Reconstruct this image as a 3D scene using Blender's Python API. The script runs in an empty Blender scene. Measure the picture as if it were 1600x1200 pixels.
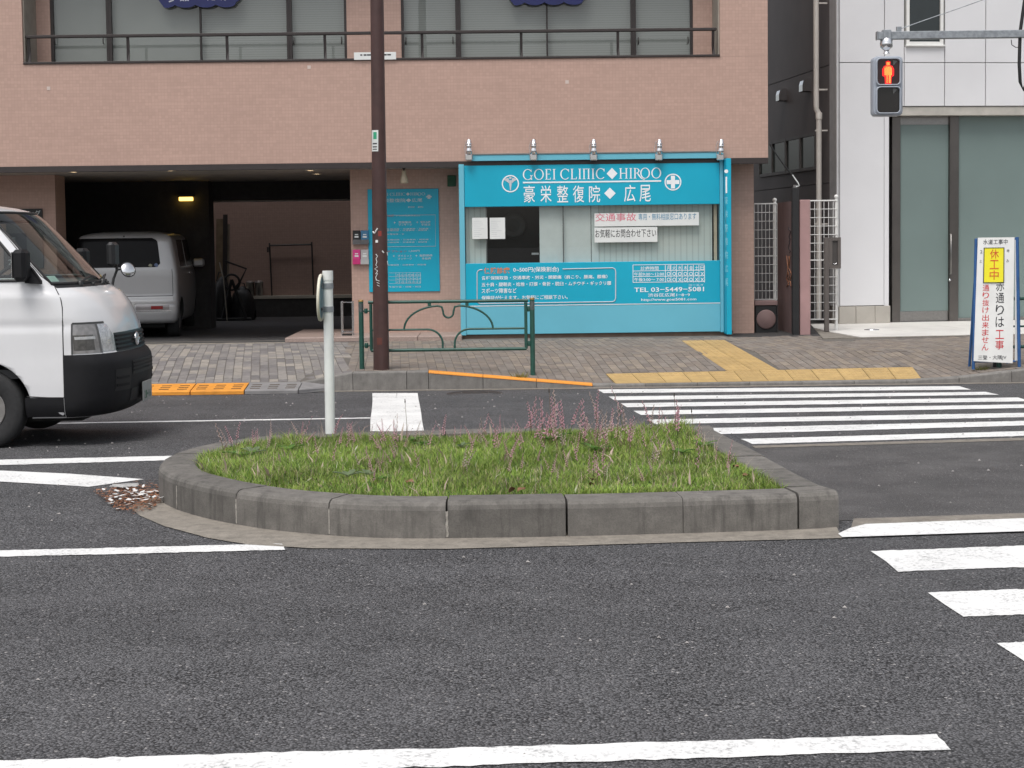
import bpy, math, random
import numpy as np
from mathutils import Vector, Matrix
random.seed(7); rng = np.random.default_rng(7)
SC = bpy.context.scene; COL = SC.collection

# ------------------------------------------------------------------ camera
FPX, TANP, ROLL, CAMZ = 2600.0, 0.06, 0.0125, 1.6
CX, CY = 800.0, 375.0 + FPX * TANP
_p = math.atan(TANP)
_r0, _u0 = Vector((1, 0, 0)), Vector((0, math.sin(_p), math.cos(_p)))
FWD = Vector((0, math.cos(_p), -math.sin(_p)))
RGT = _r0 * math.cos(ROLL) - _u0 * math.sin(ROLL)
UPV = _u0 * math.cos(ROLL) + _r0 * math.sin(ROLL)
cam = bpy.data.cameras.new('camera'); cam.lens = 36.0 * FPX / 1600.0; cam.sensor_width = 36.0
cam.shift_y = -(600.0 - CY) / 1600.0; cam.clip_start = 0.05; cam.clip_end = 2000
cam_o = bpy.data.objects.new('camera', cam); COL.objects.link(cam_o)
M = Matrix.Identity(4)
for i, v in enumerate((RGT, UPV, -FWD)):
    for k in range(3): M[k][i] = v[k]
M.translation = (0, 0, CAMZ); cam_o.matrix_world = M
SC.camera = cam_o

# ------------------------------------------------------------------ sky, sun, exposure
SUN_EL, SUN_AZ = math.radians(62), math.radians(200)      # azimuth from +Y, clockwise
w = bpy.data.worlds.new('World'); SC.world = w; w.use_nodes = True
nt = w.node_tree; nt.nodes.clear()
sky = nt.nodes.new('ShaderNodeTexSky'); sky.sky_type = 'NISHITA'; sky.sun_disc = False
sky.sun_elevation = SUN_EL; sky.sun_rotation = SUN_AZ
sky.air_density = 1.0; sky.dust_density = 4.0; sky.ozone_density = 1.0
hs = nt.nodes.new('ShaderNodeHueSaturation'); hs.inputs['Saturation'].default_value = 0.30
bg = nt.nodes.new('ShaderNodeBackground'); bg.inputs['Strength'].default_value = 0.13
wo = nt.nodes.new('ShaderNodeOutputWorld')
nt.links.new(sky.outputs[0], hs.inputs['Color']); nt.links.new(hs.outputs[0], bg.inputs['Color']); nt.links.new(bg.outputs[0], wo.inputs['Surface'])
sl = bpy.data.lights.new('sun', 'SUN'); sl.energy = 1.3; sl.angle = math.radians(25); sl.color = (1.0, 0.97, 0.93)
so = bpy.data.objects.new('sun', sl); COL.objects.link(so)
_d = Vector((math.sin(SUN_AZ) * math.cos(SUN_EL), math.cos(SUN_AZ) * math.cos(SUN_EL), math.sin(SUN_EL)))
so.rotation_euler = (-_d).to_track_quat('-Z', 'Y').to_euler(); so.location = (0, -5, 30)
SC.view_settings.view_transform = 'Standard'; SC.view_settings.look = 'None'
SC.view_settings.exposure = 0.45; SC.view_settings.gamma = 1.0; SC.view_settings.use_curve_mapping = False
SC.cycles.max_bounces = 6; SC.cycles.diffuse_bounces = 3; SC.cycles.glossy_bounces = 3; SC.cycles.use_denoising = True; SC.cycles.use_adaptive_sampling = True; SC.cycles.adaptive_threshold = 0.02

# ------------------------------------------------------------------ rays: photograph pixel (1600x1200) -> the place
def ray(px, py):
    return FWD + RGT * ((px - CX) / FPX) - UPV * ((py - CY) / FPX)
def atY(px, py, Y):
    d = ray(px, py); t = Y / d.y
    return Vector((d.x * t, Y, CAMZ + d.z * t))
def atZ(px, py, z):
    d = ray(px, py); t = (z - CAMZ) / d.z
    return Vector((d.x * t, d.y * t, z))
class Frame:                                              # a facade plane: local u along it, v into it, z up
    def __init__(s, ox, oy, yaw):
        s.o = Vector((ox, oy, 0)); s.yaw = yaw; s.U = Vector((math.cos(yaw), math.sin(yaw), 0)); s.V = Vector((-math.sin(yaw), math.cos(yaw), 0))
    def uz(s, px, py, v=0.0):
        d = ray(px, py); c = Vector((0, 0, CAMZ)); q = s.o + s.V * v
        t = (q - c).dot(s.V) / d.dot(s.V); P = c + d * t
        return (P - s.o).dot(s.U), P.z
    def u(s, px, py=300, v=0.0): return s.uz(px, py, v)[0]
    def z(s, px, py, v=0.0): return s.uz(px, py, v)[1]
YK = 19.0                                                 # road edge
def zroad(Y):
    if Y < 8.78: return -0.02 * (8.78 - max(Y, 2.0))
    if Y > 13.24: return -0.0175 * (Y - 13.24)
    return 0.0
_kx = [((p - 800) / 2600 * 19.1) for p in (-4000, 470, 552, 669, 925, 1460, 1680, 4000)]
_kz = [0.0, 0.0, 0.112, 0.112, -0.06, -0.06, 0.11, 0.112]
def kerbtop(X): return float(np.interp(X, _kx, _kz))
def zside(X, Y):
    base = 0.112 + 0.028 * (Y - 19.15) / 5.35; k = kerbtop(X)
    if k > base: k = base
    t = min(1.0, max(0.0, (Y - 19.15) / 2.2))
    return k + (base - k) * t
def zg(X, Y):
    return zroad(Y) if Y < YK else zside(X, Y)
def G(px, py, lo=3.0, hi=27.0):                           # pixel -> ground
    d = ray(px, py)
    f = lambda Y: CAMZ + d.z * Y / d.y - zg(d.x * Y / d.y, Y)
    for _ in range(50):
        m = (lo + hi) / 2
        if f(m) > 0: lo = m
        else: hi = m
    return Vector((d.x * lo / d.y, lo, zg(d.x * lo / d.y, lo)))

# ------------------------------------------------------------------ materials
MATS = {}
def newmat(name):
    m = bpy.data.materials.new(name); m.use_nodes = True; t = m.node_tree
    b = t.nodes['Principled BSDF']; MATS[name] = m
    return m, t, b
def N(t, kind, **kw):
    n = t.nodes.new(kind)
    for k, v in kw.items():
        if k in n.inputs: n.inputs[k].default_value = v
        else: setattr(n, k, v)
    return n
def mixc(t, fac, a, b, blend='MIX'):
    n = t.nodes.new('ShaderNodeMix'); n.data_type = 'RGBA'; n.blend_type = blend
    for s, v in ((0, fac), (6, a), (7, b)):
        if isinstance(v, (int, float)): n.inputs[s].default_value = v
        elif isinstance(v, tuple): n.inputs[s].default_value = (*v[:3], 1)
        else: t.links.new(v, n.inputs[s])
    return n.outputs[2]
def ramp(t, src, p0, p1, c0=(0, 0, 0), c1=(1, 1, 1)):
    r = t.nodes.new('ShaderNodeValToRGB'); r.color_ramp.elements[0].position = p0; r.color_ramp.elements[1].position = p1
    r.color_ramp.elements[0].color = (*c0, 1); r.color_ramp.elements[1].color = (*c1, 1)
    t.links.new(src, r.inputs[0]); return r.outputs[0]
def bumpn(t, b, h, s, dist=0.01):
    n = N(t, 'ShaderNodeBump', Strength=s, Distance=dist); t.links.new(h, n.inputs['Height']); t.links.new(n.outputs[0], b.inputs['Normal'])
def noise(t, co, scale, detail=3.0, rough=0.55):
    n = N(t, 'ShaderNodeTexNoise', Scale=scale, Detail=detail, Roughness=rough); t.links.new(co, n.inputs['Vector']); return n.outputs['Fac']
def wpos(t): return t.nodes.new('ShaderNodeNewGeometry').outputs['Position']
def opos(t): return t.nodes.new('ShaderNodeTexCoord').outputs['Object']
def mat(name, col, rough=0.6, var=0.12, scale=6.0, bump=0.0, bscale=80.0, metal=0.0, spec=0.5, coat=0.0, dirt=0.0, rand=0.0):
    if name in MATS: return MATS[name]
    m, t, b = newmat(name); co = wpos(t)
    lo = tuple(c * (1 - var) for c in col); hi = tuple(min(1, c * (1 + var)) for c in col)
    c = mixc(t, ramp(t, noise(t, co, scale), 0.3, 0.7), lo, hi)
    if dirt:
        c = mixc(t, ramp(t, noise(t, co, scale * 0.35, 6, 0.7), 0.5, 0.75, (0, 0, 0), (dirt,) * 3), c, tuple(x * 0.35 for x in col))
    if rand:
        oi = t.nodes.new('ShaderNodeObjectInfo'); mr = N(t, 'ShaderNodeMapRange'); mr.inputs[3].default_value = 1 - rand; mr.inputs[4].default_value = 1 + rand
        t.links.new(oi.outputs['Random'], mr.inputs[0]); g = t.nodes.new('ShaderNodeVectorMath'); g.operation = 'SCALE'
        t.links.new(c, g.inputs[0]); t.links.new(mr.outputs[0], g.inputs['Scale']); c = g.outputs[0]
    t.links.new(c, b.inputs['Base Color'])
    b.inputs['Roughness'].default_value = rough; b.inputs['Metallic'].default_value = metal
    b.inputs['Specular IOR Level'].default_value = spec; b.inputs['Coat Weight'].default_value = coat
    if coat: b.inputs['Coat Roughness'].default_value = 0.08
    if bump: bumpn(t, b, noise(t, co, bscale, 4), bump, 0.004)
    return m
def emis(name, col, s):
    m, t, b = newmat(name); b.inputs['Base Color'].default_value = (*col, 1)
    b.inputs['Emission Color'].default_value = (*col, 1); b.inputs['Emission Strength'].default_value = s; m.cycles.emission_sampling = 'NONE'; return m

def asphalt(name, c0, c1, gscale, speck, bump, patch=0.25):
    m, t, b = newmat(name); co = wpos(t)
    v = N(t, 'ShaderNodeTexVoronoi', Scale=gscale); t.links.new(co, v.inputs['Vector'])
    sep = t.nodes.new('ShaderNodeSeparateColor'); t.links.new(v.outputs['Color'], sep.inputs[0])
    stone = mixc(t, sep.outputs[0], c0, c1)
    c = mixc(t, ramp(t, v.outputs['Distance'], 0.35, 0.70), stone, tuple(x * 0.13 for x in c0))
    c = mixc(t, ramp(t, noise(t, co, gscale * 0.5, 2), 0.35, 0.65, (0, 0, 0), (0.35,) * 3), c, tuple(x * 0.5 for x in c0))
    c = mixc(t, ramp(t, sep.outputs[1], 0.985, 0.995, (0, 0, 0), (speck,) * 3), c, (0.45, 0.43, 0.42))
    big = noise(t, co, 0.55, 5, 0.62)
    c = mixc(t, ramp(t, big, 0.35, 0.68, (0, 0, 0), (patch,) * 3), c, tuple(x * 0.55 for x in c0))
    c = mixc(t, ramp(t, noise(t, co, 2.3, 4), 0.4, 0.7, (0, 0, 0), (patch * 0.8,) * 3), c, tuple(x * 1.5 for x in c1))
    mp = N(t, 'ShaderNodeMapping'); mp.inputs['Scale'].default_value = (0.05, 0.9, 1); t.links.new(co, mp.inputs[0])
    c = mixc(t, ramp(t, noise(t, mp.outputs[0], 1.0, 4, 0.6), 0.42, 0.62, (0, 0, 0), (0.20,) * 3), c, tuple(x * 0.45 for x in c0))
    c = mixc(t, ramp(t, noise(t, co, 0.8, 3, 0.5), 0.66, 0.72, (0, 0, 0), (0.22,) * 3), c, tuple(x * 0.3 for x in c0))
    t.links.new(c, b.inputs['Base Color']); b.inputs['Roughness'].default_value = 0.72
    b.inputs['Specular IOR Level'].default_value = 0.35
    iv = N(t, 'ShaderNodeMath', operation='SUBTRACT'); iv.inputs[0].default_value = 1.0; t.links.new(v.outputs['Distance'], iv.inputs[1])
    bumpn(t, b, iv.outputs[0], bump, 0.006); return m
A_NEAR = asphalt('asphalt_open_graded', (0.074, 0.0735, 0.077), (0.203, 0.201, 0.210), 100, 0.6, 0.8, 0.10)
A_OLD = asphalt('asphalt_old', (0.100, 0.096, 0.096), (0.140, 0.134, 0.133), 150, 0.6, 0.35, 0.30)
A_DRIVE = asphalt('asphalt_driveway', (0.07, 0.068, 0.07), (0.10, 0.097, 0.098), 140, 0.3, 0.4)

def paint(name, col, wear=0.5):
    m, t, b = newmat(name); co = wpos(t)
    n1 = noise(t, co, 55, 3, 0.6); n2 = noise(t, co, 3.2, 5, 0.7)
    mul = N(t, 'ShaderNodeMath', operation='MULTIPLY'); t.links.new(ramp(t, n1, 0.50, 0.66), mul.inputs[0]); t.links.new(ramp(t, n2, 0.42, 0.70, (0, 0, 0), (wear,) * 3), mul.inputs[1])
    c = mixc(t, ramp(t, noise(t, co, 1.6, 6, 0.7), 0.35, 0.75), col, tuple(x * 0.76 for x in col))
    c = mixc(t, ramp(t, noise(t, co, 140, 2), 0.3, 0.75), c, tuple(x * 0.88 for x in col))
    c = mixc(t, mul.outputs[0], c, (0.075, 0.073, 0.076))
    t.links.new(c, b.inputs['Base Color']); b.inputs['Roughness'].default_value = 0.65
    bumpn(t, b, n1, 0.35, 0.003); return m
P_WHITE = paint('road_paint_white', (0.78, 0.78, 0.77), 0.95)
P_ORANGE = paint('kerb_paint_orange', (0.80, 0.30, 0.03), 0.5)

def concrete(name, col, stain=0.5, scale=9.0):
    m, t, b = newmat(name); co = wpos(t)
    c = mixc(t, ramp(t, noise(t, co, scale, 6, 0.65), 0.3, 0.7), tuple(x * 0.72 for x in col), tuple(x * 1.2 for x in col))
    c = mixc(t, ramp(t, noise(t, co, scale * 12, 3), 0.45, 0.7, (0, 0, 0), (0.5,) * 3), c, tuple(x * 0.6 for x in col))
    mp = N(t, 'ShaderNodeMapping'); mp.inputs['Scale'].default_value = (1, 1, 0.12); t.links.new(co, mp.inputs[0])
    c = mixc(t, ramp(t, noise(t, mp.outputs[0], 14, 4, 0.7), 0.5, 0.72, (0, 0, 0), (stain,) * 3), c, tuple(x * 0.42 for x in col))
    oi = t.nodes.new('ShaderNodeObjectInfo'); mr = N(t, 'ShaderNodeMapRange'); mr.inputs[3].default_value = 0.86; mr.inputs[4].default_value = 1.12
    t.links.new(oi.outputs['Random'], mr.inputs[0]); g = t.nodes.new('ShaderNodeVectorMath'); g.operation = 'SCALE'
    t.links.new(c, g.inputs[0]); t.links.new(mr.outputs[0], g.inputs['Scale'])
    t.links.new(g.outputs[0], b.inputs['Base Color']); b.inputs['Roughness'].default_value = 0.88
    bumpn(t, b, noise(t, co, 160, 3), 0.4, 0.004); return m
C_KERB = concrete('kerb_concrete', (0.150, 0.140, 0.127), 0.85)
C_GUT = concrete('gutter_concrete', (0.225, 0.202, 0.172), 0.6)
C_FAR = concrete('far_kerb_concrete', (0.20, 0.19, 0.178), 0.45)
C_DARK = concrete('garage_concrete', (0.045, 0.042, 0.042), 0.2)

def tiles(name, col, grout, tw=0.095, th=0.047, mort=0.004, off=0.5, var=0.16, rough=0.5):
    m, t, b = newmat(name); co = opos(t)
    s = t.nodes.new('ShaderNodeSeparateXYZ'); t.links.new(co, s.inputs[0])
    ge = t.nodes.new('ShaderNodeTexCoord'); sn = t.nodes.new('ShaderNodeSeparateXYZ'); t.links.new(ge.outputs['Normal'], sn.inputs[0])
    ab = N(t, 'ShaderNodeMath', operation='ABSOLUTE'); t.links.new(sn.outputs[0], ab.inputs[0])
    gt = N(t, 'ShaderNodeMath', operation='GREATER_THAN'); t.links.new(ab.outputs[0], gt.inputs[0]); gt.inputs[1].default_value = 0.7
    mx = t.nodes.new('ShaderNodeMix'); t.links.new(gt.outputs[0], mx.inputs[0]); t.links.new(s.outputs[0], mx.inputs[2]); t.links.new(s.outputs[1], mx.inputs[3])
    cb = t.nodes.new('ShaderNodeCombineXYZ'); t.links.new(mx.outputs[0], cb.inputs[0]); t.links.new(s.outputs[2], cb.inputs[1])
    br = t.nodes.new('ShaderNodeTexBrick'); br.offset = off; br.squash = 1.0
    br.inputs['Scale'].default_value = 1.0; br.inputs['Mortar Size'].default_value = mort; br.inputs['Brick Width'].default_value = tw; br.inputs['Row Height'].default_value = th
    br.inputs['Mortar Smooth'].default_value = 0.1; br.inputs['Bias'].default_value = 0.0
    br.inputs['Color1'].default_value = (*[x * (1 - var) for x in col], 1); br.inputs['Color2'].default_value = (*[min(1, x * (1 + var)) for x in col], 1)
    br.inputs['Mortar'].default_value = (*grout, 1); t.links.new(cb.outputs[0], br.inputs['Vector'])
    c = mixc(t, ramp(t, noise(t, co, 0.9, 5, 0.65), 0.35, 0.75, (0, 0, 0), (0.30,) * 3), br.outputs['Color'], tuple(x * 0.72 for x in col))
    mp = N(t, 'ShaderNodeMapping'); mp.inputs['Scale'].default_value = (0.5, 0.5, 9); t.links.new(co, mp.inputs[0])
    c = mixc(t, ramp(t, noise(t, mp.outputs[0], 2.2, 4), 0.5, 0.75, (0, 0, 0), (0.32,) * 3), c, tuple(min(1, x * 1.22) for x in col))
    t.links.new(c, b.inputs['Base Color']); b.inputs['Roughness'].default_value = rough; b.inputs['Specular IOR Level'].default_value = 0.35
    bumpn(t, b, br.outputs['Fac'], -0.35, 0.003); return m
T_PINK = tiles('pink_mosaic_tile', (0.450, 0.305, 0.252), (0.400, 0.270, 0.225), 0.048, 0.048, 0.0030, 0.0, 0.055)
T_CREAM = mat('cream_render', (0.30, 0.27, 0.23), 0.7)
T_WHITE = mat('white_panel', (0.66, 0.66, 0.675), 0.42, 0.03, 0.8, dirt=0.10)
def glass(name, col=(0.9, 0.95, 0.93), rough=0.0, alpha=0.12, tint=(0.02, 0.025, 0.025)):
    m, t, b = newmat(name)                               # thin pane: clear film with a mirror reflection
    tr = N(t, 'ShaderNodeBsdfTransparent'); tr.inputs[0].default_value = (*col, 1)
    gl = N(t, 'ShaderNodeBsdfGlossy', Roughness=rough); gl.inputs[0].default_value = (1, 1, 1, 1)
    lw = N(t, 'ShaderNodeLayerWeight', Blend=0.5); pw = N(t, 'ShaderNodeMath', operation='POWER'); pw.inputs[1].default_value = 5.0; t.links.new(lw.outputs['Facing'], pw.inputs[0])
    ma = N(t, 'ShaderNodeMath', operation='MULTIPLY_ADD'); ma.inputs[1].default_value = 0.92; ma.inputs[2].default_value = 0.07; t.links.new(pw.outputs[0], ma.inputs[0]); mx = t.nodes.new('ShaderNodeMixShader')
    t.links.new(ma.outputs[0], mx.inputs[0]); t.links.new(tr.outputs[0], mx.inputs[1]); t.links.new(gl.outputs[0], mx.inputs[2])
    df = N(t, 'ShaderNodeBsdfDiffuse'); df.inputs[0].default_value = (*tint, 1); m2 = t.nodes.new('ShaderNodeMixShader'); m2.inputs[0].default_value = alpha
    t.links.new(mx.outputs[0], m2.inputs[1]); t.links.new(df.outputs[0], m2.inputs[2])
    t.links.new(m2.outputs[0], t.nodes['Material Output'].inputs['Surface']); return m
GL_CLEAR = glass('window_glass', (0.95, 0.97, 0.96), alpha=0.03)
GL_CAR = glass('car_glass', (0.72, 0.78, 0.75), alpha=0.05)
M_DKBROWN = mat('dark_brown_metal', (0.030, 0.023, 0.022), 0.45, 0.1)
M_BLACK = mat('black_plastic', (0.012, 0.012, 0.013), 0.5, 0.15, 20)
M_RUBBER = mat('tyre_rubber', (0.018, 0.018, 0.019), 0.8, 0.2, 30, 0.3)
M_CHROME = mat('chrome', (0.75, 0.75, 0.76), 0.16, 0.04, metal=1.0)
M_STEEL = mat('brushed_steel', (0.30, 0.29, 0.28), 0.35, 0.08, 30, metal=1.0)
M_GALV = mat('galvanised_steel', (0.30, 0.32, 0.34), 0.5, 0.22, 25, metal=0.6)
M_WHITE = mat('white_paint', (0.72, 0.72, 0.70), 0.4, 0.05, 5, dirt=0.12)
M_PAPER = mat('white_paper', (0.66, 0.68, 0.67), 0.7, 0.03)
M_INK = mat('black_ink', (0.03, 0.03, 0.035), 0.6)
M_RED = mat('red_ink', (0.55, 0.03, 0.04), 0.6)
M_PINKINK = mat('pink_ink', (0.60, 0.16, 0.22), 0.6)
M_BLUEINK = mat('blue_ink', (0.06, 0.22, 0.36), 0.6)
M_TEAL = mat('teal_sign_panel', (0.0, 0.355, 0.515), 0.38, 0.05, 1.2)
M_LBLUE = mat('light_blue_panel', (0.125, 0.430, 0.550), 0.42, 0.04, 1.5, dirt=0.08)
M_LETTER = mat('white_vinyl_letter', (0.80, 0.82, 0.84), 0.4, 0.02)
M_LETTER2 = mat('silver_vinyl_letter', (0.52, 0.54, 0.58), 0.35, 0.03)
M_ORANGEINK = mat('orange_vinyl_letter', (0.62, 0.22, 0.10), 0.4, 0.03)
M_GREEN = mat('dark_green_paint', (0.016, 0.072, 0.055), 0.38, 0.15, 12, dirt=0.25)

# ------------------------------------------------------------------ mesh builder and scene records
class MB:
    def __init__(s): s.v = []; s.f = []; s.m = []; s.sm = []; s.cur = 0; s.smooth = False
    def add(s, vs, fs, smooth=None):
        b = len(s.v); s.v += [tuple(x) for x in vs]
        sm = s.smooth if smooth is None else smooth
        for f in fs: s.f.append([b + i for i in f]); s.m.append(s.cur); s.sm.append(sm)
        return s
    def box(s, x0, x1, y0, y1, z0, z1, bev=0.0):
        if x0 > x1: x0, x1 = x1, x0
        if y0 > y1: y0, y1 = y1, y0
        if z0 > z1: z0, z1 = z1, z0
        if bev <= 0:
            vs = [(x, y, z) for z in (z0, z1) for y in (y0, y1) for x in (x0, x1)]
            return s.add(vs, [(0, 2, 3, 1), (4, 5, 7, 6), (0, 1, 5, 4), (2, 6, 7, 3), (0, 4, 6, 2), (1, 3, 7, 5)])
        b = min(bev, (x1 - x0) / 2.1, (y1 - y0) / 2.1, (z1 - z0) / 2.1)
        vs = []; fs = []; idx = {}
        X, Y, Z = (x0, x1), (y0, y1), (z0, z1)
        for i in (0, 1):
            for j in (0, 1):
                for k in (0, 1):
                    p = (X[i], Y[j], Z[k]); d = (b if i == 0 else -b, b if j == 0 else -b, b if k == 0 else -b)
                    for a in range(3):
                        q = [p[c] + (0 if c == a else d[c]) for c in range(3)]
                        idx[i, j, k, a] = len(vs); vs.append(q)
        for a in range(3):
            o = [c for c in range(3) if c != a]
            for e in (0, 1):
                q = []
                for (m1, m2) in ((0, 0), (1, 0), (1, 1), (0, 1)):
                    t = [0, 0, 0]; t[a] = e; t[o[0]] = m1; t[o[1]] = m2; q.append(idx[(*t, a)])
                fs.append(q)
        for a in range(3):
            o = [c for c in range(3) if c != a]
            for m1 in (0, 1):
                for m2 in (0, 1):
                    t = [0, 0, 0]; t[o[0]] = m1; t[o[1]] = m2; t0 = list(t); t1 = list(t); t0[a] = 0; t1[a] = 1
                    fs.append([idx[(*t0, o[0])], idx[(*t1, o[0])], idx[(*t1, o[1])], idx[(*t0, o[1])]])
        for i in (0, 1):
            for j in (0, 1):
                for k in (0, 1): fs.append([idx[i, j, k, 0], idx[i, j, k, 1], idx[i, j, k, 2]])
        return s.add(vs, fs)
    def tube(s, pts, r, n=10, caps=True, closed=False):
        pts = [Vector(p) for p in pts]; k = len(pts); rs = r if isinstance(r, (list, tuple)) else [r] * k
        rings = []; prev = None
        for i, p in enumerate(pts):
            a = pts[(i - 1) % k] if (closed or i > 0) else p; c = pts[(i + 1) % k] if (closed or i < k - 1) else p
            d = (c - a).normalized()
            if prev is None:
                ref = Vector((0, 0, 1)) if abs(d.z) < 0.9 else Vector((1, 0, 0)); nx = d.cross(ref).normalized()
            else: nx = (prev - d * prev.dot(d)).normalized()
            prev = nx; ny = d.cross(nx)
            rings.append([p + nx * (math.cos(2 * math.pi * j / n) * rs[i]) + ny * (math.sin(2 * math.pi * j / n) * rs[i]) for j in range(n)])
        vs = [q for rg in rings for q in rg]; fs = []
        for i in range(k if closed else k - 1):
            for j in range(n):
                a = i * n + j; b = i * n + (j + 1) % n; a2 = ((i + 1) % k) * n + j; b2 = ((i + 1) % k) * n + (j + 1) % n
                fs.append((a, b, b2, a2))
        s.add(vs, fs, True)
        if caps and not closed: s.add(rings[0], [list(range(n))[::-1]], False); s.add(rings[-1], [list(range(n))], False)
        return s
    def lathe(s, o, axis, prof, n=16, smooth=True):
        o = Vector(o); ax = Vector(axis).normalized(); ref = Vector((0, 0, 1)) if abs(ax.z) < 0.9 else Vector((1, 0, 0))
        nx = ax.cross(ref).normalized(); ny = ax.cross(nx); vs = []; fs = []
        for (r, h) in prof:
            for j in range(n):
                a = 2 * math.pi * j / n; vs.append(o + ax * h + nx * (math.cos(a) * r) + ny * (math.sin(a) * r))
        for i in range(len(prof) - 1):
            for j in range(n): fs.append((i * n + j, i * n + (j + 1) % n, (i + 1) * n + (j + 1) % n, (i + 1) * n + j))
        s.add(vs, fs, smooth)
        if prof[0][0] > 1e-4: s.add(vs[:n], [list(range(n))[::-1]], False)
        if prof[-1][0] > 1e-4: s.add(vs[-n:], [list(range(n))], False)
        return s
    def prism(s, poly, off):                               # polygon of 3-D points extruded by a vector
        off = Vector(off); n = len(poly); vs = [Vector(p) for p in poly] + [Vector(p) + off for p in poly]
        return s.add(vs, [list(range(n))[::-1], list(range(n, 2 * n))] + [(i, (i + 1) % n, n + (i + 1) % n, n + i) for i in range(n)])
    def poly(s, pts): return s.add(pts, [list(range(len(pts)))])
    def grid(s, rows, smooth=True):
        k = len(rows[0]); vs = [p for r in rows for p in r]
        return s.add(vs, [(i * k + j, i * k + j + 1, (i + 1) * k + j + 1, (i + 1) * k + j) for i in range(len(rows) - 1) for j in range(k - 1)], smooth)
    def mesh(s, name, mats):
        me = bpy.data.meshes.new(name); me.from_pydata(s.v, [], s.f)
        for m in (mats if isinstance(mats, (list, tuple)) else [mats]): me.materials.append(m)
        me.polygons.foreach_set('material_index', s.m); me.polygons.foreach_set('use_smooth', s.sm); me.update()
        return me
    def build(s, name, mats, parent=None, fixn=True):
        me = s.mesh(name, mats)
        if fixn:
            import bmesh
            bm = bmesh.new(); bm.from_mesh(me); bmesh.ops.recalc_face_normals(bm, faces=bm.faces); bm.to_mesh(me); bm.free()
        o = bpy.data.objects.new(name, me); COL.objects.link(o)
        if parent is not None: o.parent = parent
        return o
def tag(o, label=None, cat=None, group=None, kind=None):
    if label: o['label'] = label
    if cat: o['category'] = cat
    if group: o['group'] = group
    if kind: o['kind'] = kind
    return o
def thing(name, label, cat, loc=(0, 0, 0), rz=0.0, group=None):
    o = bpy.data.objects.new(name, None); COL.objects.link(o); o.location = loc; o.rotation_euler = (0, 0, rz); o.empty_display_size = 0.2
    return tag(o, label, cat, group)
def link(me, name, parent=None, loc=(0, 0, 0), rot=(0, 0, 0)):
    o = bpy.data.objects.new(name, me); COL.objects.link(o); o.location = loc; o.rotation_euler = rot
    if parent is not None: o.parent = parent
    return o
def copytree(o, parent=None):
    c = o.copy(); COL.objects.link(c); c.parent = parent
    for ch in o.children: copytree(ch, c)
    return c

# flat lettering: built-in font, outlines filled as a mesh and fitted to a box on a plane
def glyphs(txt, bold=0.0, res=2):
    c = bpy.data.curves.new('lettering', 'FONT'); c.body = txt; c.resolution_u = res; c.offset = bold
    o = bpy.data.objects.new('lettering', c); me = bpy.data.meshes.new_from_object(o)
    v = np.array([x.co[:2] for x in me.vertices]) if len(me.vertices) else np.zeros((0, 2))
    f = [list(p.vertices) for p in me.polygons]
    bpy.data.objects.remove(o); bpy.data.curves.remove(c); bpy.data.meshes.remove(me)
    return v, f
def text(mb, txt, org, ax, up, wid, hei, bold=0.0, keep=False, align='C'):
    """txt fitted to wid x hei; org is the lower left corner, ax / up unit vectors"""
    v, f = glyphs(txt, bold)
    if not len(v): return
    mn, mx = v.min(0), v.max(0); sx, sy = wid / max(1e-6, mx[0] - mn[0]), hei / max(1e-6, mx[1] - mn[1])
    if keep: sx = sy = min(sx, sy)
    dx = (wid - (mx[0] - mn[0]) * sx) * {'L': 0, 'C': 0.5, 'R': 1}[align]; dy = (hei - (mx[1] - mn[1]) * sy) / 2
    org, ax, up = Vector(org), Vector(ax), Vector(up)
    mb.add([org + ax * ((p[0] - mn[0]) * sx + dx) + up * ((p[1] - mn[1]) * sy + dy) for p in v], f)

# ================================================================== THE GROUND
def lerp(a, b, t): return a + (b - a) * t
gm = MB(); gm.poly([(-400, -400, -0.6), (400, -400, -0.6), (400, 400, -0.6), (-400, 400, -0.6)])
tag(gm.build('ground', mat('bare_ground', (0.09, 0.085, 0.08), 0.9)), kind='structure')
m = MB(); ys = [-12, 2.0, 5.5, 8.78, 11, 13.24, 16, 19.02]; xs = [-70, -20, -8, 0, 8, 20, 70]
m.grid([[(x, y, zroad(y)) for x in xs] for y in ys])
road = tag(m.build('road', A_NEAR), kind='structure')
m = MB(); m.box(-70, 70, -12, 19.02, -0.5, -0.45); m.build('road_base', C_DARK, road)

def sheet(name, q, material, parent=road, lift=0.004, nx=10, ny=4):
    """four photograph pixels (far left, far right, near right, near left) laid on the ground"""
    rag = 0.0035 if material is P_WHITE else 0.0; nx = max(nx, 90) if rag else nx; ny = max(ny, 2)
    m = MB(); rows = []
    for j in range(ny + 1):
        t = j / ny; a = (lerp(q[0][0], q[3][0], t), lerp(q[0][1], q[3][1], t)); b = (lerp(q[1][0], q[2][0], t), lerp(q[1][1], q[2][1], t))
        r = []
        for i in range(nx + 1):
            p = G(lerp(a[0], b[0], i / nx), lerp(a[1], b[1], i / nx)); ed = rag if j in (0, ny) or i in (0, nx) else 0.0; r.append((p.x + random.gauss(0, ed), p.y + random.gauss(0, ed * 1.3), p.z + lift))
        rows.append(r)
    m.grid(rows); return m.build(name, material, parent)
def flat(name, pts, material, parent=road, lift=0.004):
    m = MB(); P = [G(*p) for p in pts]; m.poly([(p.x, p.y, p.z + lift) for p in P]); return m.build(name, material, parent)
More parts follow.
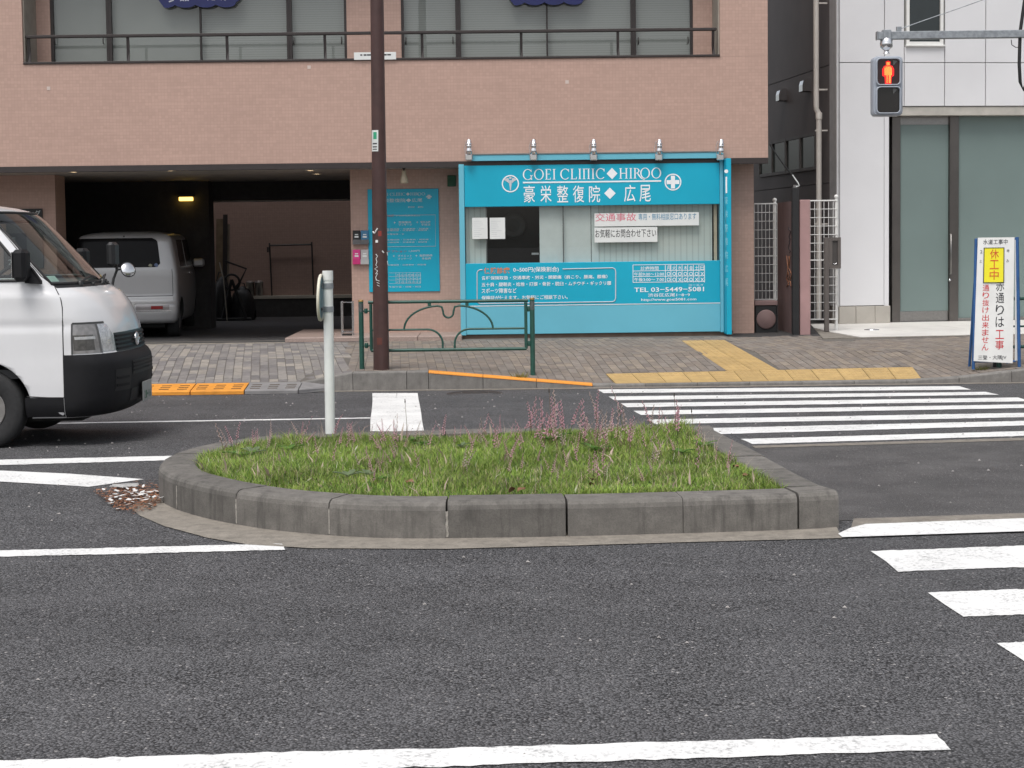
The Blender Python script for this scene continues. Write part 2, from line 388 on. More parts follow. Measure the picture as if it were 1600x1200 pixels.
# older asphalt of the gap beside the island and its concrete edgings
sheet('old_asphalt_patch', [(1130, 702), (1950, 678), (1950, 790), (1290, 815)], A_OLD, lift=0.003)
sheet('concrete_edging', [(1174, 697.6), (1800, 679), (1800, 683.5), (1180, 701)], C_GUT, lift=0.006)
sheet('concrete_edging', [(1334, 811.5), (1900, 793), (1900, 826), (1326, 838)], C_GUT, lift=0.005)
# painted markings
sheet('edge_line', [(-500, 1204), (1465, 1148.5), (1485, 1173), (-500, 1238)], P_WHITE, nx=30)
sheet('lane_line', [(-260, 867.5), (440, 850.5), (447, 860), (-260, 877.5)], P_WHITE)
sheet('lane_line', [(-260, 725), (268, 713), (257, 720), (-260, 735)], P_WHITE)
flat('taper_marking', [(-200, 728), (-20, 735), (110, 741), (225, 749.5), (185, 755), (138, 761.5), (120, 760), (-20, 752), (-200, 743)], P_WHITE)
sheet('thin_lane_line', [(-300, 667.7), (579, 652.8), (579, 654.4), (-300, 669.7)], P_WHITE)
sheet('stop_bar', [(582, 614.6), (652, 614.6), (663, 674.5), (578, 674.5)], P_WHITE, nx=4, ny=6)
far = [((933.8, 609.1), (943.5, 614.8), (604.4, 610)), ((951.6, 620), (960, 626), (614, 619)), ((969.4, 630.7), (978.8, 636.9), (623.8, 630)),
       ((990, 642.5), (1002, 649), (635, 641)), ((1012.5, 656.2), (1024.7, 663.5), (648.5, 655.6)), ((1085, 670), (1105, 679.5), (661.9, 670)), ((1157.8, 686.6), (1175.6, 694.6), (678.75, 686.5))]
ends = [(1500, 1517), (1541, 1561), (1590, 1612), (1640, 1662), (1690, 1715), (1750, 1775), (1815, 1850)]
for (tl, bl, (tr, br)), (e0, e1) in zip(far, ends):
    st, sb = (tr - tl[1]) / (1440 - tl[0]), (br - bl[1]) / (1440 - bl[0])
    sheet('crosswalk_stripe', [tl, (e0, tl[1] + st * (e0 - tl[0])), (e1, bl[1] + sb * (e1 - bl[0])), bl], P_WHITE, nx=14, ny=1)
flat('crosswalk_stripe', [(1309.7, 836.6), (1327, 828), (1352, 821.4), (1600, 812.3), (1900, 801), (1900, 821), (1600, 832.7), (1316, 842)], P_WHITE, lift=0.010)
for tl, bl, tr, br in (((1360.6, 862), (1404.4, 894), 853.5, 886.8), ((1449.4, 926.9), (1501.9, 964.8), 921, 961), ((1560, 1006), (1621, 1049), 1004.5, 1051), ((1690, 1100), (1770, 1155), 1100, 1160)):
    s = -0.036
    sheet('crosswalk_stripe', [tl, (2050, tl[1] + s * (2050 - tl[0])), (2050, bl[1] + s * (2050 - bl[0])), bl], P_WHITE, nx=8, ny=2)
# iron cover in the far lane
c0 = G(742, 613.2); m = MB(); m.lathe((c0.x, c0.y - 0.15, zroad(c0.y) - 0.04), (0, 0, 1), [(0.31, 0), (0.31, 0.046), (0.27, 0.046), (0.265, 0.043), (0.0, 0.043)], 28, False)
m.build('manhole_cover', mat('cast_iron', (0.028, 0.026, 0.026), 0.55, 0.3, 30, 0.4), road)
# far gutter
m = MB(); m.grid([[(x, y, zroad(y) + 0.004) for x in (-40, -10, 0, 10, 40)] for y in (18.80, 18.995)])
tag(m.build('gutter', C_GUT), kind='structure')

# ------------------------------------------------------------------ far kerb
kerb = bpy.data.objects.new('kerb', None); COL.objects.link(kerb); tag(kerb, kind='structure')
PX = lambda p, Y=19.1: (p - 800) / 2600 * Y
jn = [-14 + 0.6 * i for i in range(19)]; jn = [x for x in jn if x < PX(470) - 0.2] + [PX(p) for p in (468, 510, 551, 635, 669, 754, 837, 925)]
while jn[-1] < 12: jn.append(jn[-1] + 0.6)
for a, b in zip(jn[:-1], jn[1:]):
    a += 0.003; b -= 0.003; zb = zroad(19) - 0.08; m = MB()
    ka, kb = kerbtop(a), kerbtop(b); rows = []
    for (y, dz) in ((19.0, None), (19.0, -0.016), (19.004, -0.006), (19.014, 0.0), (19.15, 0.0), (19.15, None)):
        rows.append([(x, y, zb if dz is None else max(zb, k + dz)) for x, k in ((a, ka), (b, kb))])
    m.grid(rows, False); m.poly([r[0] for r in rows]); m.poly([r[1] for r in rows][::-1])
    o = m.build('kerb_block', C_FAR, kerb)
    if PX(668) < (a + b) / 2 < PX(925):                     # orange paint along the sloping top
        m = MB(); m.grid([[(x, y, k + dz) for x, k in ((a, ka), (b, kb))] for (y, dz) in ((18.996, -0.022), (18.997, 0.0005), (19.011, 0.0045), (19.135, 0.004))]); m.build('orange_paint', P_ORANGE, o)
# kerb ramp plates in front of the driveway
R_OR = mat('orange_plate', (0.66, 0.27, 0.035), 0.6, 0.12, 8, 0.3, dirt=0.25); R_GR = mat('grey_plate', (0.20, 0.195, 0.195), 0.7, 0.12, 8, 0.3)
R_SL = mat('plate_slot', (0.06, 0.04, 0.02), 0.8)
plates = [
          (213, 299, R_OR, 'orange kerb ramp plate just clear of the van bumper'), (300, 383, R_OR, 'orange kerb ramp plate next to the grey ramp plate'), (384, 467, R_GR, 'grey full-length kerb ramp plate beside the orange ones')]
for p0, p1, mm, lb in plates:
    a, b = PX(p0, 18.8), PX(p1, 18.8); y0, y1 = 18.60, 18.995; z0, z1 = zroad(y0) + 0.004, 0.006
    t = thing('kerb_ramp', lb, 'kerb ramp', ((a + b) / 2, y0, z0), group='kerb ramp plates at the driveway'); h = (b - a) / 2 - 0.003
    m = MB(); pr = [(0, 0), (0, 0.035), (0.02, 0.045), (y1 - y0, z1 - z0), (y1 - y0, -0.02)]
    m.prism([(-h, y, z) for y, z in pr], (2 * h, 0, 0)); m.build('ramp_body', mm, t)
    sl = (z1 - z0 - 0.045) / (y1 - y0 - 0.02); m = MB()
    m.prism([(-0.055, -0.012, -0.01 - sl * .012), (0.055, -0.012, -0.01 - sl * .012), (0.055, 0.012, -0.01 + sl * 0.012), (-0.055, 0.012, -0.01 + sl * 0.012)], (0, 0, 0.0125)); sm_ = m.mesh('grip_slot', R_SL)
    for i in range(3):
        for j in range(3): y = 0.10 + 0.09 * j; link(sm_, 'grip_slot', t, (-h + h * 2 * (i + 0.5) / 3, y, 0.045 + sl * (y - 0.02)))
a, b = PX(468, 18.8), PX(512, 18.8); t = thing('kerb_ramp', 'short grey tapered end piece closing the row of kerb ramp plates', 'kerb ramp', (a, 18.6, zroad(18.6) + 0.004), group='kerb ramp plates at the driveway')
m = MB(); hz = 0.10; m.add([(0, 0, 0), (b - a, 0.33, 0), (b - a, 0.395, 0), (0, 0.395, 0), (0, 0.0, 0.04), (b - a, 0.34, 0.03), (b - a, 0.395, 0.06), (0, 0.395, hz)], [(0, 3, 2, 1), (4, 5, 6, 7), (0, 1, 5, 4), (1, 2, 6, 5), (2, 3, 7, 6), (3, 0, 4, 7)])
m.build('ramp_body', R_GR, t)

# ------------------------------------------------------------------ sidewalk with pavers
m = MB(); gx = [-16 + 0.25 * i for i in range(int(29 / 0.25))]; gy = [19.15, 19.4, 19.7, 20, 20.4, 20.8, 21.35, 22, 23, 24.0, 25.0]
m.grid([[(x, y, zside(x, y) - 0.006) for x in gx] for y in gy])
walk = tag(m.build('sidewalk', mat('paver_joint_sand', (0.115, 0.104, 0.092), 0.95, 0.2, 30)), kind='structure')
def inpoly(poly, x, y):
    c = False; n = len(poly)
    for i in range(n):
        x0, y0 = poly[i]; x1, y1 = poly[i - 1]
        if (y0 > y) != (y1 > y) and x < (x1 - x0) * (y - y0) / (y1 - y0) + x0: c = not c
    return c
rowq = [(946, 584.2), (1426, 573.6), (1440, 592), (962, 599.5)]; ribq = [(1065, 532.6), (1132.5, 531.6), (1216, 578.4), (1136, 580.0)]
tact = [[tuple(G(*p)[:2]) for p in q] for q in (rowq, ribq)]
def pmat(n, c): return mat(n, c, 0.85, 0.18, 14, 0.35, 120, rand=0.10)
PAL = {'L': [pmat('paver_grey', (0.185, 0.172, 0.165)), pmat('paver_light', (0.255, 0.232, 0.205)), pmat('paver_dark', (0.150, 0.140, 0.138)), pmat('paver_mid', (0.215, 0.20, 0.185))],
       'R': [pmat('paver_brown', (0.190, 0.158, 0.132)), pmat('paver_tan', (0.228, 0.190, 0.153)), pmat('paver_umber', (0.170, 0.145, 0.126)), pmat('paver_taupe', (0.205, 0.178, 0.155))]}
def pav_mesh(nm, mt):
    m = MB(); b = 0.03; m.add([(-.5, -.5, -.012), (.5, -.5, -.012), (.5, .5, -.012), (-.5, .5, -.012), (-.5 + b, -.5 + b * .4, 0), (.5 - b, -.5 + b * .4, 0), (.5 - b, .5 - b * .4, 0), (-.5 + b, .5 - b * .4, 0)],
          [(4, 5, 6, 7), (0, 1, 5, 4), (1, 2, 6, 5), (2, 3, 7, 6), (3, 0, 4, 7)]); return m.mesh(nm, mt)
PM = {z: [pav_mesh('paver', mt) for mt in PAL[z]] for z in PAL}
pav = []; PW, PL = 0.106, 0.34
APRON = [tuple(atZ(*p, .19)[:2]) for p in ((1270, 509), (1286, 527.5), (1990, 505), (1990, 480))]
for zone, ang in (('L', math.radians(8.5)), ('R', math.radians(4.0))):
    d = Vector((-math.sin(ang), math.cos(ang))); e = Vector((math.cos(ang), math.sin(ang)))
    for k in range(-160, 140):
        s0 = (19.165 - e.y * PW * k) / d.y; s = s0 - random.choice((0, .5)) * PL * random.uniform(0.8, 1.1); first = True
        while True:
            L = PL * (1.0 if zone == 'L' else 0.78) * random.choice((0.7, 0.85, 1.0, 1.0, 1.2)); a0 = max(s, s0); a1 = s + L; s += L
            if a1 - a0 < 0.05: continue
            c = e * (PW * k) + d * ((a0 + a1) / 2)
            if c.y > 24.38: break
            bx = -1.92 - 0.45 * (c.y - 19.3) / 4.7
            if (zone == 'L') != (c.x < bx) or not -14 < c.x < 10.5: continue
            if c.y + (a1 - a0) / 2 > 24.5: a1 = a0 + max(0.06, 24.5 - a0 * d.y - e.y * PW * k); c = e * (PW * k) + d * ((a0 + a1) / 2)
            if any(inpoly(q, c.x, c.y) for q in tact) or inpoly(APRON, c.x, c.y): continue
            z = zside(c.x, c.y) + random.uniform(-0.0012, 0.0012)
            sy = (zside(c.x, c.y + .05) - zside(c.x, c.y - .05)) / .1; sx = (zside(c.x + .05, c.y) - zside(c.x - .05, c.y)) / .1
            vx = c.x / c.y * 2600; seen = -760 < vx < 830
            hid = zone == 'L' and vx < -570 and c.y < 22
            pav.append((((a1 - a0) * (1.6 + sy * c.y) / c.y ** 3) if seen and not hid else -1, c.x, c.y, z, ang, a1 - a0, sx, sy, zone, random.choices(range(4), (5, 3, 4, 4))[0]))
pav.sort(key=lambda q: -q[0])
for q in pav[:300]:
    o = link(PM[q[8]][q[9]], 'paver', walk, (q[1], q[2], q[3]), (math.atan(q[7]), -math.atan(q[6]), q[4])); o.scale = (PW - 0.0055, q[5] - 0.006, 1)
for z in ('L', 'R'):
    m = MB()
    for q in pav[300:]:
        if q[8] != z: continue
        m.cur = q[9]; ca, sa = math.cos(q[4]), math.sin(q[4]); hw, hl = PW / 2 - 0.0028, q[5] / 2 - 0.003
        cs = [(q[1] + ca * a - sa * b, q[2] + sa * a + ca * b, q[3] + q[6] * (ca * a - sa * b) + q[7] * (sa * a + ca * b)) for a, b in ((-hw, -hl), (hw, -hl), (hw, hl), (-hw, hl))]
        m.poly(cs)
        for i in range(4):
            p, r = cs[i], cs[(i + 1) % 4]; m.poly([p, r, (r[0], r[1], r[2] - .012), (p[0], p[1], p[2] - .012)])
    tag(m.build('pavers', PAL[z], walk, fixn=False), kind='stuff')
# tactile paving
M_TAC = mat('tactile_yellow', (0.42, 0.285, 0.115), 0.75, 0.12, 10, 0.2, rand=0.08, dirt=0.3)
def bil(q, s, t):
    a = (lerp(q[0][0], q[1][0], s), lerp(q[0][1], q[1][1], s)); b = (lerp(q[3][0], q[2][0], s), lerp(q[3][1], q[2][1], s)); return G(lerp(a[0], b[0], t), lerp(a[1], b[1], t))
def tactile(q, nc, nr, bars):
    for i in range(nc):
        for j in range(nr):
            m = MB(); g = 0.012
            P = lambda s, t, h: (lambda p: (p.x, p.y, p.z + h))(bil(q, (i + g + s * (1 - 2 * g)) / nc, (j + g + t * (1 - 2 * g)) / nr))
            top = [P(0, 0, .004), P(1, 0, .004), P(1, 1, .004), P(0, 1, .004)]; m.poly(top)
            for k in range(4): a, b = top[k], top[(k + 1) % 4]; m.poly([a, b, (b[0], b[1], b[2] - .02), (a[0], a[1], a[2] - .02)])
            cells = [((x + .5) / 4, 0.5, 0.055, 0.44) for x in range(4)] if bars else [((x + .5) / 5, (y + .5) / 5, 0.055, 0.055) for x in range(5) for y in range(5)]
            for cx, cy, hx, hy in cells:
                r = [P(cx - hx, cy - hy, .009), P(cx + hx, cy - hy, .009), P(cx + hx, cy + hy, .009), P(cx - hx, cy + hy, .009)]; m.poly(r)
                lo = [P(cx - hx * 1.5, cy - hy * 1.15, .0042), P(cx + hx * 1.5, cy - hy * 1.15, .0042), P(cx + hx * 1.5, cy + hy * 1.15, .0042), P(cx - hx * 1.5, cy + hy * 1.15, .0042)]
                for k in range(4): m.poly([r[k], r[(k + 1) % 4], lo[(k + 1) % 4], lo[k]])
            m.build('tactile_block', M_TAC, walk, fixn=False)
tactile(rowq, 12, 1, False); tactile(ribq, 2, 11, True)

# ------------------------------------------------------------------ planted median island
HK = 0.20
tp = [(1311.5, 768), (1247.6, 771.6), (1067, 777), (885, 781.5), (698, 784.5), (600, 784), (514, 780.5), (430, 774), (368.6, 766), (318, 757), (275.6, 746), (255, 737), (247, 728), (252, 717), (272, 707), (314, 695.5), (362, 687), (411, 681), (500, 675.5), (600, 673), (740, 669.7), (930, 667), (1108, 664), (1172, 697), (1244, 735.6)]
W = [atZ(x, y, HK).to_2d() for x, y in tp]
fr = [W[i] for i in range(5)]                                # straighten the front run
n = len(W); dense = []; corners = {0, 22}
for i in range(n):
    p0, p1, p2, p3 = W[i - 1], W[i], W[(i + 1) % n], W[(i + 2) % n]
    if i in corners or i == n - 1 or i in (23, 24): p0 = p1 * 2 - p2 if i in corners else p0
    if (i + 1) % n in corners: p3 = p2 * 2 - p1
    if i in corners: p0 = p1 * 2 - p2
    st = 10
    for k in range(st):
        t = k / st; dense.append(0.5 * ((2 * p1) + (p2 - p0) * t + (2 * p0 - 5 * p1 + 4 * p2 - p3) * t * t + (-p0 + 3 * p1 - 3 * p2 + p3) * t ** 3))
D = np.array([tuple(p) for p in dense]); nd = len(D)
area = 0.5 * np.sum(D[:, 0] * np.roll(D[:, 1], -1) - np.roll(D[:, 0], -1) * D[:, 1]); sgn = 1 if area > 0 else -1
def pt(s):
    s %= nd; i = int(s); f = s - i; return D[i] * (1 - f) + D[(i + 1) % nd] * f
def inward(s, dist):
    p = pt(s); t = pt(s + 1.5) - pt(s - 1.5)
    for ci in (0, 220):                                      # mitre at the two corners
        if min(abs(s - ci), abs(s - ci - nd), abs(s - ci + nd)) < 0.02:
            t1 = pt(ci) - pt(ci - 3); t2 = pt(ci + 3) - pt(ci); n1 = np.array((-t1[1], t1[0])) / np.hypot(*t1) * sgn; n2 = np.array((-t2[1], t2[0])) / np.hypot(*t2) * sgn
            b = n1 + n2; return p + b / (b @ b) * 2 * dist * 1.0
        if 0 < (s - ci) % nd < 1.6: t = pt(s + 1.5) - pt(ci)
        if 0 < (ci - s) % nd < 1.6: t = pt(ci) - pt(s - 1.5)
    t = t / np.hypot(*t); return p + np.array((-t[1], t[0])) * sgn * dist
def near(px, py):
    q = np.array(tuple(atZ(px, py, HK))[:2]); return int(np.argmin(((D - q) ** 2).sum(1)))
mk = bpy.data.objects.new('median_kerb', None); COL.objects.link(mk); tag(mk, kind='structure')
js = [0.0] + [float(near(*p)) for p in ((1247.6, 771.6), (1067, 777), (885, 781.5), (698, 784.5), (513, 780.5), (366, 766), (277, 746.5))]
k = js[-1]
seg = np.hypot(*(np.roll(D, -1, 0) - D).T); acc = 0.0; i = int(k)
while i < nd - 1:
    acc += seg[i]; i += 1
    if i == 220: js.append(220.0); acc = 0
    elif acc > 0.58 and not 212 < i < 229 and i < nd - 6: js.append(float(i)); acc = 0
js.append(float(nd))
prof = [(0.0, -0.06), (0.0, 0.155), (0.006, 0.178), (0.02, 0.193), (0.04, HK), (0.225, HK), (0.24, 0.19), (0.24, 0.05)]
def frame_at(s, a, b):                                       # point and inward normal, using only this block's own run at the corners
    p = pt(s); lo, hi = max(s - 1.5, a if a in (0.0, 220.0) else s - 1.5), min(s + 1.5, b if b in (220.0, float(nd)) else s + 1.5)
    t = pt(hi if hi < nd else nd - 1e-6) - pt(lo); t = t / np.hypot(*t); return p, np.array((-t[1], t[0])) * sgn
def arc(s0, s1):
    k_ = np.linspace(s0, s1, 60); q_ = np.array([pt(min(x, nd - 1e-6)) for x in k_]); return np.hypot(*np.diff(q_, axis=0).T).sum()
for a, b in zip(js[:-1], js[1:]):
    a2, b2 = a, b
    if a == 220.0:
        while arc(a, a2) < 0.246: a2 += 0.05
    if b == float(nd):
        while arc(b2, b) < 0.246: b2 -= 0.05
    st = max(2, int(b2 - a2)); rows = []
    for j in range(st + 1):
        p, nn = frame_at(lerp(a2, b2, j / st), a, b); rows.append([(*(p + nn * o), z) for o, z in prof])
    for r, r2 in ((0, 1), (-1, -2)):                         # open the joint a few millimetres
        A, B_ = np.array(rows[r]), np.array(rows[r2]); L = np.linalg.norm(B_ - A, axis=1, keepdims=True); rows[r] = [tuple(x) for x in A + (B_ - A) / np.maximum(L, 1e-6) * 0.0045]
    m = MB(); m.grid(rows, False); m.poly(rows[0][::-1]); m.poly(rows[-1]); o = m.build('kerb_block', C_KERB, mk); o.location = (random.uniform(-.003, .003), random.uniform(-.003, .003), random.uniform(-.003, .003))
inner = [tuple(inward(s, 0.238)) for s in range(nd) if s in (0, 220) or min(arc(0, s) if s < 8 else 9, arc(s, nd) if s > nd - 12 else 9, arc(min(s, 220), max(s, 220)) if 205 < s < 235 else 9) > 0.27]
for s_ in js[4:8]:                                           # pale mortar squeezed out of some joints
    p, nn = frame_at(s_, 0.5, 0.5); tt = np.array((nn[1], -nn[0])); m = MB(); w_ = 0.007
    rows = [[(*(p + tt * k * w_ * random.uniform(.6, 1.3) - nn * 0.0015), z) for k in (-1, 1)] for z in np.linspace(0.01, 0.15, 9)]
    m.grid(rows, False); m.build('mortar_smear', mat('pale_mortar', (.30, .28, .25), .9, .3, 60), mk)
# concrete gutter round the front of the island
go = [(1316, 842), (1069, 848.5), (885, 854), (698, 859), (489, 858), (388, 852), (326, 842), (256, 823), (219, 807), (200, 792)]
gi = [(1316, 826), (1069, 832), (885, 836), (698, 845), (512, 833), (363, 823), (310, 812), (274, 798), (250, 786), (243, 775)]
m = MB(); rows = []
for q in (go, gi):
    P = [G(*p) for p in q]; rr = []
    for i in range(len(P) - 1):
        for k in range(6): rr.append(tuple(P[i].lerp(P[i + 1], k / 6) + Vector((0, 0, 0.005))))
    rr.append(tuple(P[-1] + Vector((0, 0, 0.005)))); rows.append(rr)
for k, p in enumerate(rows[1]):                              # tuck the inner edge under the kerb
    rows[1][k] = (p[0] * 0.99, p[1] + 0.10, p[2])
m.grid(rows); tag(m.build('gutter', C_GUT), kind='structure')
# soil
cxy = np.array(inner).mean(0)
def soil_z(x, y):
    return 0.165 + 0.02 * math.sin(x * 2.1) * math.sin(y * 1.7)
IN = np.array(inner); m = MB(); rows = []
for f in np.linspace(1, 0.02, 9): rows.append([(*(cxy + (p - cxy) * f), soil_z(*(cxy + (p - cxy) * f))) for p in list(IN) + [IN[0]]])
m.grid(rows); tag(m.build('soil', mat('garden_soil', (0.07, 0.055, 0.035), 0.95, 0.3, 20, 0.5)), kind='structure')

# ================================================================== PINK TILED BUILDING
B = Frame(0, 24.8, 0.010)
bld = thing('tiled_building', 'pink mosaic tiled building with long balcony above an open garage', 'building', (0, 24.8, 0), 0.010)
def part(name, material, parent, boxes, bev=0.0):
    m = MB()
    for b in boxes: m.box(*b, bev)
    return m.build(name, material, parent)
def pane(name, mt, parent, u0, u1, v, z0, z1): m = MB(); m.poly([(u0, v, z0), (u1, v, z0), (u1, v, z1), (u0, v, z1)]); return m.build(name, mt, parent)
UL, UR = -14.0, B.u(1200, 200); ZP = B.z(600, 94.5); ZF1, ZF0 = B.z(600, 253.5), B.z(600, 262.5); ZT = 10.0
u37, u1125 = B.u(36, 90), B.u(1125, 85)
part('parapet_wall', T_PINK, bld, [(UL, UR, 0, 0.22, ZF1, ZP)])
part('left_pier', T_PINK, bld, [(UL, u37, 0, 6.0, ZP + 0.001, ZT)])
part('right_pier', T_PINK, bld, [(u1125, UR, 0, 6.0, ZP + 0.001, ZT)])
part('side_wall', T_PINK, bld, [(UR - 0.25, UR, 0.221, 6.0, ZF1, ZP)])
part('coping', M_DKBROWN, bld, [(u37 + 0.002, u1125 - 0.002, -0.02, 0.24, ZP + 0.001, ZP + 0.035)], 0.006)
part('fascia_band', M_DKBROWN, bld, [(UL, UR - 0.002, -0.015, 0.12, ZF0, ZF1 - 0.002)])
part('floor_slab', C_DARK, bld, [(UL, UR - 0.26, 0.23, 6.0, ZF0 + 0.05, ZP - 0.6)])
part('upper_floors', T_CREAM, bld, [(u37 + 0.01, u1125 - 0.01, 1.3, 5.9, ZP - 0.6, ZT)])
part('upper_lintel', T_PINK, bld, [(u37 + 0.003, u1125 - 0.003, 0.004, 0.8, ZP + 2.1, ZT - 0.01)])
part('return_wall', T_CREAM, bld, [(u37 + 0.001, u37 + 0.02, 0.05, 0.7, ZP + 0.03, ZP + 2.1)])
part('return_wall', T_CREAM, bld, [(u1125 - 0.02, u1125 - 0.001, 0.05, 0.7, ZP + 0.03, ZP + 2.1)])
M_SOF = mat('soffit_board', (0.42, 0.39, 0.35), 0.6, 0.05, 2)
part('soffit', M_SOF, bld, [(UL, UR - 0.3, 0.121, 5.8, ZF0 + 0.015, ZF0 + 0.045)])
# balcony back wall: pink columns, window frames, panes and blinds
VB = 0.70
def bu(px, v=VB): return B.u(px, 60, v)
part('balcony_floor', C_DARK, bld, [(u37, u1125, 0.221, 1.3, ZP - 0.62, ZP - 0.55)])
for a, b in ((37, 79), (542, 627), (1083, 1140)):
    part('tiled_column', T_PINK, bld, [(max(u37 + .021, bu(a)), min(u1125 - .021, bu(b)), VB, VB + 0.5, ZP - 0.55, ZP + 2.1)])
def blind(name, col, horizontal=True, per=0.028, contrast=0.75):
    m, t, b = newmat(name); s = t.nodes.new('ShaderNodeSeparateXYZ'); t.links.new(opos(t), s.inputs[0])
    mu = N(t, 'ShaderNodeMath', operation='MULTIPLY'); t.links.new(s.outputs[2 if horizontal else 0], mu.inputs[0]); mu.inputs[1].default_value = 1 / per
    fr = N(t, 'ShaderNodeMath', operation='FRACT'); t.links.new(mu.outputs[0], fr.inputs[0])
    c = mixc(t, ramp(t, fr.outputs[0], 0.72, 0.95), col, tuple(x * contrast for x in col))
    c = mixc(t, ramp(t, noise(t, opos(t), 1.4, 3), 0.35, 0.7, (0, 0, 0), (0.25,) * 3), c, tuple(x * 0.8 for x in col))
    t.links.new(c, b.inputs['Base Color']); b.inputs['Roughness'].default_value = 0.7; return m
BLIND = blind('venetian_blind', (0.26, 0.27, 0.258), True, 0.035, 0.66)
BLANK = mat('roller_screen', (0.22, 0.23, 0.218), 0.6, 0.06, 1.5)
for grp in (((79, 170, BLANK), (170, 313, BLANK), (313, 452, BLIND), (452, 542, BLIND)), ((627, 716, BLIND), (716, 855, BLIND), (855, 990, BLIND), (990, 1083, BLIND))):
    for a, b, bm in grp:
        w = bpy.data.objects.new('window', None); COL.objects.link(w); w.parent = bld
        x0, x1 = bu(a), bu(b); z0, z1 = ZP - 0.5, ZP + 2.0
        thin = lambda p: 0.012 if p in (313, 855) else 0.04
        m = MB(); m.box(x0 - 0.001, x0 + thin(a), VB + 0.02, VB + 0.10, z0, z1); m.box(x1 - thin(b), x1 - 0.003, VB + 0.02, VB + 0.10, z0, z1)
        m.box(x0 + thin(a), x1 - thin(b), VB + 0.025, VB + 0.095, z0, z0 + 0.05); m.box(x0 + thin(a), x1 - thin(b), VB + 0.025, VB + 0.095, z1 - 0.05, z1)
        m.build('frame', M_DKBROWN, w)
        pane('pane', GL_CLEAR, w, x0 + thin(a), x1 - thin(b), VB + 0.055, z0 + 0.05, z1 - 0.05)
        part('blind', bm, w, [(x0 + 0.005, x1 - 0.005, VB + 0.14, VB + 0.15, z0, z1)])
        if b - a < 100:                                       # latch handles
            for xx in (x0 + 0.07, x1 - 0.08):
                m = MB(); zz = B.z(a, 64, VB); m.tube([(xx, VB + 0.02, zz + 0.05), (xx, VB - 0.03, zz + 0.05), (xx, VB - 0.03, zz - 0.05), (xx, VB + 0.02, zz - 0.05)], 0.008, 6); m.build('handle', M_DKBROWN, w)
# railing
rl = bpy.data.objects.new('railing', None); COL.objects.link(rl); rl.parent = bld; ZR = B.z(600, 48)
part('top_rail', M_DKBROWN, rl, [(u37 + 0.03, u1125 - 0.04, 0.05, 0.11, ZR - 0.045, ZR)], 0.008)
for p in (45, 200, 355, 508, 660, 815, 966, 1115):
    u = B.u(p, 70, 0.08); m = MB(); m.prism([(u - 0.02, 0.07, ZP + 0.03), (u + 0.02, 0.07, ZP + 0.03), (u + 0.015, 0.10, ZR - 0.25), (u + 0.015, 0.08, ZR - 0.04), (u - 0.025, 0.08, ZR - 0.04), (u - 0.025, 0.10, ZR - 0.25)], (0, 0.03, 0)); m.build('baluster', M_DKBROWN, rl)
# pale ceramic studs set in the parapet
for p in ((76, 138), (483, 105), (886, 128)):
    u, z = B.uz(*p); part('pale_tile', mat('pale_tile', (0.55, 0.46, 0.42), 0.5), bld, [(u - .025, u + .025, -.004, .01, z - .025, z + .025)])
# ground floor
V1 = 0.75
def b1(px, py=400, v=V1): return B.u(px, py, v)
ZG = 0.10
part('ground_floor_wall', T_PINK, bld, [(b1(549), B.u(722, 400, V1), V1, 2.4, 0.0, ZF0 + 0.012)])
part('ground_floor_pillar', T_PINK, bld, [(B.u(1143, 400, 0.45), B.u(1178, 400, 0.45), 0.45, 2.4, 0.0, ZF0 + 0.012)])
part('left_pillar', T_PINK, bld, [(UL, B.u(86, 300, 1.3), 1.3, 1.9, 0.0, ZF0 + 0.012)])
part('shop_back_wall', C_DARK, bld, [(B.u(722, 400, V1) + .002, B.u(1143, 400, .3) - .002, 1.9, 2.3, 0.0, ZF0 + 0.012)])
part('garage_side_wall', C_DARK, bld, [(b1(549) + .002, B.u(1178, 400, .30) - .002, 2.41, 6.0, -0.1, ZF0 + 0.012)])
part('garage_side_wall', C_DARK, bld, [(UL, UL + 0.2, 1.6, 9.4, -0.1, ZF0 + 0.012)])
VP = 4.6
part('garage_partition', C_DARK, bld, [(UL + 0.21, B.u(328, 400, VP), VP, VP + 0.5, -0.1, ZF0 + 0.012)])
part('plinth', mat('brown_plinth', (0.17, 0.115, 0.085), 0.6, 0.15, 8), bld, [(B.u(720, 520), B.u(1146, 520), 0.02, 0.34, 0.0, B.z(930, 521) + 0.01)])
# courtyard back wall beyond the garage, open to the sky
VC = 9.2
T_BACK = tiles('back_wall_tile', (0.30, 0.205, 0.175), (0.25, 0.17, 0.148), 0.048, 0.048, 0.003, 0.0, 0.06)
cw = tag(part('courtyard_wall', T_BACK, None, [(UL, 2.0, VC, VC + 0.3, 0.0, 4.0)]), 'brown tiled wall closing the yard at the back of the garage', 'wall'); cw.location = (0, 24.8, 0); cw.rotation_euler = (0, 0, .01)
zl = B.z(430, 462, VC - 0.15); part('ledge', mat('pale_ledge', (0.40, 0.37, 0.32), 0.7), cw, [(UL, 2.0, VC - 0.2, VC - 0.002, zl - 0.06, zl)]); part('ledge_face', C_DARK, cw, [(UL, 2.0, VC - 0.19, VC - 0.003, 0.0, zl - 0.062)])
zt = B.z(430, 311, 5.9); part('soffit_edge', mat('pale_metal_edge', (0.45, 0.42, 0.38), 0.4), bld, [(B.u(331, 311, 5.8), b1(549) + .3, 5.70, 5.86, zt - 0.05, zt - 0.0215)])
part('beam', C_DARK, bld, [(UL + .3, b1(549) + .1, 5.0, 5.8, zt - .02, ZF0 + 0.012)])
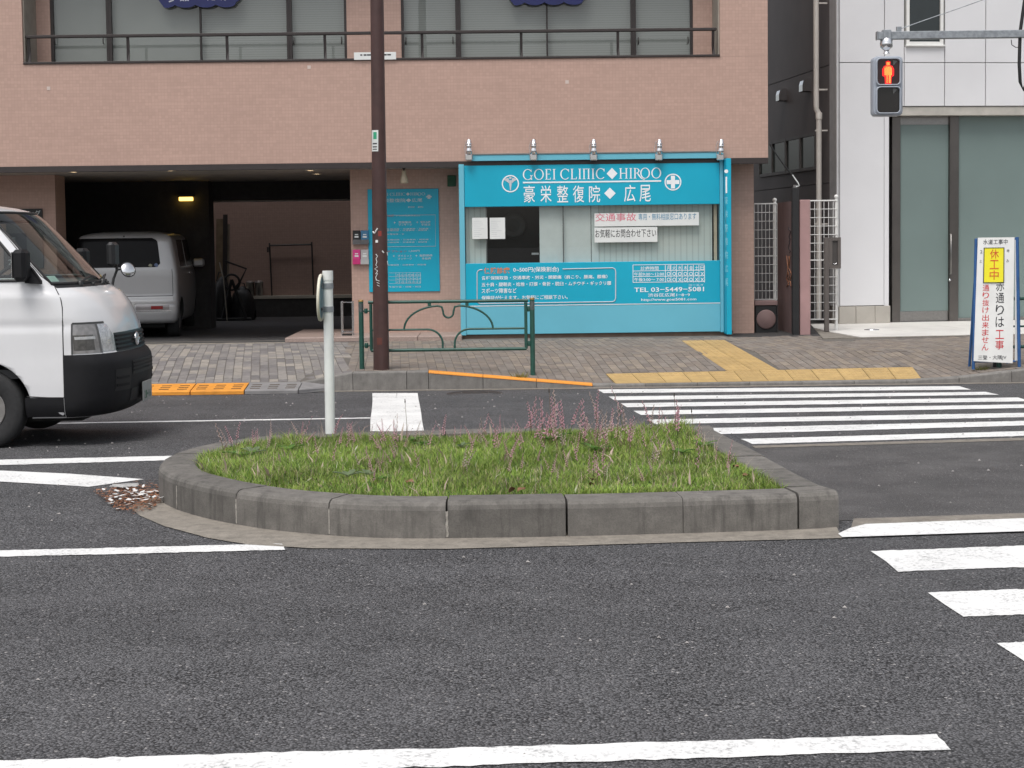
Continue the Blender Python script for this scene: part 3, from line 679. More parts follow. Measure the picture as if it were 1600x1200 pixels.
# driveway slab, granite step, downlights
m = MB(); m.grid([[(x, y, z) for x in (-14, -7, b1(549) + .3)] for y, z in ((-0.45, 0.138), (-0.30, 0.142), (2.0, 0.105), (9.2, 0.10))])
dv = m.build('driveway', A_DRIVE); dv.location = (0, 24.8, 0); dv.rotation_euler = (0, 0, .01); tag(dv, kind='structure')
m = MB(); m.box(-14, B.u(447, 533, -.35), -0.52, -0.40, 0.05, 0.148, 0.004); o = m.build('threshold', C_GUT, dv)
M_GRAN = mat('granite_step', (0.31, 0.235, 0.205), 0.5, 0.2, 60)
gs = MB(); ua, ub = B.u(445, 532, -.36), B.u(722, 528, -.30)
for i in range(4):
    a, b = lerp(ua, ub, i / 4) + .003, lerp(ua, ub, (i + 1) / 4) - .003
    o = part('granite_slab', M_GRAN, dv, [(a, b, -0.36, V1 - .002, 0.05, 0.205)], 0.008)
    if i == 0: o = part('granite_slab', M_GRAN, dv, [(ua, b1(549) - .002, V1 + .002, 2.0, 0.05, 0.204)], 0.008)
for p, v in (((115, 267), 0.7), ((266, 265), 0.75), ((485, 264.5), 0.6), ((495, 270), 1.4), ((518, 286), 2.9), ((532, 297), 4.2)):
    q5 = atZ(p[0], p[1] + 1.5, ZF0 + .012) - B.o; u, v = q5.dot(B.U), q5.dot(B.V); dl = bpy.data.objects.new('downlight', None); COL.objects.link(dl); dl.parent = bld
    m = MB(); m.lathe((u, v, ZF0 + 0.0145), (0, 0, -1), [(0.085, 0), (0.085, 0.008), (0.07, 0.010), (0.065, 0.003)], 20); m.build('trim_ring', mat('downlight_trim', (0.6, 0.55, 0.45), 0.4), dl)
    m = MB(); m.lathe((u, v, ZF0 + 0.0085), (0, 0, -1), [(0.064, 0), (0.0, 0.001)], 20); m.build('lens', emis('downlight_glow', (1.0, 0.72, 0.42), 3.5) if 'downlight_glow' not in MATS else MATS['downlight_glow'], dl)
# amber lamp on the partition
u, z = B.uz(290, 311, VP - .1); ly = thing('wall_lamp', 'small lit amber lamp box high on the dark garage partition', 'lamp', (0, 24.8, 0), .010)
part('lamp_body', M_BLACK, ly, [(u - .13, u + .13, VP - .12, VP - .002, z + .035, z + .09)], .006)
part('lamp_lens', emis('amber_glow', (1.0, 0.62, 0.12), 3.0), ly, [(u - .115, u + .115, VP - .11, VP - .01, z - .03, z + .034)], .004)

# upper signs: dark blue scalloped boards hung in front of the glass
M_NAVY = mat('navy_sign', (0.012, 0.018, 0.11), 0.4, 0.1)
for p0, p1, py, lb in ((248, 375, 12, 'dark blue scalloped sign board hanging behind the balcony rail, on the left windows'), (795, 918, 8, 'dark blue scalloped sign board hanging behind the balcony rail, on the right windows')):
    s = thing('sign_board', lb, 'sign', (0, 24.8, 0), .010, 'navy signs above the balcony'); v = VB - .06
    x0, x1, zb = B.u(p0, 5, v), B.u(p1, 5, v), B.z(p0, py, v); pts = []
    for i in range(61):
        t = i / 60; pts.append((lerp(x0, x1, t), v, zb + 0.045 - 0.05 * abs(math.sin(t * math.pi * 4.0 + .6)) ** .6 + (0.10 * max(0, abs(t - .5) * 2 - .86) / .14)))
    top = [(x - (x - (x0 + x1) / 2) * .0, v, 2 * (zb + .26) - z) for x, _, z in pts[::-1]]
    m = MB(); m.prism(pts + top, (0, .04, 0)); m.build('board', M_NAVY, s)
    m = MB()
    for i, ch in enumerate('う品へだけ'): m = MB(); text(m, ch, (lerp(x0, x1, .1 + .165 * i), v - .004, zb + .06), (1, 0, 0), (0, 0, 1), .13, .2, .01, True); m.build('lettering', M_LETTER2, s)
# white notice on the coping
n_ = thing('notice_plate', 'small white notice plate on the balcony coping behind the brown pole', 'notice', (0, 24.8, 0), .010)
x0, z1 = B.uz(553, 82, -.03); x1, z0 = B.uz(619, 93, -.03); part('plate', M_PAPER, n_, [(x0, x1, -.034, -.022, z0, z1)], .003)
m = MB()
for i in range(9):
    if i in (4,): continue
    xx = lerp(x0, x1, .15 + .08 * i); m.box(xx, xx + .03 + .012 * (i % 3), -.0352, -.0342, z1 - .05, z1 - .028)
m.build('print_marks', M_INK, n_)

# ------------------------------------------------------------------ clinic shopfront
VS = -0.03
def S(px, py, v=VS): return B.uz(px, py, v)
cl = thing('clinic_shopfront', 'turquoise clinic shopfront with white lettering and a wide window', 'shopfront', (0, 24.8, 0), .010)
sx0, sx1 = B.u(727, 400, VS), B.u(1125, 400, VS); zt_ = B.z(930, 256.5, VS); zh = B.z(930, 321.0, VS); zw = B.z(930, 409.5, VS); zl_ = B.z(930, 476.5, VS); zb_ = B.z(930, 520.5, VS)
hd = part('header_panel', M_TEAL, cl, [(sx0, sx1, VS, .30, zh, zt_)], .004)
lp = part('lower_panel', M_TEAL, cl, [(sx0, sx1, VS, .30, zl_ + .012, zw)], .004)
part('white_trim', M_LETTER, cl, [(sx0, sx1, VS - .004, .02, zl_ + .001, zl_ + .011)])
part('base_panel', M_LBLUE, cl, [(sx0, sx1, VS, .30, zb_, zl_)], .004)
part('left_post', M_LBLUE, cl, [(B.u(718.5, 400, VS), sx0 - .002, VS - .015, V1 + .02, zb_ - .01, zt_ + .02)], .004)
part('right_post', M_LBLUE, cl, [(sx1 + .002, B.u(1130.5, 400, VS), VS - .015, .32, zb_ - .01, zt_ + .03)], .004)
sb = part('side_box', M_TEAL, cl, [(B.u(1131, 400, VS), B.u(1143, 400, VS - .3), VS - .30, .2, zb_ - .03, zt_ + .05)], .004)
m = MB(); ux = B.u(1135, 300, VS - .31); 
for i, ch in enumerate('豪栄整復院広尾'): m = MB(); text(m, ch, (ux - .02, VS - .303, zt_ - .62 - i * .20), (1, 0, 0), (0, 0, 1), .04, .11, .0); m.build('lettering', mat('pale_cyan_letter', (.22, .55, .66), .4), sb)
m = MB(); m.lathe((ux, VS - .3005, zt_ - .14), (0, -1, 0), [(.028, 0), (.028, .002), (.022, .002)], 20, False); m.box(ux - .012, ux + .012, VS - .303, VS - .301, zt_ - .46, zt_ - .22)
m.build('side_mark', M_LETTER, sb)
pane('window_pane', GL_CLEAR, cl, sx0, sx1, VS + .04, zw, zh)
m = MB()
for p in (760, 880): 
    uu = B.u(p, 365, .03); m.box(uu - .008, uu + .008, VS + .05, VS + .075, zw, zh)
m.build('window_mullion', mat('grey_mullion', (.12, .13, .13), .4), cl)
VI = 0.10
LB = blind('vertical_blind', (0.50, 0.54, 0.51), False, 0.088, 0.74); LB2 = mat('white_screen', (0.50, 0.55, 0.54), 0.6, 0.05)
part('window_blind', LB, cl, [(B.u(936, 365, VI), sx1 - .10, VI, VI + .01, zw, zh)])
part('window_blind', LB, cl, [(sx0 + .01, B.u(760, 365, VI), VI, VI + .01, zw, zh)])
part('window_screen', LB2, cl, [(B.u(843, 365, VI), B.u(880, 365, VI), VI - .01, VI, zw, zh)])
part('window_screen', LB2, cl, [(B.u(881, 365, VI), B.u(923, 365, VI), VI - .012, VI - .002, zw, zh)])
part('window_screen', LB2, cl, [(B.u(924, 365, VI), B.u(935.5, 365, VI), VI - .01, VI, zw, zh)])
part('blind_edge', mat('beige_edge', (.45, .38, .28), .6), cl, [(sx1 - .075, sx1 - .03, VI - .02, VI, zw, zh)])
ud = B.u(802, 350, 1.0); zd = B.z(802, 352, 1.0); m = MB(); m.lathe((ud, 1.0, zd), (0, -1, 0), [(.10, 0), (.15, .02), (.20, 0), (.15, -.02), (.10, 0)], 24); m.build('door_wreath', mat('dim_wreath', (.10, .09, .085), .7), cl)
part('inner_shelf', mat('grey_shelf', (.3, .3, .3), .5), cl, [(B.u(831, 396, .25), B.u(842, 396, .25), .25, .4, B.z(836, 398, .25), B.z(836, 395, .25))])
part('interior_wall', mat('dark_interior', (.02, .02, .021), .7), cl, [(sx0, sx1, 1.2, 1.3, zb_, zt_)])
# header lettering -- letters with serifs drawn as strokes
def serif_glyph(mb, ch, org, h, ax, up):
    P = lambda x, y: org + ax * (x * h) + up * (y * h)
    def q(x0, y0, x1, y1): mb.poly([P(x0, y0), P(x1, y0), P(x1, y1), P(x0, y1)])
    def ring(cx, cy, rx, ry, th, tv, a0=0, a1=360, n=36):
        k = [math.radians(lerp(a0, a1, i / n)) for i in range(n + 1)]
        o = [P(cx + rx * math.cos(a), cy + ry * math.sin(a)) for a in k]; i_ = [P(cx + (rx - th) * math.cos(a), cy + (ry - tv) * math.sin(a)) for a in k]
        mb.grid([o, i_], False)
    T, t = .13, .06
    def stem(x): q(x, 0, x + T, 1); q(x - .08, 0, x, t * .8); q(x + T, 0, x + T + .08, t * .8); q(x - .08, 1 - t * .8, x, 1); q(x + T, 1 - t * .8, x + T + .08, 1)
    if ch == 'O': ring(.5, .5, .5, .52, T, t); return 1.0
    if ch == 'C': ring(.5, .5, .5, .52, T, t, 42, 318); q(.82, .70, .88, .98); return .92
    if ch == 'G': ring(.5, .5, .5, .52, T, t, 42, 335); q(.80, .0, .80 + T, .42); q(.72, .38, 1.0, .44); q(.82, .72, .88, .98); return 1.0
    if ch == 'I': stem(.08); return .30
    if ch == 'L': stem(.08); q(.29, 0, .62, t); q(.56, t, .62, .24); return .66
    if ch == 'E': stem(.08); q(.29, 0, .58, t); q(.29, 1 - t, .58, 1); q(.21, .49, .50, .55); q(.53, t, .58, .2); q(.53, .8, .58, 1 - t); return .64
    if ch == 'H': stem(.08); stem(.66); q(.21, .48, .66, .55); return .90
    if ch == 'Π': stem(.08); stem(.54); q(.29, .93, .46, 1); return .78
    if ch == 'R':
        stem(.08); ring(.24, .74, .36, .26, .12, t, -90, 90, 16)
        k = [(.34, .48), (.52, .22), (.75, -.02), (1.05, -.14)]
        mb.grid([[P(x, y) for x, y in k], [P(x + .13, y + .03) for x, y in k]], False); return .72
    return .3
def serif(mb, s, org, ax, up, wid, h, gap=.13):
    tmp = MB(); x = 0.0; O = Vector((0, 0, 0)); A, U_ = Vector((1, 0, 0)), Vector((0, 0, 1))
    for ch in s:
        if ch == ' ': x += .34; continue
        if ch == '◆': tmp.poly([(x + .05, 0, .5), (x + .6, 0, -.05), (x + 1.15, 0, .5), (x + .6, 0, 1.05)]); x += 1.2 + gap; continue
        x += serif_glyph(tmp, ch, Vector((x, 0, 0)), 1.0, A, U_) + (-.05 if ch == 'R' else gap)
    k = wid / (x - gap); org, ax, up = Vector(org), Vector(ax), Vector(up)
    mb.add([org + ax * (v[0] * k) + up * (v[2] * h) for v in tmp.v], tmp.f)
VL = VS - .0035
m = MB(); a, z0 = S(817, 279.5, VL); b, z1 = S(1033, 262.5, VL); zc = B.z(925, 271.5, VL)
serif(m, 'GOEI CLIΠIC◆HIROO', (a, VL, zc - .078), (1, 0, 0), (0, 0, 1), b - a, .155); m.build('latin_lettering', M_LETTER, hd)
m = MB(); zc = B.z(925, 284.0, VL); m.box(a, b, VL - .001, VL + .002, zc - .011, zc + .011); m.build('dividing_line', M_LETTER, hd)
for ch, px in zip('豪栄整復院', (827, 853, 879, 904, 929)):
    u, zc = S(px, 303, VL); m = MB(); text(m, ch, (u - .083, VL, zc - .125), (1, 0, 0), (0, 0, 1), .166, .25, .004); m.build('lettering', M_LETTER, hd)
for ch, px in zip('広尾', (984, 1008)):
    u, zc = S(px, 302, VL); m = MB(); text(m, ch, (u - .083, VL, zc - .125), (1, 0, 0), (0, 0, 1), .166, .25, .004); m.build('lettering', M_LETTER, hd)
u, zc = S(953, 302, VL); m = MB(); m.poly([(u - .085, VL, zc), (u, VL, zc - .085), (u + .085, VL, zc), (u, VL, zc + .085)]); m.build('diamond', M_LETTER, hd); m = MB()
def ringat(mb, px, py, r, th):
    u, z = S(px, py, VL); k = [2 * math.pi * i / 40 for i in range(41)]
    mb.grid([[(u + r * math.cos(q), VL, z + r * math.sin(q)) for q in k], [(u + (r - th) * math.cos(q), VL, z + (r - th) * math.sin(q)) for q in k]], False); return u, z
u, z = ringat(m, 797.5, 287, .128, .018); m.build('emblem_ring', M_LETTER, hd); m = MB(); u2, z2 = ringat(m, 1051.5, 284.5, .125, .018)
m.poly([(u2 - .03, VL, z2 - .095), (u2 + .03, VL, z2 - .095), (u2 + .03, VL, z2 + .095), (u2 - .03, VL, z2 + .095)])
for s in (-1, 1): m.poly([(u2 + s * .031, VL, z2 - .03), (u2 + s * .095, VL, z2 - .03), (u2 + s * .095, VL, z2 + .03), (u2 + s * .031, VL, z2 + .03)])
m.build('cross_emblem', M_LETTER, hd)
m = MB()                                                      # winged staff emblem
m.poly([(u - .016, VL, z - .02), (u - .006, VL, z - .10), (u + .006, VL, z - .10), (u + .016, VL, z - .02), (u + .02, VL, z + .05), (u - .02, VL, z + .05)])
for s in (-1, 1): m.poly([(u + s * .021, VL, z + .005), (u + s * .05, VL, z + .03), (u + s * .09, VL, z + .055), (u + s * .085, VL, z + .075), (u + s * .03, VL, z + .085), (u + s * .021, VL, z + .06)])
m.lathe((u, VL, z + .085), (0, -1, 0), [(.018, 0), (.018, .001), (0, .001)], 14, False); m.build('emblem', M_LETTER2, hd)
# lower panel lettering
def tl(mb, s, p0, p1, y0, y1, bold=.008, v=VL, mt=None):
    a, zb = S(p0, y1, v); b, zt = S(p1, y0, v); m1 = MB(); text(m1, s, (a, v, zb), (1, 0, 0), (0, 0, 1), b - a, zt - zb, bold * .45); m1.build('lettering', mt or M_LETTER, lp)
m = MB(); tl(m, '0~500円(保険割合)', 802, 873, 416.5, 426.5, .02); tl(m, '各種保険取扱・交通事故・労災・関節痛（肩こり、腰痛、膝痛）', 752.5, 949, 429, 437.5, .02)
tl(m, '五十肩・腱鞘炎・捻挫・打撲・骨折・脱臼・ムチウチ・ギックリ腰', 752.5, 955, 439, 448, .02); tl(m, 'スポーツ障害など', 752.5, 807, 450, 458.5, .02); tl(m, '保険証が使えます。お気軽にご相談下さい。', 752.5, 887, 460.5, 469, .02)
tl(m, '診療時間', 1001, 1029, 416, 422.5, .01)
for i, ch in enumerate('月火水木金土日'): tl(m, ch, 1042 + 8.75 * i, 1047.5 + 8.75 * i, 415, 422, .012)
tl(m, '午前9:00〜12:00', 991, 1037.5, 425, 431.5, .015); tl(m, '午後3:00〜 7:00', 991, 1037.5, 433.5, 440, .015)
for j, row in enumerate(('○○○○○○×', '○○×○○××')):
    for i, ch in enumerate(row):
        px, py = 1044.7 + 8.75 * i, 427.8 + 9 * j
        u, z = S(px, py, VL)
        if ch == '○':
            k = [2 * math.pi * q / 18 for q in range(19)]; m.grid([[(u + .027 * math.cos(q), VL, z + .027 * math.sin(q)) for q in k], [(u + .018 * math.cos(q), VL, z + .018 * math.sin(q)) for q in k]], False)
        else:
            for s in (-1, 1): m.poly([(u - .024, VL - .0003 * s, z - s * .024), (u - .017, VL - .0003 * s, z - s * .028), (u + .024, VL - .0003 * s, z + s * .022), (u + .017, VL - .0003 * s, z + s * .028)])
gx_ = [989, 1039.5] + [1039.5 + 8.75 * i for i in range(1, 8)]; gy_ = [414, 423.5, 432.3, 441.3]
for y in gy_:
    a, z = S(989, y, VL); b, _ = S(gx_[-1], y, VL); z += 0.0; m.box(a, b, VL - .0006, VL + .001, z - .004, z + .004)
for x in gx_:
    u, z1 = S(x, 414, VL); _, z0 = S(x, 441.3, VL); m.box(u - .004, u + .004, VL - .0012, VL + .0008, z0, z1)
tl(m, 'コーエイ', 1076, 1099, 443.5, 447, .004); tl(m, 'TEL 03−5449−5081', 991, 1100, 448, 456.5, .025); tl(m, '渋谷区広尾1−8−9', 1012.5, 1078, 457.5, 464, .012); tl(m, 'http://www.goei5081.com', 1002, 1088, 465.2, 471.5, .02)
m.build('timetable_ruling', M_LETTER, lp)
tl(None, '保険診療', 756, 796.5, 417.5, 428, .045, VL, M_ORANGEINK)
m = MB(); k = [(879, 420.4), (957, 418.6), (960.5, 420), (962, 424), (962, 466), (960.5, 470), (957, 471.5), (750, 474.5), (747, 473), (745.5, 468), (745.5, 426), (747, 423), (750, 421.6), (754, 421.4)]
pp = [S(*q, VL) for q in k]; m.tube([(a, VL + .002, z) for a, z in pp], .0085, 6); m.build('panel_border', M_LETTER2, lp)
# light bar above and five chrome spotlights
zb1 = B.z(930, 250, -.06); zb2 = B.z(930, 238, -.06); ub0, ub1 = B.u(737, 245, -.06), B.u(1131, 245, -.06)
bar = thing('light_bar', 'pale blue bar above the clinic sign carrying the spotlights', 'bar', (0, 24.8, 0), .010)
part('bar_face', M_LBLUE, bar, [(ub0, ub1, -.075, -.016, zb1 + .005, zb2 - .02)], .003); part('bar_top', M_STEEL, bar, [(ub0, ub1, -.085, -.016, zb2 - .019, zb2)], .002)
spots = (733, 834, 928, 1030, 1126); nm = ['leftmost chrome spotlight, over the left post of the clinic sign', 'chrome spotlight second from left on the bar over the clinic sign', 'middle chrome spotlight on the bar over the clinic sign', 'chrome spotlight fourth from left on the bar over the clinic sign', 'rightmost chrome spotlight, over the side box of the clinic sign']
for i, (p, lb) in enumerate(zip(spots, nm)):
    u, z = B.uz(p, 247.5, -.13); s = thing('spotlight', lb, 'spotlight', tuple(B.o + B.U * u + B.V * -.13 + Vector((0, 0, z))), .010, 'spotlights over the clinic sign'); tl_ = (.0, .01, -.005, .03, .06)[i]
    m = MB(); m.box(-.06, .05, -.02, .05, -.03, .06, .012); m.build('clamp', M_CHROME, s)
    m = MB(); m.lathe((0, 0, .06), (tl_, -.05, 1), [(.035, 0), (.048, .02), (.05, .07), (.04, .085), (.04, .10), (.046, .115), (.046, .14), (.03, .15)], 14); m.build('lamp_body', M_CHROME, s)
    m = MB(); m.lathe((tl_ * .15, -.008, .21), (tl_, -.05, 1), [(.05, 0), (.052, .012), (.036, .02), (.036, .055), (.022, .075), (0, .078)], 14); m.build('lamp_head', M_CHROME, s)
    m = MB(); m.tube([(-.05, .03, .04), (-.065, .04, .16), (-.04, .03, .25), (0, .01, .24)], .006, 6); m.build('bracket', M_CHROME, s)
# papers and banners on the window
def paper(name, lb, cat, p0, p1, y0, y1, mats, group=None, v=-.002, thick=.002):
    s = thing(name, lb, cat, (0, 24.8, 0), .010, group); a, zb = B.uz(p0, y1, v); b, zt = B.uz(p1, y0, v); part('sheet', mats, s, [(a, b, v, v + thick, zb, zt)]); return s, a, b, zb, zt
VO = VS + .034
for p0, p1, lb in ((738, 761.5, 'white paper notice on the clinic window, half over the pale blind'), (765.5, 789, 'white paper notice on the clinic window, wholly over the dark doorway')):
    s, a, b, zb, zt = paper('paper_notice', lb, 'notice', p0, p1, 340, 373.5, M_PAPER, 'papers on the clinic window', VO)
    m = MB(); zz = zt - .05
    for i in range(9):
        ln = random.uniform(.4, .9); m.box(a + .025, a + .025 + (b - a - .05) * ln, VO - .0006, VO + .0005, zz - .004, zz); zz -= .028
    m.build('print_lines', mat('faint_print', (.45, .48, .5), .7), s)
s, a, b, zb, zt = paper('window_banner', 'white banner strip with pink and blue writing at the top of the clinic window', 'banner', 929, 1092, 331.5, 354, M_PAPER, None, VO)
m = MB(); text(m, '交通事故', (a + .012, VO - .001, zb + .075), (1, 0, 0), (0, 0, 1), .61, .12, .004); m.build('pink_lettering', M_PINKINK, s)
m = MB(); text(m, '専用・無料相談窓口あります', (a + .655, VO - .001, zb + .085), (1, 0, 0), (0, 0, 1), .86, .10, .004); m.build('blue_lettering', M_BLUEINK, s)
s, a, b, zb, zt = paper('window_banner', 'shorter white banner with black writing under the pink and blue one', 'banner', 929, 1027, 354.5, 379, M_PAPER, None, VO)
m = MB(); text(m, 'お気軽にお問合わせ下さい', (a + .012, VO - .001, zb + .07), (1, 0, 0), (0, 0, 1), b - a - .03, .125, .006); m.build('lettering', M_INK, s)

# ------------------------------------------------------------------ wall beside the shopfront
VW = V1 - .02
ps = thing('wall_poster', 'turquoise clinic poster board on the tiled wall behind the brown pole', 'poster', (0, 24.8, 0), .010)
a, zb = B.uz(577, 456.5, VW); b, zt = B.uz(685, 294.5, VW); part('board', M_TEAL, ps, [(a, b, VW, V1 - .001, zb, zt)], .003)
v = VW - .0025; W_ = b - a; H_ = zt - zb; X = lambda f: a + W_ * f; Z = lambda f: zt - H_ * f
M_PL1 = mat('shade_grey_letter', (.50, .55, .57), .5)  # lettering greyed so its colour carries the shade under the soffit
def pl_(s, o, ax, up, w_, h_, bold=0., keep=False, mt=M_PL1): m1 = MB(); text(m1, s, o, ax, up, w_, h_, bold * .5, keep); m1.build('lettering', mt, ps)
m = MB(); serif(m, 'GOEI CLIΠIC◆HIROO', (X(.13), v, Z(.065)), (1, 0, 0), (0, 0, 1), W_ * .68, .045); m.build('latin_lettering', M_PL1, ps); m = MB()
pl_('豪栄整復院◆広尾', (X(.15), v, Z(.13)), (1, 0, 0), (0, 0, 1), W_ * .62, .06, .004)
m.box(X(.845), X(.885), v - .001, v + .001, Z(.10), Z(.06)); m.box(X(.825), X(.905), v - .0015, v + .0005, Z(.085), Z(.072)); m.build('cross_mark', M_PL1, ps); m = MB()
pl_('院 長', (X(.57), v, Z(.185)), (1, 0, 0), (0, 0, 1), W_ * .22, .025, .004)
for y, wds in ((.395, .62), (.405, .0), (.41, .6), (.445, .25), (.50, .62), (.525, .6), (.745, .55), (.80, .0)):
    if wds: pl_('・'.join(['各種保険', '交通事故', '関節痛', '五十肩'])[:int(24 * wds)], (X(.26), v, Z(y)), (1, 0, 0), (0, 0, 1), W_ * wds, .022, .004)
pl_('0~500円(保険割合)', (X(.40), v, Z(.27)), (1, 0, 0), (0, 0, 1), W_ * .33, .03, .004); pl_('1,000円', (X(.57), v, Z(.615)), (1, 0, 0), (0, 0, 1), W_ * .15, .032, .006)
for y, tx in ((.335, (('+', .36, .03), ('筋膜整体', .43, .18), ('+', .68, .03), ('電気治療', .74, .14))), (.36, (('マッサージ', .43, .19), ('手技法', .75, .13))), (.66, (('+', .34, .03), ('ダイエット', .41, .2), ('+', .66, .03), ('脂肪燃焼', .72, .18))), (.69, (('マッサージ', .41, .2), ('手技療', .75, .13)))):
    for s_, f, wd in tx: pl_(s_, (X(f), v, Z(y)), (1, 0, 0), (0, 0, 1), W_ * wd, .034 if len(s_) > 1 else .03, .012, len(s_) == 1)
for r in (.815, .85, .885, .92):
    m.box(X(.28), X(.73), v - .0004, v + .001, Z(r) - .002, Z(r) + .002)
for i in range(8): m.box(X(.38 + .05 * i) - .002, X(.38 + .05 * i) + .002, v - .0008, v + .0008, Z(.92), Z(.815))
pl_('月火水木金土日', (X(.39), v, Z(.845)), (1, 0, 0), (0, 0, 1), W_ * .34, .026, .006); pl_('○○○○○○×', (X(.39), v, Z(.88)), (1, 0, 0), (0, 0, 1), W_ * .34, .024, .006); pl_('○○×○○××', (X(.39), v, Z(.915)), (1, 0, 0), (0, 0, 1), W_ * .34, .024, .006)
pl_('午前午後・日曜・祝日', (X(.28), v, Z(.96)), (1, 0, 0), (0, 0, 1), W_ * .45, .026, .008)
m.build('table_ruling', M_PL1, ps)
M_DR = mat('dull_red_letter', (.35, .06, .07), .5); pl_('保険診療', (X(.20), v, Z(.27)), (1, 0, 0), (0, 0, 1), W_ * .17, .036, .03, False, M_DR); pl_('オプション', (X(.26), v, Z(.615)), (1, 0, 0), (0, 0, 1), W_ * .28, .032, .02, False, M_DR)
m = MB(); m.tube([(X(.18), v, Z(.255)), (X(.95), v, Z(.255)), (X(.95), v, Z(.56)), (X(.18), v, Z(.56))], .004, 5); m.build('border', mat('shade_grey_letter', (.5, .55, .57)), ps)
def leaflet(lb, p0, p1, y0, y1, mt, mark=None):
    s = thing('leaflet_holder', lb, 'leaflet', (0, 24.8, 0), .010, 'leaflet holders on the tiled wall'); a, zb = B.uz(p0, y1, VW - .04); b, zt = B.uz(p1, y0, VW - .04)
    part('leaflet', mt, s, [(a + .004, b - .004, VW - .03, VW - .01, zb + .012, zt)], .003)
    m = MB(); m.box(a, b, VW - .045, VW - .035, zb, zb + (zt - zb) * .35); m.box(a, b, VW - .035, V1 - .001, zb, zb + .008); m.build('holder', mat('clear_plastic_grey', (.12, .12, .125), .2) if mark is None else mat('holder_' + mark, {'pink': (.5, .03, .16), 'white': (.4, .4, .4)}[mark], .3), s)
    m = MB(); m.box(lerp(a, b, .25), lerp(a, b, .75), VW - .0315, VW - .03, zt - .11, zt - .085); m.box(lerp(a, b, .3), lerp(a, b, .7), VW - .0315, VW - .03, zt - .07, zt - .055); m.build('print', M_PAPER, s)
leaflet('black leaflet in a wall holder left of the poster board', 551, 563, 360, 382, M_BLACK)
leaflet('blue leaflet in a wall holder left of the poster board', 563.5, 576, 360, 382, mat('blue_leaflet', (.05, .17, .30), .5))
leaflet('bright pink leaflet in the lower wall holder', 551, 563, 390, 413, mat('pink_leaflet', (.60, .04, .22), .5), 'pink')
leaflet('pale grey leaflet beside the bright pink one', 563.5, 576, 390, 413, mat('grey_leaflet', (.42, .40, .40), .5), 'white')
u, z = B.uz(631, 262.5, .2); sp = thing('flood_lamp', 'small pale bell-shaped lamp hanging under the soffit above the poster', 'lamp', tuple(B.o + B.U * u + B.V * .2), .010)
zc = ZF0 + .014; M_BEI = mat('beige_lamp', (.42, .36, .26), .5)
m = MB(); m.lathe((0, 0, zc), (0, 0, -1), [(.025, 0), (.025, .02), (.012, .025), (.012, .05)], 12); m.build('mount', M_BLACK, sp)
m = MB(); m.lathe((0, 0, zc - .045), (0, .12, -1), [(.03, 0), (.035, .06), (.05, .11), (.062, .17), (.058, .19), (0, .18)], 16); m.build('shade', M_BEI, sp)
u, z = B.uz(706, 282, V1 - .03); es = tag(part('green_plate', mat('green_plate', (.01, .075, .03), .5), None, [(u - .07, u + .06, V1 - .02, V1 - .001, z - .09, z + .08)], .004), 'small dark green plate on the tiled wall next to the clinic sign', 'plate'); es.location = (0, 24.8, 0); es.rotation_euler = (0, 0, .01)
# directory sign on the left pillar
ds = thing('directory_sign', 'dark framed parking and floor directory on the left tiled pillar', 'sign', (0, 24.8, 0), .010); vv = 1.28
a, zb = B.uz(12, 420, vv); b, zt = B.uz(66, 326, vv); part('board', mat('sign_grey', (.10, .095, .09), .5), ds, [(a, b, vv - .02, vv + .019, zb, zt)], .004)
part('title_bar', M_BLACK, ds, [(a, b, vv - .024, vv - .0205, zt - .13, zt)]); part('floor_bar', M_BLACK, ds, [(a - .05, b - .25, vv - .024, vv - .0205, zb, zb + .55)])
m = MB(); text(m, 'パーキング', (a + .02, vv - .026, zt - .11), (1, 0, 0), (0, 0, 1), b - a - .04, .085, .01); m.build('lettering', mat('shade_grey_letter', (.5, .55, .57)), ds)
for i, s_ in enumerate(('2F', '3F', '4F')): m = MB(); text(m, s_, (a + .02, vv - .026, zb + .06 + .17 * i), (1, 0, 0), (0, 0, 1), .12, .085, .006); m.build('lettering', mat('shade_grey_letter', (.5, .55, .57)), ds)
# ------------------------------------------------------------------ things at the back of the garage
def bw(px, py, v): u, z = B.uz(px, py, v); return Vector((u, v, z))
rk = thing('garment_rack', 'thin black metal frame standing against the brown back wall', 'rack', (0, 24.8, 0), .010); v = VC - .10; zf = zl
a, b, c, d = bw(421, 382, v), bw(487, 382, v), bw(425, 463, v), bw(490, 462, v)
for nm_, p, q in (('upright', (a.x, v, a.z + .03), (c.x, v, zf)), ('upright', (b.x, v, b.z + .05), (d.x, v, zf)), ('top_bar', (a.x, v, a.z - .02), (b.x, v, b.z))):
    m = MB(); m.tube([p, q], .016, 8); m.build(nm_, M_BLACK, rk)
part('hook_block', M_BLACK, rk, [(a.x - .05, a.x - .017, v - .03, v + .03, a.z - .16, a.z - .05)], .005)
bk = []
for p, lb in ((391, 'left of two small metal buckets by the back wall of the garage'), (405, 'right of two small metal buckets by the back wall of the garage')):
    q = bw(p, 452, VC - .1); t = thing('bucket', lb, 'bucket', tuple(B.o + B.U * q.x + B.V * (VC - .1) + Vector((0, 0, zf))), 0, 'buckets at the back of the garage')
    m = MB(); zt2 = .27; m.lathe((0, 0, 0), (0, 0, 1), [(.07, 0), (.085, zt2), (.09, zt2), (.088, zt2 + .01), (.078, zt2), (.065, .02), (0, .02)], 18); m.build('bucket_body', M_STEEL, t)
    m = MB(); m.tube([(-.088, 0, zt2), (-.06, -.05, zt2 + .03), (.06, -.05, zt2 + .03), (.088, 0, zt2)], .005, 6); m.build('handle', M_CHROME, t)
zf = .10
ld = thing('plank_stack', 'tall dark brown boards leaning in the back corner of the garage', 'boards', (0, 24.8, 0), .010); v = 8.0
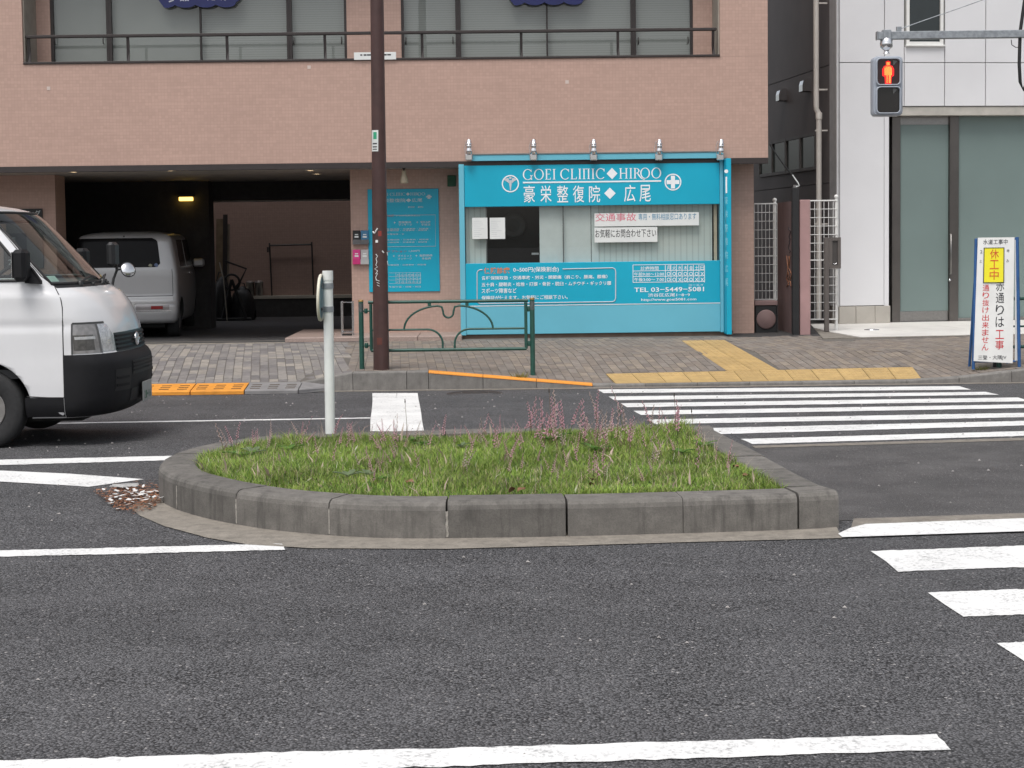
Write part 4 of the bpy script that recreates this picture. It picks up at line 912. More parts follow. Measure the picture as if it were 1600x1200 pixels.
M_PLY = mat('old_plywood', (.17, .12, .07), .7, .2, 6)
for i, (p0, p1, y0, y1) in enumerate(((334, 347, 342, 462), (346, 352.5, 335, 460), (353, 357, 350, 458))):
    a, b = bw(p0, y0, v + .1 * i), bw(p1, y1, v - .25 + .1 * i); m = MB(); m.prism([(a.x, v + .3, a.z), (b.x, v + .3, a.z), (b.x, v - .1, zf), (a.x, v - .1, zf)], (0, .03, 0)); m.build('board', (M_PLY, M_DKBROWN, mat('dull_board', (.22, .18, .14), .7))[i], ld)
a = bw(343, 410, v - .3); b = bw(352, 436, v - .3); m = MB(); m.tube([(a.x, v - .3, a.z), (b.x, v - .5, b.z), (b.x + .06, v - .55, zf)], .012, 6); m.build('stick', T_CREAM, ld)
by = thing('exercise_frame', 'black folded cycle frame standing beside the leaning boards', 'frame', (0, 24.8, 0), .010); v = 7.6
pts = [bw(352, 408, v), bw(385, 420, v), bw(375, 440, v), bw(367, 450, v)]; m = MB(); m.tube(pts, .018, 8); m.build('handle_bar', M_BLACK, by)
c = bw(362, 437, v); m = MB(); m.tube([(c.x + .15 * math.cos(q9 * .2618), v, c.z - .05 + .15 * math.sin(q9 * .2618)) for q9 in range(24)], .022, 8, False, True); m.build('flywheel', M_BLACK, by)
c2 = bw(384, 458, v); m = MB(); m.tube([(c.x, v, c.z), (c2.x, v, zf + .03)], .03, 8); m.tube([(c.x, v, c.z), (c.x - .2, v, zf + .02)], .03, 8); m.tube([(c.x - .3, v, zf + .03), (c2.x + .1, v, zf + .03)], .03, 8); m.build('frame_tube', M_BLACK, by)
us = thing('umbrella_stand', 'small chrome umbrella stand at the corner of the tiled wall', 'stand', (0, 24.8, 0), .010); v = .05; z0 = .205
a, b = bw(533, 471, v), bw(551, 520, v)
for x in (a.x, b.x):
    for y in (v, v + .2): m = MB(); m.tube([(x, y, z0), (x, y, a.z)], .009, 8); m.build('leg', M_CHROME, us)
for zz in (a.z - .015, z0 + .05): m = MB(); m.tube([(a.x, v, zz), (b.x, v, zz), (b.x, v + .2, zz), (a.x, v + .2, zz)], .009, 8, False, True); m.build('ring', M_CHROME, us)
part('tray', M_BLACK, us, [(a.x, b.x, v, v + .2, z0 + .003, z0 + .02)])

# dark bags heaped at the foot of the boards
for p0, p1, y0, lb in ((331, 362, 432, 'larger black bag heaped at the foot of the leaning boards'), (360, 398, 447, 'lower black bag lying before the buckets at the back of the garage')):
    v = 7.9; a, b = bw(p0, y0, v), bw(p1, 460, v); t = thing('black_bag', lb, 'bag', tuple(B.o + B.U * ((a.x + b.x) / 2) + B.V * v + Vector((0, 0, .10))), .010, 'bags at the back of the garage'); rx, hz_ = (b.x - a.x) / 2, a.z - .10
    m = MB(); rows = []
    for i in range(9):
        f = i / 8; r_ = math.sqrt(max(0, 1 - f ** 3)); rows.append([Vector((math.cos(k * .4488) * rx * max(.08, r_) * (1 + .10 * math.sin(3 * k + i)), math.sin(k * .4488) * .28 * max(.08, r_), hz_ * f)) for k in range(15)])
    m.grid(rows); m.build('bag_body', M_BLACK, t); m = MB(); m.tube([(-.08, -.1, hz_ * .9), (-.03, -.12, hz_ * 1.1), (.05, -.12, hz_ * 1.08), (.08, -.1, hz_ * .9)], .012, 6); m.build('bag_handle', M_BLACK, t)

# ================================================================== WHITE PANEL BUILDING
_c = atZ(1312, 506, 0.155); WF = Frame(_c.x, _c.y, 0.125)
wb = thing('white_building', 'white panel-clad building with frosted glass entrance on the right', 'building', tuple(WF.o), WF.yaw)
def wu(px, py=300, v=0.0): return WF.u(px, py, v)
def wz(px, py, v=0.0): return WF.z(px, py, v)
ZL = wz(1500, 166); ZJ = wz(1500, 98); ZWB = wz(1445, 70); zlin = wz(1500, 180)
UEND = 9.0
part('wall_core', mat('panel_joint', (.16, .16, .155), .8), wb, [(0.01, UEND, .03, 9.0, ZL + .01, 10.0), (0.012, wu(1388, 300), .031, 9.0, 0.3, ZL + .01)])
cols = [0.0, wu(1382, 130), wu(1413, 130), wu(1476, 130), wu(1540, 130), wu(1601, 130)]
while cols[-1] < UEND: cols.append(cols[-1] + .6)
rows_ = [ZL, ZJ, ZJ + 1.30, ZJ + 2.60, ZJ + 3.9, ZJ + 5.2]
g = .006
for i in range(len(cols) - 1):
    for j in range(len(rows_) - 1):
        a, b, c, d = cols[i], cols[i + 1], rows_[j], rows_[j + 1]
        if i == 0 and j == 0: c = WF.z(1350, 478)
        if i == 2 and j == 1:
            part('wall_panel', T_WHITE, wb, [(a + g, b - g, 0, .03, c + g, ZWB - .03)], .004); continue
        part('wall_panel', T_WHITE, wb, [(a + g, b - g, 0, .03, c + g, d - g)], .004)
# column flank beside the door and its stainless edge
part('column_return', T_WHITE, wb, [(cols[1] + .001, wu(1389, 300), .004, .40, wz(1388, 478), ZL - .01)])
# upper window
w = bpy.data.objects.new('window', None); COL.objects.link(w); w.parent = wb
x0, x1 = cols[2] + .03, cols[3] - .03; z0, z1 = ZWB, ZWB + 1.25
m = MB(); m.box(x0, x0 + .05, -.02, .10, z0, z1); m.box(x1 - .05, x1, -.02, .10, z0, z1); m.box(x0 + .05, x1 - .05, -.02, .10, z1 - .05, z1); m.box(x0 + .05, x1 - .05, -.018, .10, z0, z0 + .05); m.build('frame', M_WHITE, w)
part('sill', M_WHITE, w, [(x0 - .02, x1 + .02, -.05, .02, z0 - .03, z0 - .002)], .003)
part('pane', mat('dark_window', (.018, .024, .026), .04, .05, spec=.6), w, [(x0 + .05, x1 - .05, .02, .03, z0 + .05, z1 - .05)])
# plinth tiles under the column
zp = wz(1350, 478); pu = [0 - .012, wu(1337, 490), wu(1367, 490), wu(1391, 490)]; M_PL = mat('plinth_tile', (.40, .375, .335), .5, .06, 4, dirt=.2)
for a, b in zip(pu[:-1], pu[1:]): part('plinth_tile', M_PL, wb, [(a + .003, b - .003, -.015, .35, 0.155, zp - .004)], .004)
part('plinth_return', M_PL, wb, [(.0, .02, .351, 3.0, .155, zp - .004)])
# lintel, frames, frosted glass
part('lintel', mat('lintel_cream', (.42, .40, .36), .5), wb, [(cols[1] + .03, UEND, .02, .30, zlin, ZL - .004)], .004)
FR = mat('bronze_frame', (.15, .138, .13), .30, .12, 2, metal=.85)
VD = .22
def frosted(name, col):
    m, t, b = newmat(name); c = mixc(t, ramp(t, noise(t, opos(t), .7, 3), .3, .7), tuple(x * .93 for x in col), tuple(x * 1.06 for x in col)); t.links.new(c, b.inputs['Base Color'])
    b.inputs['Roughness'].default_value = .34; b.inputs['Specular IOR Level'].default_value = .45; return m
FG = frosted('frosted_glass', (.155, .205, .196))
zd0 = wz(1440, 497, VD); a0, a1, a2, a3 = wu(1392, 300, VD), wu(1405, 300, VD), wu(1482, 300, VD), wu(1496, 300, VD)
part('door_frame', FR, wb, [(a0, a1, VD - .06, VD + .08, .155, zlin - .002)], .004); part('door_frame', FR, wb, [(a2, a3, VD - .06, VD + .08, .155, zlin - .002)], .004)
dr = bpy.data.objects.new('door', None); COL.objects.link(dr); dr.parent = wb
zt3 = wz(1440, 195, VD); zk = wz(1440, 486, VD)
part('pane', FG, dr, [(a1 + .004, a2 - .004, VD, VD + .02, zk, zt3)]); part('top_panel', M_STEEL, dr, [(a1 + .003, a2 - .003, VD - .01, VD + .03, zt3 + .002, zlin - .004)]); part('kick_panel', M_STEEL, dr, [(a1 + .003, a2 - .003, VD - .01, VD + .03, .165, zk - .002)], .003)
uh = wu(1485.5, 400, VD - .1); m = MB(); za, zb2 = wz(1485, 366, VD), wz(1485, 428, VD); m.tube([(uh, VD - .06, za), (uh, VD - .11, za - .0), (uh, VD - .11, zb2), (uh, VD - .06, zb2)], .012, 8); m.build('handle', M_STEEL, dr)
m = MB(); m.lathe((uh, VD - .061, zb2 - .10), (0, -1, 0), [(.02, 0), (.02, .012), (.012, .016), (0, .016)], 12); m.build('lock', M_CHROME, dr)
uu = a3 + .004
while uu < UEND - .1:
    e = min(uu + 1.45, UEND); part('glass_wall', FG, wb, [(uu, e - .01, VD, VD + .02, .205, zlin - .004)]); part('bottom_rail', M_STEEL, wb, [(uu, e - .01, VD - .01, VD + .03, .155, .203)]); uu = e + .005
part('lobby_wall', C_DARK, wb, [(a0, UEND, .9, 1.0, .155, zlin)])
# dark flank wall along the alley with its pipe, vents and louvred window
SD = mat('dark_siding', (.105, .087, .083), .55, .12, 1.5)
zj0 = wz(1312, 97)
for z0_, z1_ in ((0.15, zj0 - 1.95), (zj0 - 1.94, zj0 - .006), (zj0 + .006, zj0 + 2.2), (zj0 + 2.21, 10)):
    part('flank_panel', SD, wb, [(-.03, .0, .42, 9.0, z0_, z1_)])
part('corner_panel', mat('corner_panel', (.34, .34, .345), .5), wb, [(-.034, -.002, .004, .415, zp, 10)])
part('corner_trim', T_WHITE, wb, [(-.045, -.034, .0, .05, zp, 10)])
M_PIPE = mat('grey_pipe', (.60, .57, .53), .45, .06, 2)
pi = thing('drain_pipe', 'tall pale grey drain pipe running down the dark alley wall', 'pipe', tuple(WF.o), WF.yaw)
ypipe = .55; up = WF.u(1278, 100, ypipe); zb3 = wz(1275, 175, ypipe)
m = MB(); m.tube([(up - .03, ypipe, 10), (up - .03, ypipe, zb3 + .12), (up - .03, ypipe, zb3 + .05), (up + .015, ypipe, zb3 - .03), (up + .015, ypipe, zb3 - .1), (up + .01, ypipe, .2)], .047, 12); m.build('pipe_run', M_PIPE, pi)
m = MB(); m.lathe((up + .015, ypipe, zb3 - .12), (0, 0, 1), [(.056, 0), (.056, .1), (.05, .11)], 12); m.build('socket', M_PIPE, pi)
for py in (5, 140, 204, 350): z = wz(1278, py, ypipe); m = MB(); m.box(up - .05, -.031 if up < -.06 else up + .08, ypipe - .02, ypipe + .02, z - .012, z + .012); m.build('bracket', M_PIPE, pi)
def flank(px, py):                                            # pixel -> point on the flank wall (local v, z)
    d = ray(px, py); c = Vector((0, 0, CAMZ)); q = WF.o + WF.U * -.035; t = (q - c).dot(WF.U) / d.dot(WF.U); P = c + d * t; return (P - WF.o).dot(WF.V), P.z
for px, py, lb in ((1264, 133, 'chrome vent hood on the alley wall beside the drain pipe'), (1227, 148, 'chrome vent hood deeper in the alley, farther from the drain pipe')):
    v_, z_ = flank(px, py); v_ = min(max(v_, .9), 7); t = thing('vent_hood', lb, 'vent', tuple(WF.o + WF.U * -.032 + WF.V * v_ + Vector((0, 0, z_))), WF.yaw, 'vent hoods on the alley wall')
    m = MB(); pr = [(0, -.11), (0, .10), (-.05, .11), (-.13, .07), (-.15, 0), (-.15, -.11)]; m.prism([(x, -.10, z) for x, z in pr], (0, .20, 0)); m.build('hood', M_CHROME, t)
    m = MB(); m.box(-.14, -.01, -.09, .09, -.116, -.111); m.build('grille', M_BLACK, t)
va, zc1 = flank(1288, 200); vb_, _ = flank(1208, 225); va, vb_ = 1.1, 4.6; zlo, zhi = flank(1285, 240)[1] - .25, flank(1285, 195)[1] - .10
lw = bpy.data.objects.new('window', None); COL.objects.link(lw); lw.parent = wb
m = MB(); 
for v_ in np.linspace(va, vb_, 5): m.box(-.075, -.031, v_ - .03, v_ + .03, zlo, zhi)
m.box(-.07, -.031, va, vb_, zhi - .05, zhi + .0); m.box(-.07, -.031, va, vb_, zlo - .002, zlo + .05); m.build('frame', mat('dim_frame', (.10, .09, .085), .5), lw)
part('pane', mat('green_dim_glass', (.02, .035, .03), .15), lw, [(-.045, -.032, va + .03, vb_ - .03, zlo + .05, zhi - .05)])
# entrance apron of pale tiles and a round floor lamp
ap = bpy.data.objects.new('apron', None); COL.objects.link(ap); tag(ap, kind='structure')
M_AP = mat('pale_floor_tile', (.66, .64, .605), .5, .06, 3, dirt=.25, rand=.05)
def wloc(P): d = P - WF.o; return d.dot(WF.U), d.dot(WF.V)
_e0, _e1 = wloc(atZ(1268, 508, .155)), wloc(atZ(1286, 527.5, .155)); uL = lambda v: _e0[0] + (_e1[0] - _e0[0]) * (v - _e0[1]) / (_e1[1] - _e0[1]); VF = _e1[1]
ap.location = WF.o; ap.rotation_euler = (0, 0, WF.yaw)
def slab(name, mt, u0a, u0b, u1, va, vb, z0, z1): m = MB(); m.prism([(u0a, va, z0), (u1, va, z0), (u1, vb, z0), (u0b, vb, z0)], (0, 0, z1 - z0)); return m.build(name, mt, ap)
slab('apron_bed', C_GUT, uL(VF), uL(VD + .1), UEND, VF, VD + .1, .02, .146)
vs = [VF + .004, lerp(VF, VD - .08, .36), lerp(VF, VD - .08, .70), VD - .08]
for j in range(3):
    x = -.86; first = True
    while x < UEND - .6:
        lo = max(uL(vs[j]), uL(vs[j + 1]))
        if x + .5 < min(uL(vs[j]), uL(vs[j + 1])): x += .54; continue
        slab('floor_tile', M_AP, max(x + .002, uL(vs[j] + .003)), max(x + .002, uL(vs[j + 1] - .003)), x + .536, vs[j] + .003, vs[j + 1] - .003, .14, .155); x += .54
q = atZ(1362, 515.5, .155); fl = thing('floor_lamp', 'round steel lamp set into the pale tiled entrance floor', 'lamp', (q.x, q.y, .155))
m = MB(); m.lathe((0, 0, 0), (0, 0, 1), [(.115, 0), (.115, .008), (.085, .012), (.08, .005)], 24); m.build('rim', M_CHROME, fl)
m = MB(); m.lathe((0, 0, 0), (0, 0, 1), [(.08, .0065), (0, .008)], 24); m.build('lens', mat('lamp_lens_grey', (.35, .37, .38), .15), fl)
# ------------------------------------------------------------------ alley mouth
ag = MB(); ag.grid([[(x, y, z) for x in (3.2, 4.3, 5.6)] for y, z in ((24.3, .135), (25.0, .138), (34, .15))]); tag(ag.build('alley_ground', C_DARK), kind='structure')
def wires(name, lb, p0, p1, y0, y1, Y, nx, nz, posts, group='white wire mesh fences'):
    a, b = atY(p0, y1, Y), atY(p1, y0, Y); x0, x1, z0, z1 = a.x, b.x, a.z, b.z
    t = thing(name, lb, 'fence', ((x0 + x1) / 2, Y, .14), 0, group); X = (x1 - x0) / 2; z0 -= .14; z1 -= .14
    for px_ in posts:
        x = atY(px_, 400, Y).x - (x0 + x1) / 2; m = MB(); m.tube([(x, .02, 0), (x, .02, z1 + .03)], .024, 10); m.lathe((x, .02, z1 + .03), (0, 0, 1), [(.024, 0), (.034, .015), (.034, .035), (.02, .055), (0, .06)], 10); m.build('post', M_WHITE, t)
    m = MB()
    for i in range(nx + 1): x = lerp(-X, X, i / nx); m.box(x - .004, x + .004, -.006, .002, z0, z1)
    for i in range(nz + 1): z = lerp(z0, z1, i / nz); r = .010 if i in (0, nz, nz // 2) else .005; m.box(-X, X, -.012, -.0065, z - r, z + r)
    m.build('wire_mesh', M_WHITE, t); return t
wires('mesh_fence', 'white wire mesh fence panel between the clinic pillar and the pink gate wall', 1179, 1214, 318, 468, 26.3, 6, 11, (1211,))
wires('mesh_fence', 'white wire mesh fence panel in front of the grey drain pipe', 1266, 1309, 313, 499, 25.55, 6, 14, (1307,))
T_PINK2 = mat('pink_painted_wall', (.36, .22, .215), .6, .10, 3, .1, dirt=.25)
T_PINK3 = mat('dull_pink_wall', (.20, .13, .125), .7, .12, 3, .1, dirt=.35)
q0, q1 = atY(1250, 523, 24.75), atY(1266, 312, 24.75); gp = tag(part('gate_post', T_PINK2, None, [(q0.x, q1.x, 24.75, 25.0, .13, q1.z)], .006), 'narrow pink painted gate post right of the black post', 'post')
q0, q1 = atY(1215, 510, 25.9), atY(1240, 314, 24.9); gw = thing('gate_wall', 'dull pink side wall with orange graffiti behind the black post', 'wall', (0, 0, 0))
xa, xb = atY(1215, 400, 26.2).x, atY(1239, 400, 24.95).x
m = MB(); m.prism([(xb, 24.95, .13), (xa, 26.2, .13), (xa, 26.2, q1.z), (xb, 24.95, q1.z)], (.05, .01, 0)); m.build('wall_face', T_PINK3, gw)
m = MB(); random.seed(3); dirv = Vector((xa - xb, 1.25, 0)).normalized()
for k in range(3):
    pts = []; base = Vector((xb, 24.95, 0)) + dirv * (.18 + .10 * k) + Vector((-.008, -.003, 0))
    for i in range(9): pts.append(base + dirv * random.uniform(-.10, .12) + Vector((0, 0, .85 + .055 * i + random.uniform(-.02, .02))))
    m.tube(pts, .007, 5)
m.build('orange_graffiti', mat('orange_spray', (.30, .13, .07), .8, .3, 20), gw)
m = MB(); pts = []
for i in range(14): pts.append(Vector((xb, 24.95, 0)) + dirv * (.22 + random.uniform(-.1, .1)) + Vector((-.007, -.003, 1.35 + .03 * i)))
m.tube(pts, .005, 4); m.build('dark_graffiti', M_INK, gw)
q0, q1 = atY(1238.5, 521, 24.72), atY(1248.5, 293, 24.72); bp = thing('black_post', 'tall square black post in front of the pink gate wall', 'post', ((q0.x + q1.x) / 2, 24.72, .13)); part('post_body', M_BLACK, bp, [(-(q1.x - q0.x) / 2, (q1.x - q0.x) / 2, 0, .1, 0, q1.z - .13)], .005)
m = MB(); m.box(-.03, .03, .03, .07, q1.z - .13, q1.z - .09); m.build('cap', M_STEEL, bp)
cb = [atY(1203, 226, 24.7), atY(1215, 244, 24.7), atY(1228, 262, 24.7), atY(1238, 273, 24.7), atY(1247, 286, 24.72), atY(1249, 290, 24.72), atY(1244, 292, 24.75)]
m = MB(); m.tube(cb[:4], .012, 6); m.cur = 1; m.tube(cb[3:], .010, 6); tag(m.build('cable', [M_BLACK, M_PAPER]), 'loose black and white cable from the tiled building corner to the black post', 'cable')
q0, q1 = atY(1180, 511, 25.4), atY(1214, 473, 25.4); vb2 = thing('vent_block', 'low dark block with round pink cover under the mesh fence', 'vent', ((q0.x + q1.x) / 2, 25.4, .13)); X = (q1.x - q0.x) / 2
part('block', M_BLACK, vb2, [(-X, X, 0, .3, 0, q1.z - .17)], .01); part('block_cap', T_PINK3, vb2, [(-X - .01, X + .01, -.01, .32, q1.z - .168, q1.z - .10)], .006)
m = MB(); m.lathe((0, -.002, (q1.z - .17) / 2), (0, -1, 0), [(.148, 0), (.148, .012), (.135, .02), (0, .022)], 30); m.build('round_cover', T_PINK3, vb2)
q0, q1 = atY(1292, 515, 25.15), atY(1296, 371, 25.15); ip = thing('intercom_post', 'brown-grey metal post with a flag-like handle plate before the white mesh fence', 'post', (q0.x, 25.15, .155)); M_TAUPE = mat('taupe_metal', (.105, .092, .085), .45, .06)
hz = q1.z - .155; part('post_body', M_TAUPE, ip, [(-.035, .035, 0, .05, 0, hz)], .004)
xw = atY(1314, 400, 25.15).x - q0.x; m = MB(); zl2 = hz - .47; m.box(.036, xw, 0, .05, hz - .05, hz); m.box(.036, xw, 0, .05, zl2, zl2 + .05); m.box(.036, .085, .001, .049, zl2 + .05, hz - .05); m.box(xw - .045, xw, .001, .049, zl2 + .05, hz - .05); m.build('plate_frame', M_TAUPE, ip)
part('recess', mat('taupe_dark', (.05, .045, .042), .5), ip, [(.086, xw - .046, .02, .03, zl2 + .05, hz - .05)])
m = MB(); m.tube([(.10, .018, zl2 + .075), (.125, .012, zl2 + .062), (.15, .018, zl2 + .08)], .009, 6); m.build('pull', M_CHROME, ip)

# ================================================================== STREET FURNITURE
# brown lamp pole
q = G(596, 577.5); bpz = q.z
pole = thing('street_pole', 'tall brown steel pole with stickers and white scribbles at the kerb', 'pole', tuple(q))
M_BRN = mat('brown_pole_paint', (.060, .029, .026), .42, .15, 8, dirt=.25)
tx = atY(589, 0, q.y).x - q.x; tz = atY(589, 0, q.y).z - q.z; k = -(0.0) / 4
leanx = tx / tz
m = MB(); m.tube([(leanx * z, 0, z) for z in (-.02, 1.0, 3.0, 5, 8)], [.093, .089, .081, .074, .062], 24); m.build('shaft', M_BRN, pole)
m = MB(); m.tube([(leanx * 8, 0, 7.9), (leanx * 8, -.05, 8.3), (leanx * 8, -.5, 8.6), (leanx * 8, -1.2, 8.7)], .04, 10); m.box(leanx * 8 - .12, leanx * 8 + .12, -1.8, -1.1, 8.63, 8.75, .03); m.build('lamp_arm', M_BRN, pole)
def onpole(px, py, dr=.0015):
    z = atY(px, py, q.y).z - q.z; r = float(np.interp(z, [0, 1, 3, 5], [.093, .089, .081, .074])) + dr; x = atY(px, py, q.y - .09).x - q.x; dx = max(-r * .98, min(r * .98, x - leanx * z)); return Vector((x if abs(x - leanx * z) < r * .98 else leanx * z + dx, -math.sqrt(max(0, r * r - dx * dx)), z))
def sticker(name, p0, p1, y0, y1, mt, dr=.002):
    m = MB(); m.grid([[onpole(lerp(p0, p1, i / 6), y, dr) for i in range(7)] for y in (y0, y1)]); return m.build(name, mt, pole)
st_ = sticker('white_sticker', 580.5, 591, 204, 237, mat('sticker_white', (.62, .64, .62), .5))
sticker('sticker_mark', 583, 588.5, 207, 218, mat('sticker_green', (.03, .30, .16), .5), .0032); sticker('sticker_print', 582, 589, 224, 226, M_INK, .0032); sticker('sticker_print', 582, 589, 229, 231, M_INK, .0032); sticker('sticker_print', 582, 589, 233, 234.5, M_INK, .0032)
sticker('red_sticker', 591, 596, 361, 369, mat('sticker_red', (.22, .03, .02), .6)); sticker('red_sticker', 589, 597, 527, 538, mat('sticker_dull_red', (.11, .03, .02), .6))
def stroke(pts, r=.006, mt=None):
    m = MB(); P = [onpole(*p, .002) for p in pts]; m.tube(P, r, 5); m.build('paint_mark', mt or M_PAPER, pole)
stroke([(582.5, 362), (585, 365), (590, 357)], .010); sticker('paint_mark', 586.5, 590.5, 375, 379, M_PAPER); stroke([(597, 392), (599.5, 395)], .008)
stroke([(587, 397), (590, 400), (587.5, 404), (589, 409), (587, 414), (590, 417), (585, 420), (590, 423), (587, 428)], .005); stroke([(590, 427), (587, 433), (588, 438)], .005)
for i in range(3): stroke([(588 + i * .6, 437 + 4 * i), (593, 439 + 4 * i)], .003)
stroke([(604.3, 394), (604.8, 399)], .006); stroke([(604.5, 408), (605, 413)], .006)
# green guard fences
def guard(lb, pL, pR, ytop, zofs=0.0, group='green guard fences at the kerb', flip=False):
    qL, qR = G(*pL), G(*pR); o = Vector((qL.x, 19.45, zside(qL.x, 19.45))); wd = (qR - qL).x
    t = thing('guard_fence', lb, 'fence', tuple(o), 0, group); zt = atY(pL[0], ytop, 19.45).z - o.z
    for x in (0, wd):
        gz = zside(o.x + x, 19.45) - o.z; m = MB(); m.tube([(x, 0, gz - .03), (x, 0, zt)], .029, 14); pst = m.build('post', M_GREEN, t)
        m = MB(); m.lathe((x, 0, zt), (0, 0, 1), [(.031, -.012), (.031, .004), (.026, .012), (0, .014)], 14); m.build('post_cap', mat('worn_brass', (.30, .19, .07), .5, metal=.5), pst)
        m = MB(); m.tube([(x, 0, zt - .13), (x, 0, zt - .03)], .0295, 14); m.build('worn_collar', mat('worn_paint', (.07, .085, .085), .6, .4, 20), pst)
    L, R_ = .115, wd - .075; zt2, zb = zt - .02, zt - .585
    def tb(name, pts, r): m = MB(); m.tube(pts, r, 10); return m.build(name, M_GREEN, t)
    tb('top_rail', [(L - .03, 0, zt2), (R_ + .03, 0, zt2)], .020); tb('bottom_rail', [(L - .005, 0, zb), (R_ + .005, 0, zb)], .020)
    tb('frame_side', [(L, 0, zb), (L, 0, zt2 - .021)], .0195); tb('frame_side', [(R_, 0, zb), (R_, 0, zt2 - .021)], .0195)
    c = (L + R_) / 2; zm = zb + .24
    def arc(cx, cz, rx, rz, a0, a1, n=12): return [(cx + rx * math.cos(math.radians(lerp(a0, a1, i / n))), 0, cz + rz * math.sin(math.radians(lerp(a0, a1, i / n)))) for i in range(n + 1)]
    tb('mid_rail', [(L, 0, zm)] + arc(c - .25, zm - .17, .18, .17, 90, 0) + [(c - .07, 0, zb)], .0125)
    tb('mid_rail', [(R_, 0, zm)] + arc(c + .25, zm - .17, .18, .17, 90, 180) + [(c + .07, 0, zb)], .0125)
    big = arc(c - .10, zm, .42, zt2 - .05 - zm, 180, 95)
    curl = [(c - .13, 0, zt2 - .05), (c - .075, 0, zt2 - .065), (c - .06, 0, zt2 - .12)] + arc(c, zt2 - .13, .06, .06, 180, 360, 8) + [(c + .06, 0, zt2 - .12), (c + .075, 0, zt2 - .065), (c + .13, 0, zt2 - .05)]
    tb('arch', big + curl + arc(c + .10, zm, .42, zt2 - .05 - zm, 85, 0), .0125)
    for x in (c - .22, c + .22): m = MB(); m.box(x - .02, x + .02, -.012, .012, zt2 - .05, zt2 - .015); m.build('weld_tab', M_GREEN, t)
    for x0_, x1_ in ((0, L), (wd, R_)):
        for zz in (zt2 - .10, zb + .06):
            m = MB(); m.tube([(x0_, 0, zz), (x1_, 0, zz)], .012, 8); m.lathe(((x0_ + x1_) / 2, 0, zz - .03), (0, 0, 1), [(.018, 0), (.022, .01), (.022, .05), (.018, .06)], 10); m.build('clamp', M_GREEN, t)
    return t
guard('dark green tubular guard fence with arched bars beside the brown pole', (563, 579), (833, 589), 470)
guard('dark green guard fence at the right edge, behind the white work sign', (1579, 586), (1850, 580), 464)
# white post with a round sign seen edge-on, standing in the grass
q = atZ(516, 684, .17); wp = thing('sign_post', 'white round post with an edge-on disc sign standing in the grass island', 'post', (q.x, q.y, .15))
hT = atY(512, 423, q.y); lean = (hT.x - q.x) / (hT.z - .15); H = hT.z - .15
M_POST = mat('white_post_paint', (.70, .72, .70), .45, .06, 6, dirt=.2)
m = MB(); m.tube([(0, 0, -.05), (lean * H, 0, H - .07)], .036, 18); m.build('tube', M_POST, wp); m = MB(); m.tube([(lean * (H - .07), 0, H - .07), (lean * H, 0, H)], .039, 18); m.build('cap', M_POST, wp)
cd = atY(501.5, 465, q.y); dx, dz = cd.x - q.x, cd.z - .15
nrm = Vector((-1, .015, .03)).normalized(); tang = Vector((-nrm.y, nrm.x, 0)).normalized()
m = MB(); rr = .17; m.lathe((dx, -.01, dz), nrm, [(0, -.006), (rr - .012, -.006), (rr, -.012), (rr + .004, 0), (rr, .01), (rr - .012, .006), (0, .006)], 32); dsc = m.build('sign_disc', mat('cream_disc', (.66, .63, .52), .5, .05), wp)
m = MB(); m.lathe((dx, -.01, dz), -nrm, [(0, .0065), (rr - .02, .0065)], 32); m.build('disc_back', mat('pale_blue_back', (.42, .60, .66), .45, .1), dsc)
for zz in (dz + .085, dz - .085):
    x = lean * zz; m = MB(); m.lathe((x, 0, zz - .02), (0, 0, 1), [(.040, 0), (.040, .04)], 18); m.box(dx + .005, x - .03, -.02, .02, zz - .016, zz + .016); m.build('clamp_band', M_GALV, wp); m = MB(); m.lathe((x - .05, -.021, zz), (0, -1, 0), [(.012, 0), (.012, .01), (0, .012)], 8); m.build('bolt', M_BLACK, wp)
# pedestrian signal on its arm
YS = 19.3
sg = thing('pedestrian_signal', 'pedestrian signal showing a red standing figure, hung from a grey steel arm', 'signal', tuple(atY(1660, 590, YS).to_2d()) + (.1,))
O = Vector(sg.location)
def sp_(px, py, dy=0.0): p = atY(px, py, YS + dy) - O; return p
a, b = sp_(1371, 50), sp_(1371, 62); zc = (a.z + b.z) / 2; hh = (a.z - b.z) / 2
xr = 1.0
m = MB(); m.box(a.x, xr, -.045, .045, zc - hh, zc + hh, .006); m.build('arm', M_GALV, sg)
m = MB(); m.box(a.x - .012, a.x - .001, -.047, .047, zc - hh - .003, zc + hh + .003); m.build('arm_cap', M_GALV, sg)
m = MB(); m.tube([(0.0, .0, 0), (0.0, 0, 6.5)], .085, 18); m.build('pole', M_GALV, sg)
c = sp_(1385, 88); m = MB(); zt4 = zc - hh
m.box(c.x - .05, c.x + .045, -.06, .06, zc - hh - .004, zc + hh + .02, .006); m.build('saddle', M_GALV, sg)
zz = c.z + .03; m = MB(); m.lathe((c.x, 0, zz), (0, 0, 1), [(.04, 0), (.03, .015), (.03, .04), (.05, .055), (.07, .075), (.074, .12), (.072, .125)], 16); m.lathe((c.x, 0, zz + .125), (0, 0, 1), [(.07, 0), (.07, .045), (.05, .05), (.03, zt4 - zz - .126)], 16); m.build('swivel', M_CHROME, sg)
h0, h1 = sp_(1362, 182), sp_(1408.5, 88.5); hx0, hx1, hz0, hz1 = h0.x, h1.x, h0.z, h1.z
M_HEAD = mat('signal_housing', (.33, .36, .41), .42, .05, 4)
def rrect(x0, x1, z0, z1, r, n=6):
    pts = []
    for cx, cz, a0 in ((x1 - r, z1 - r, 0), (x0 + r, z1 - r, 90), (x0 + r, z0 + r, 180), (x1 - r, z0 + r, 270)):
        for i in range(n + 1): a_ = math.radians(a0 + 90 * i / n); pts.append((cx + r * math.cos(a_), cz + r * math.sin(a_)))
    return pts
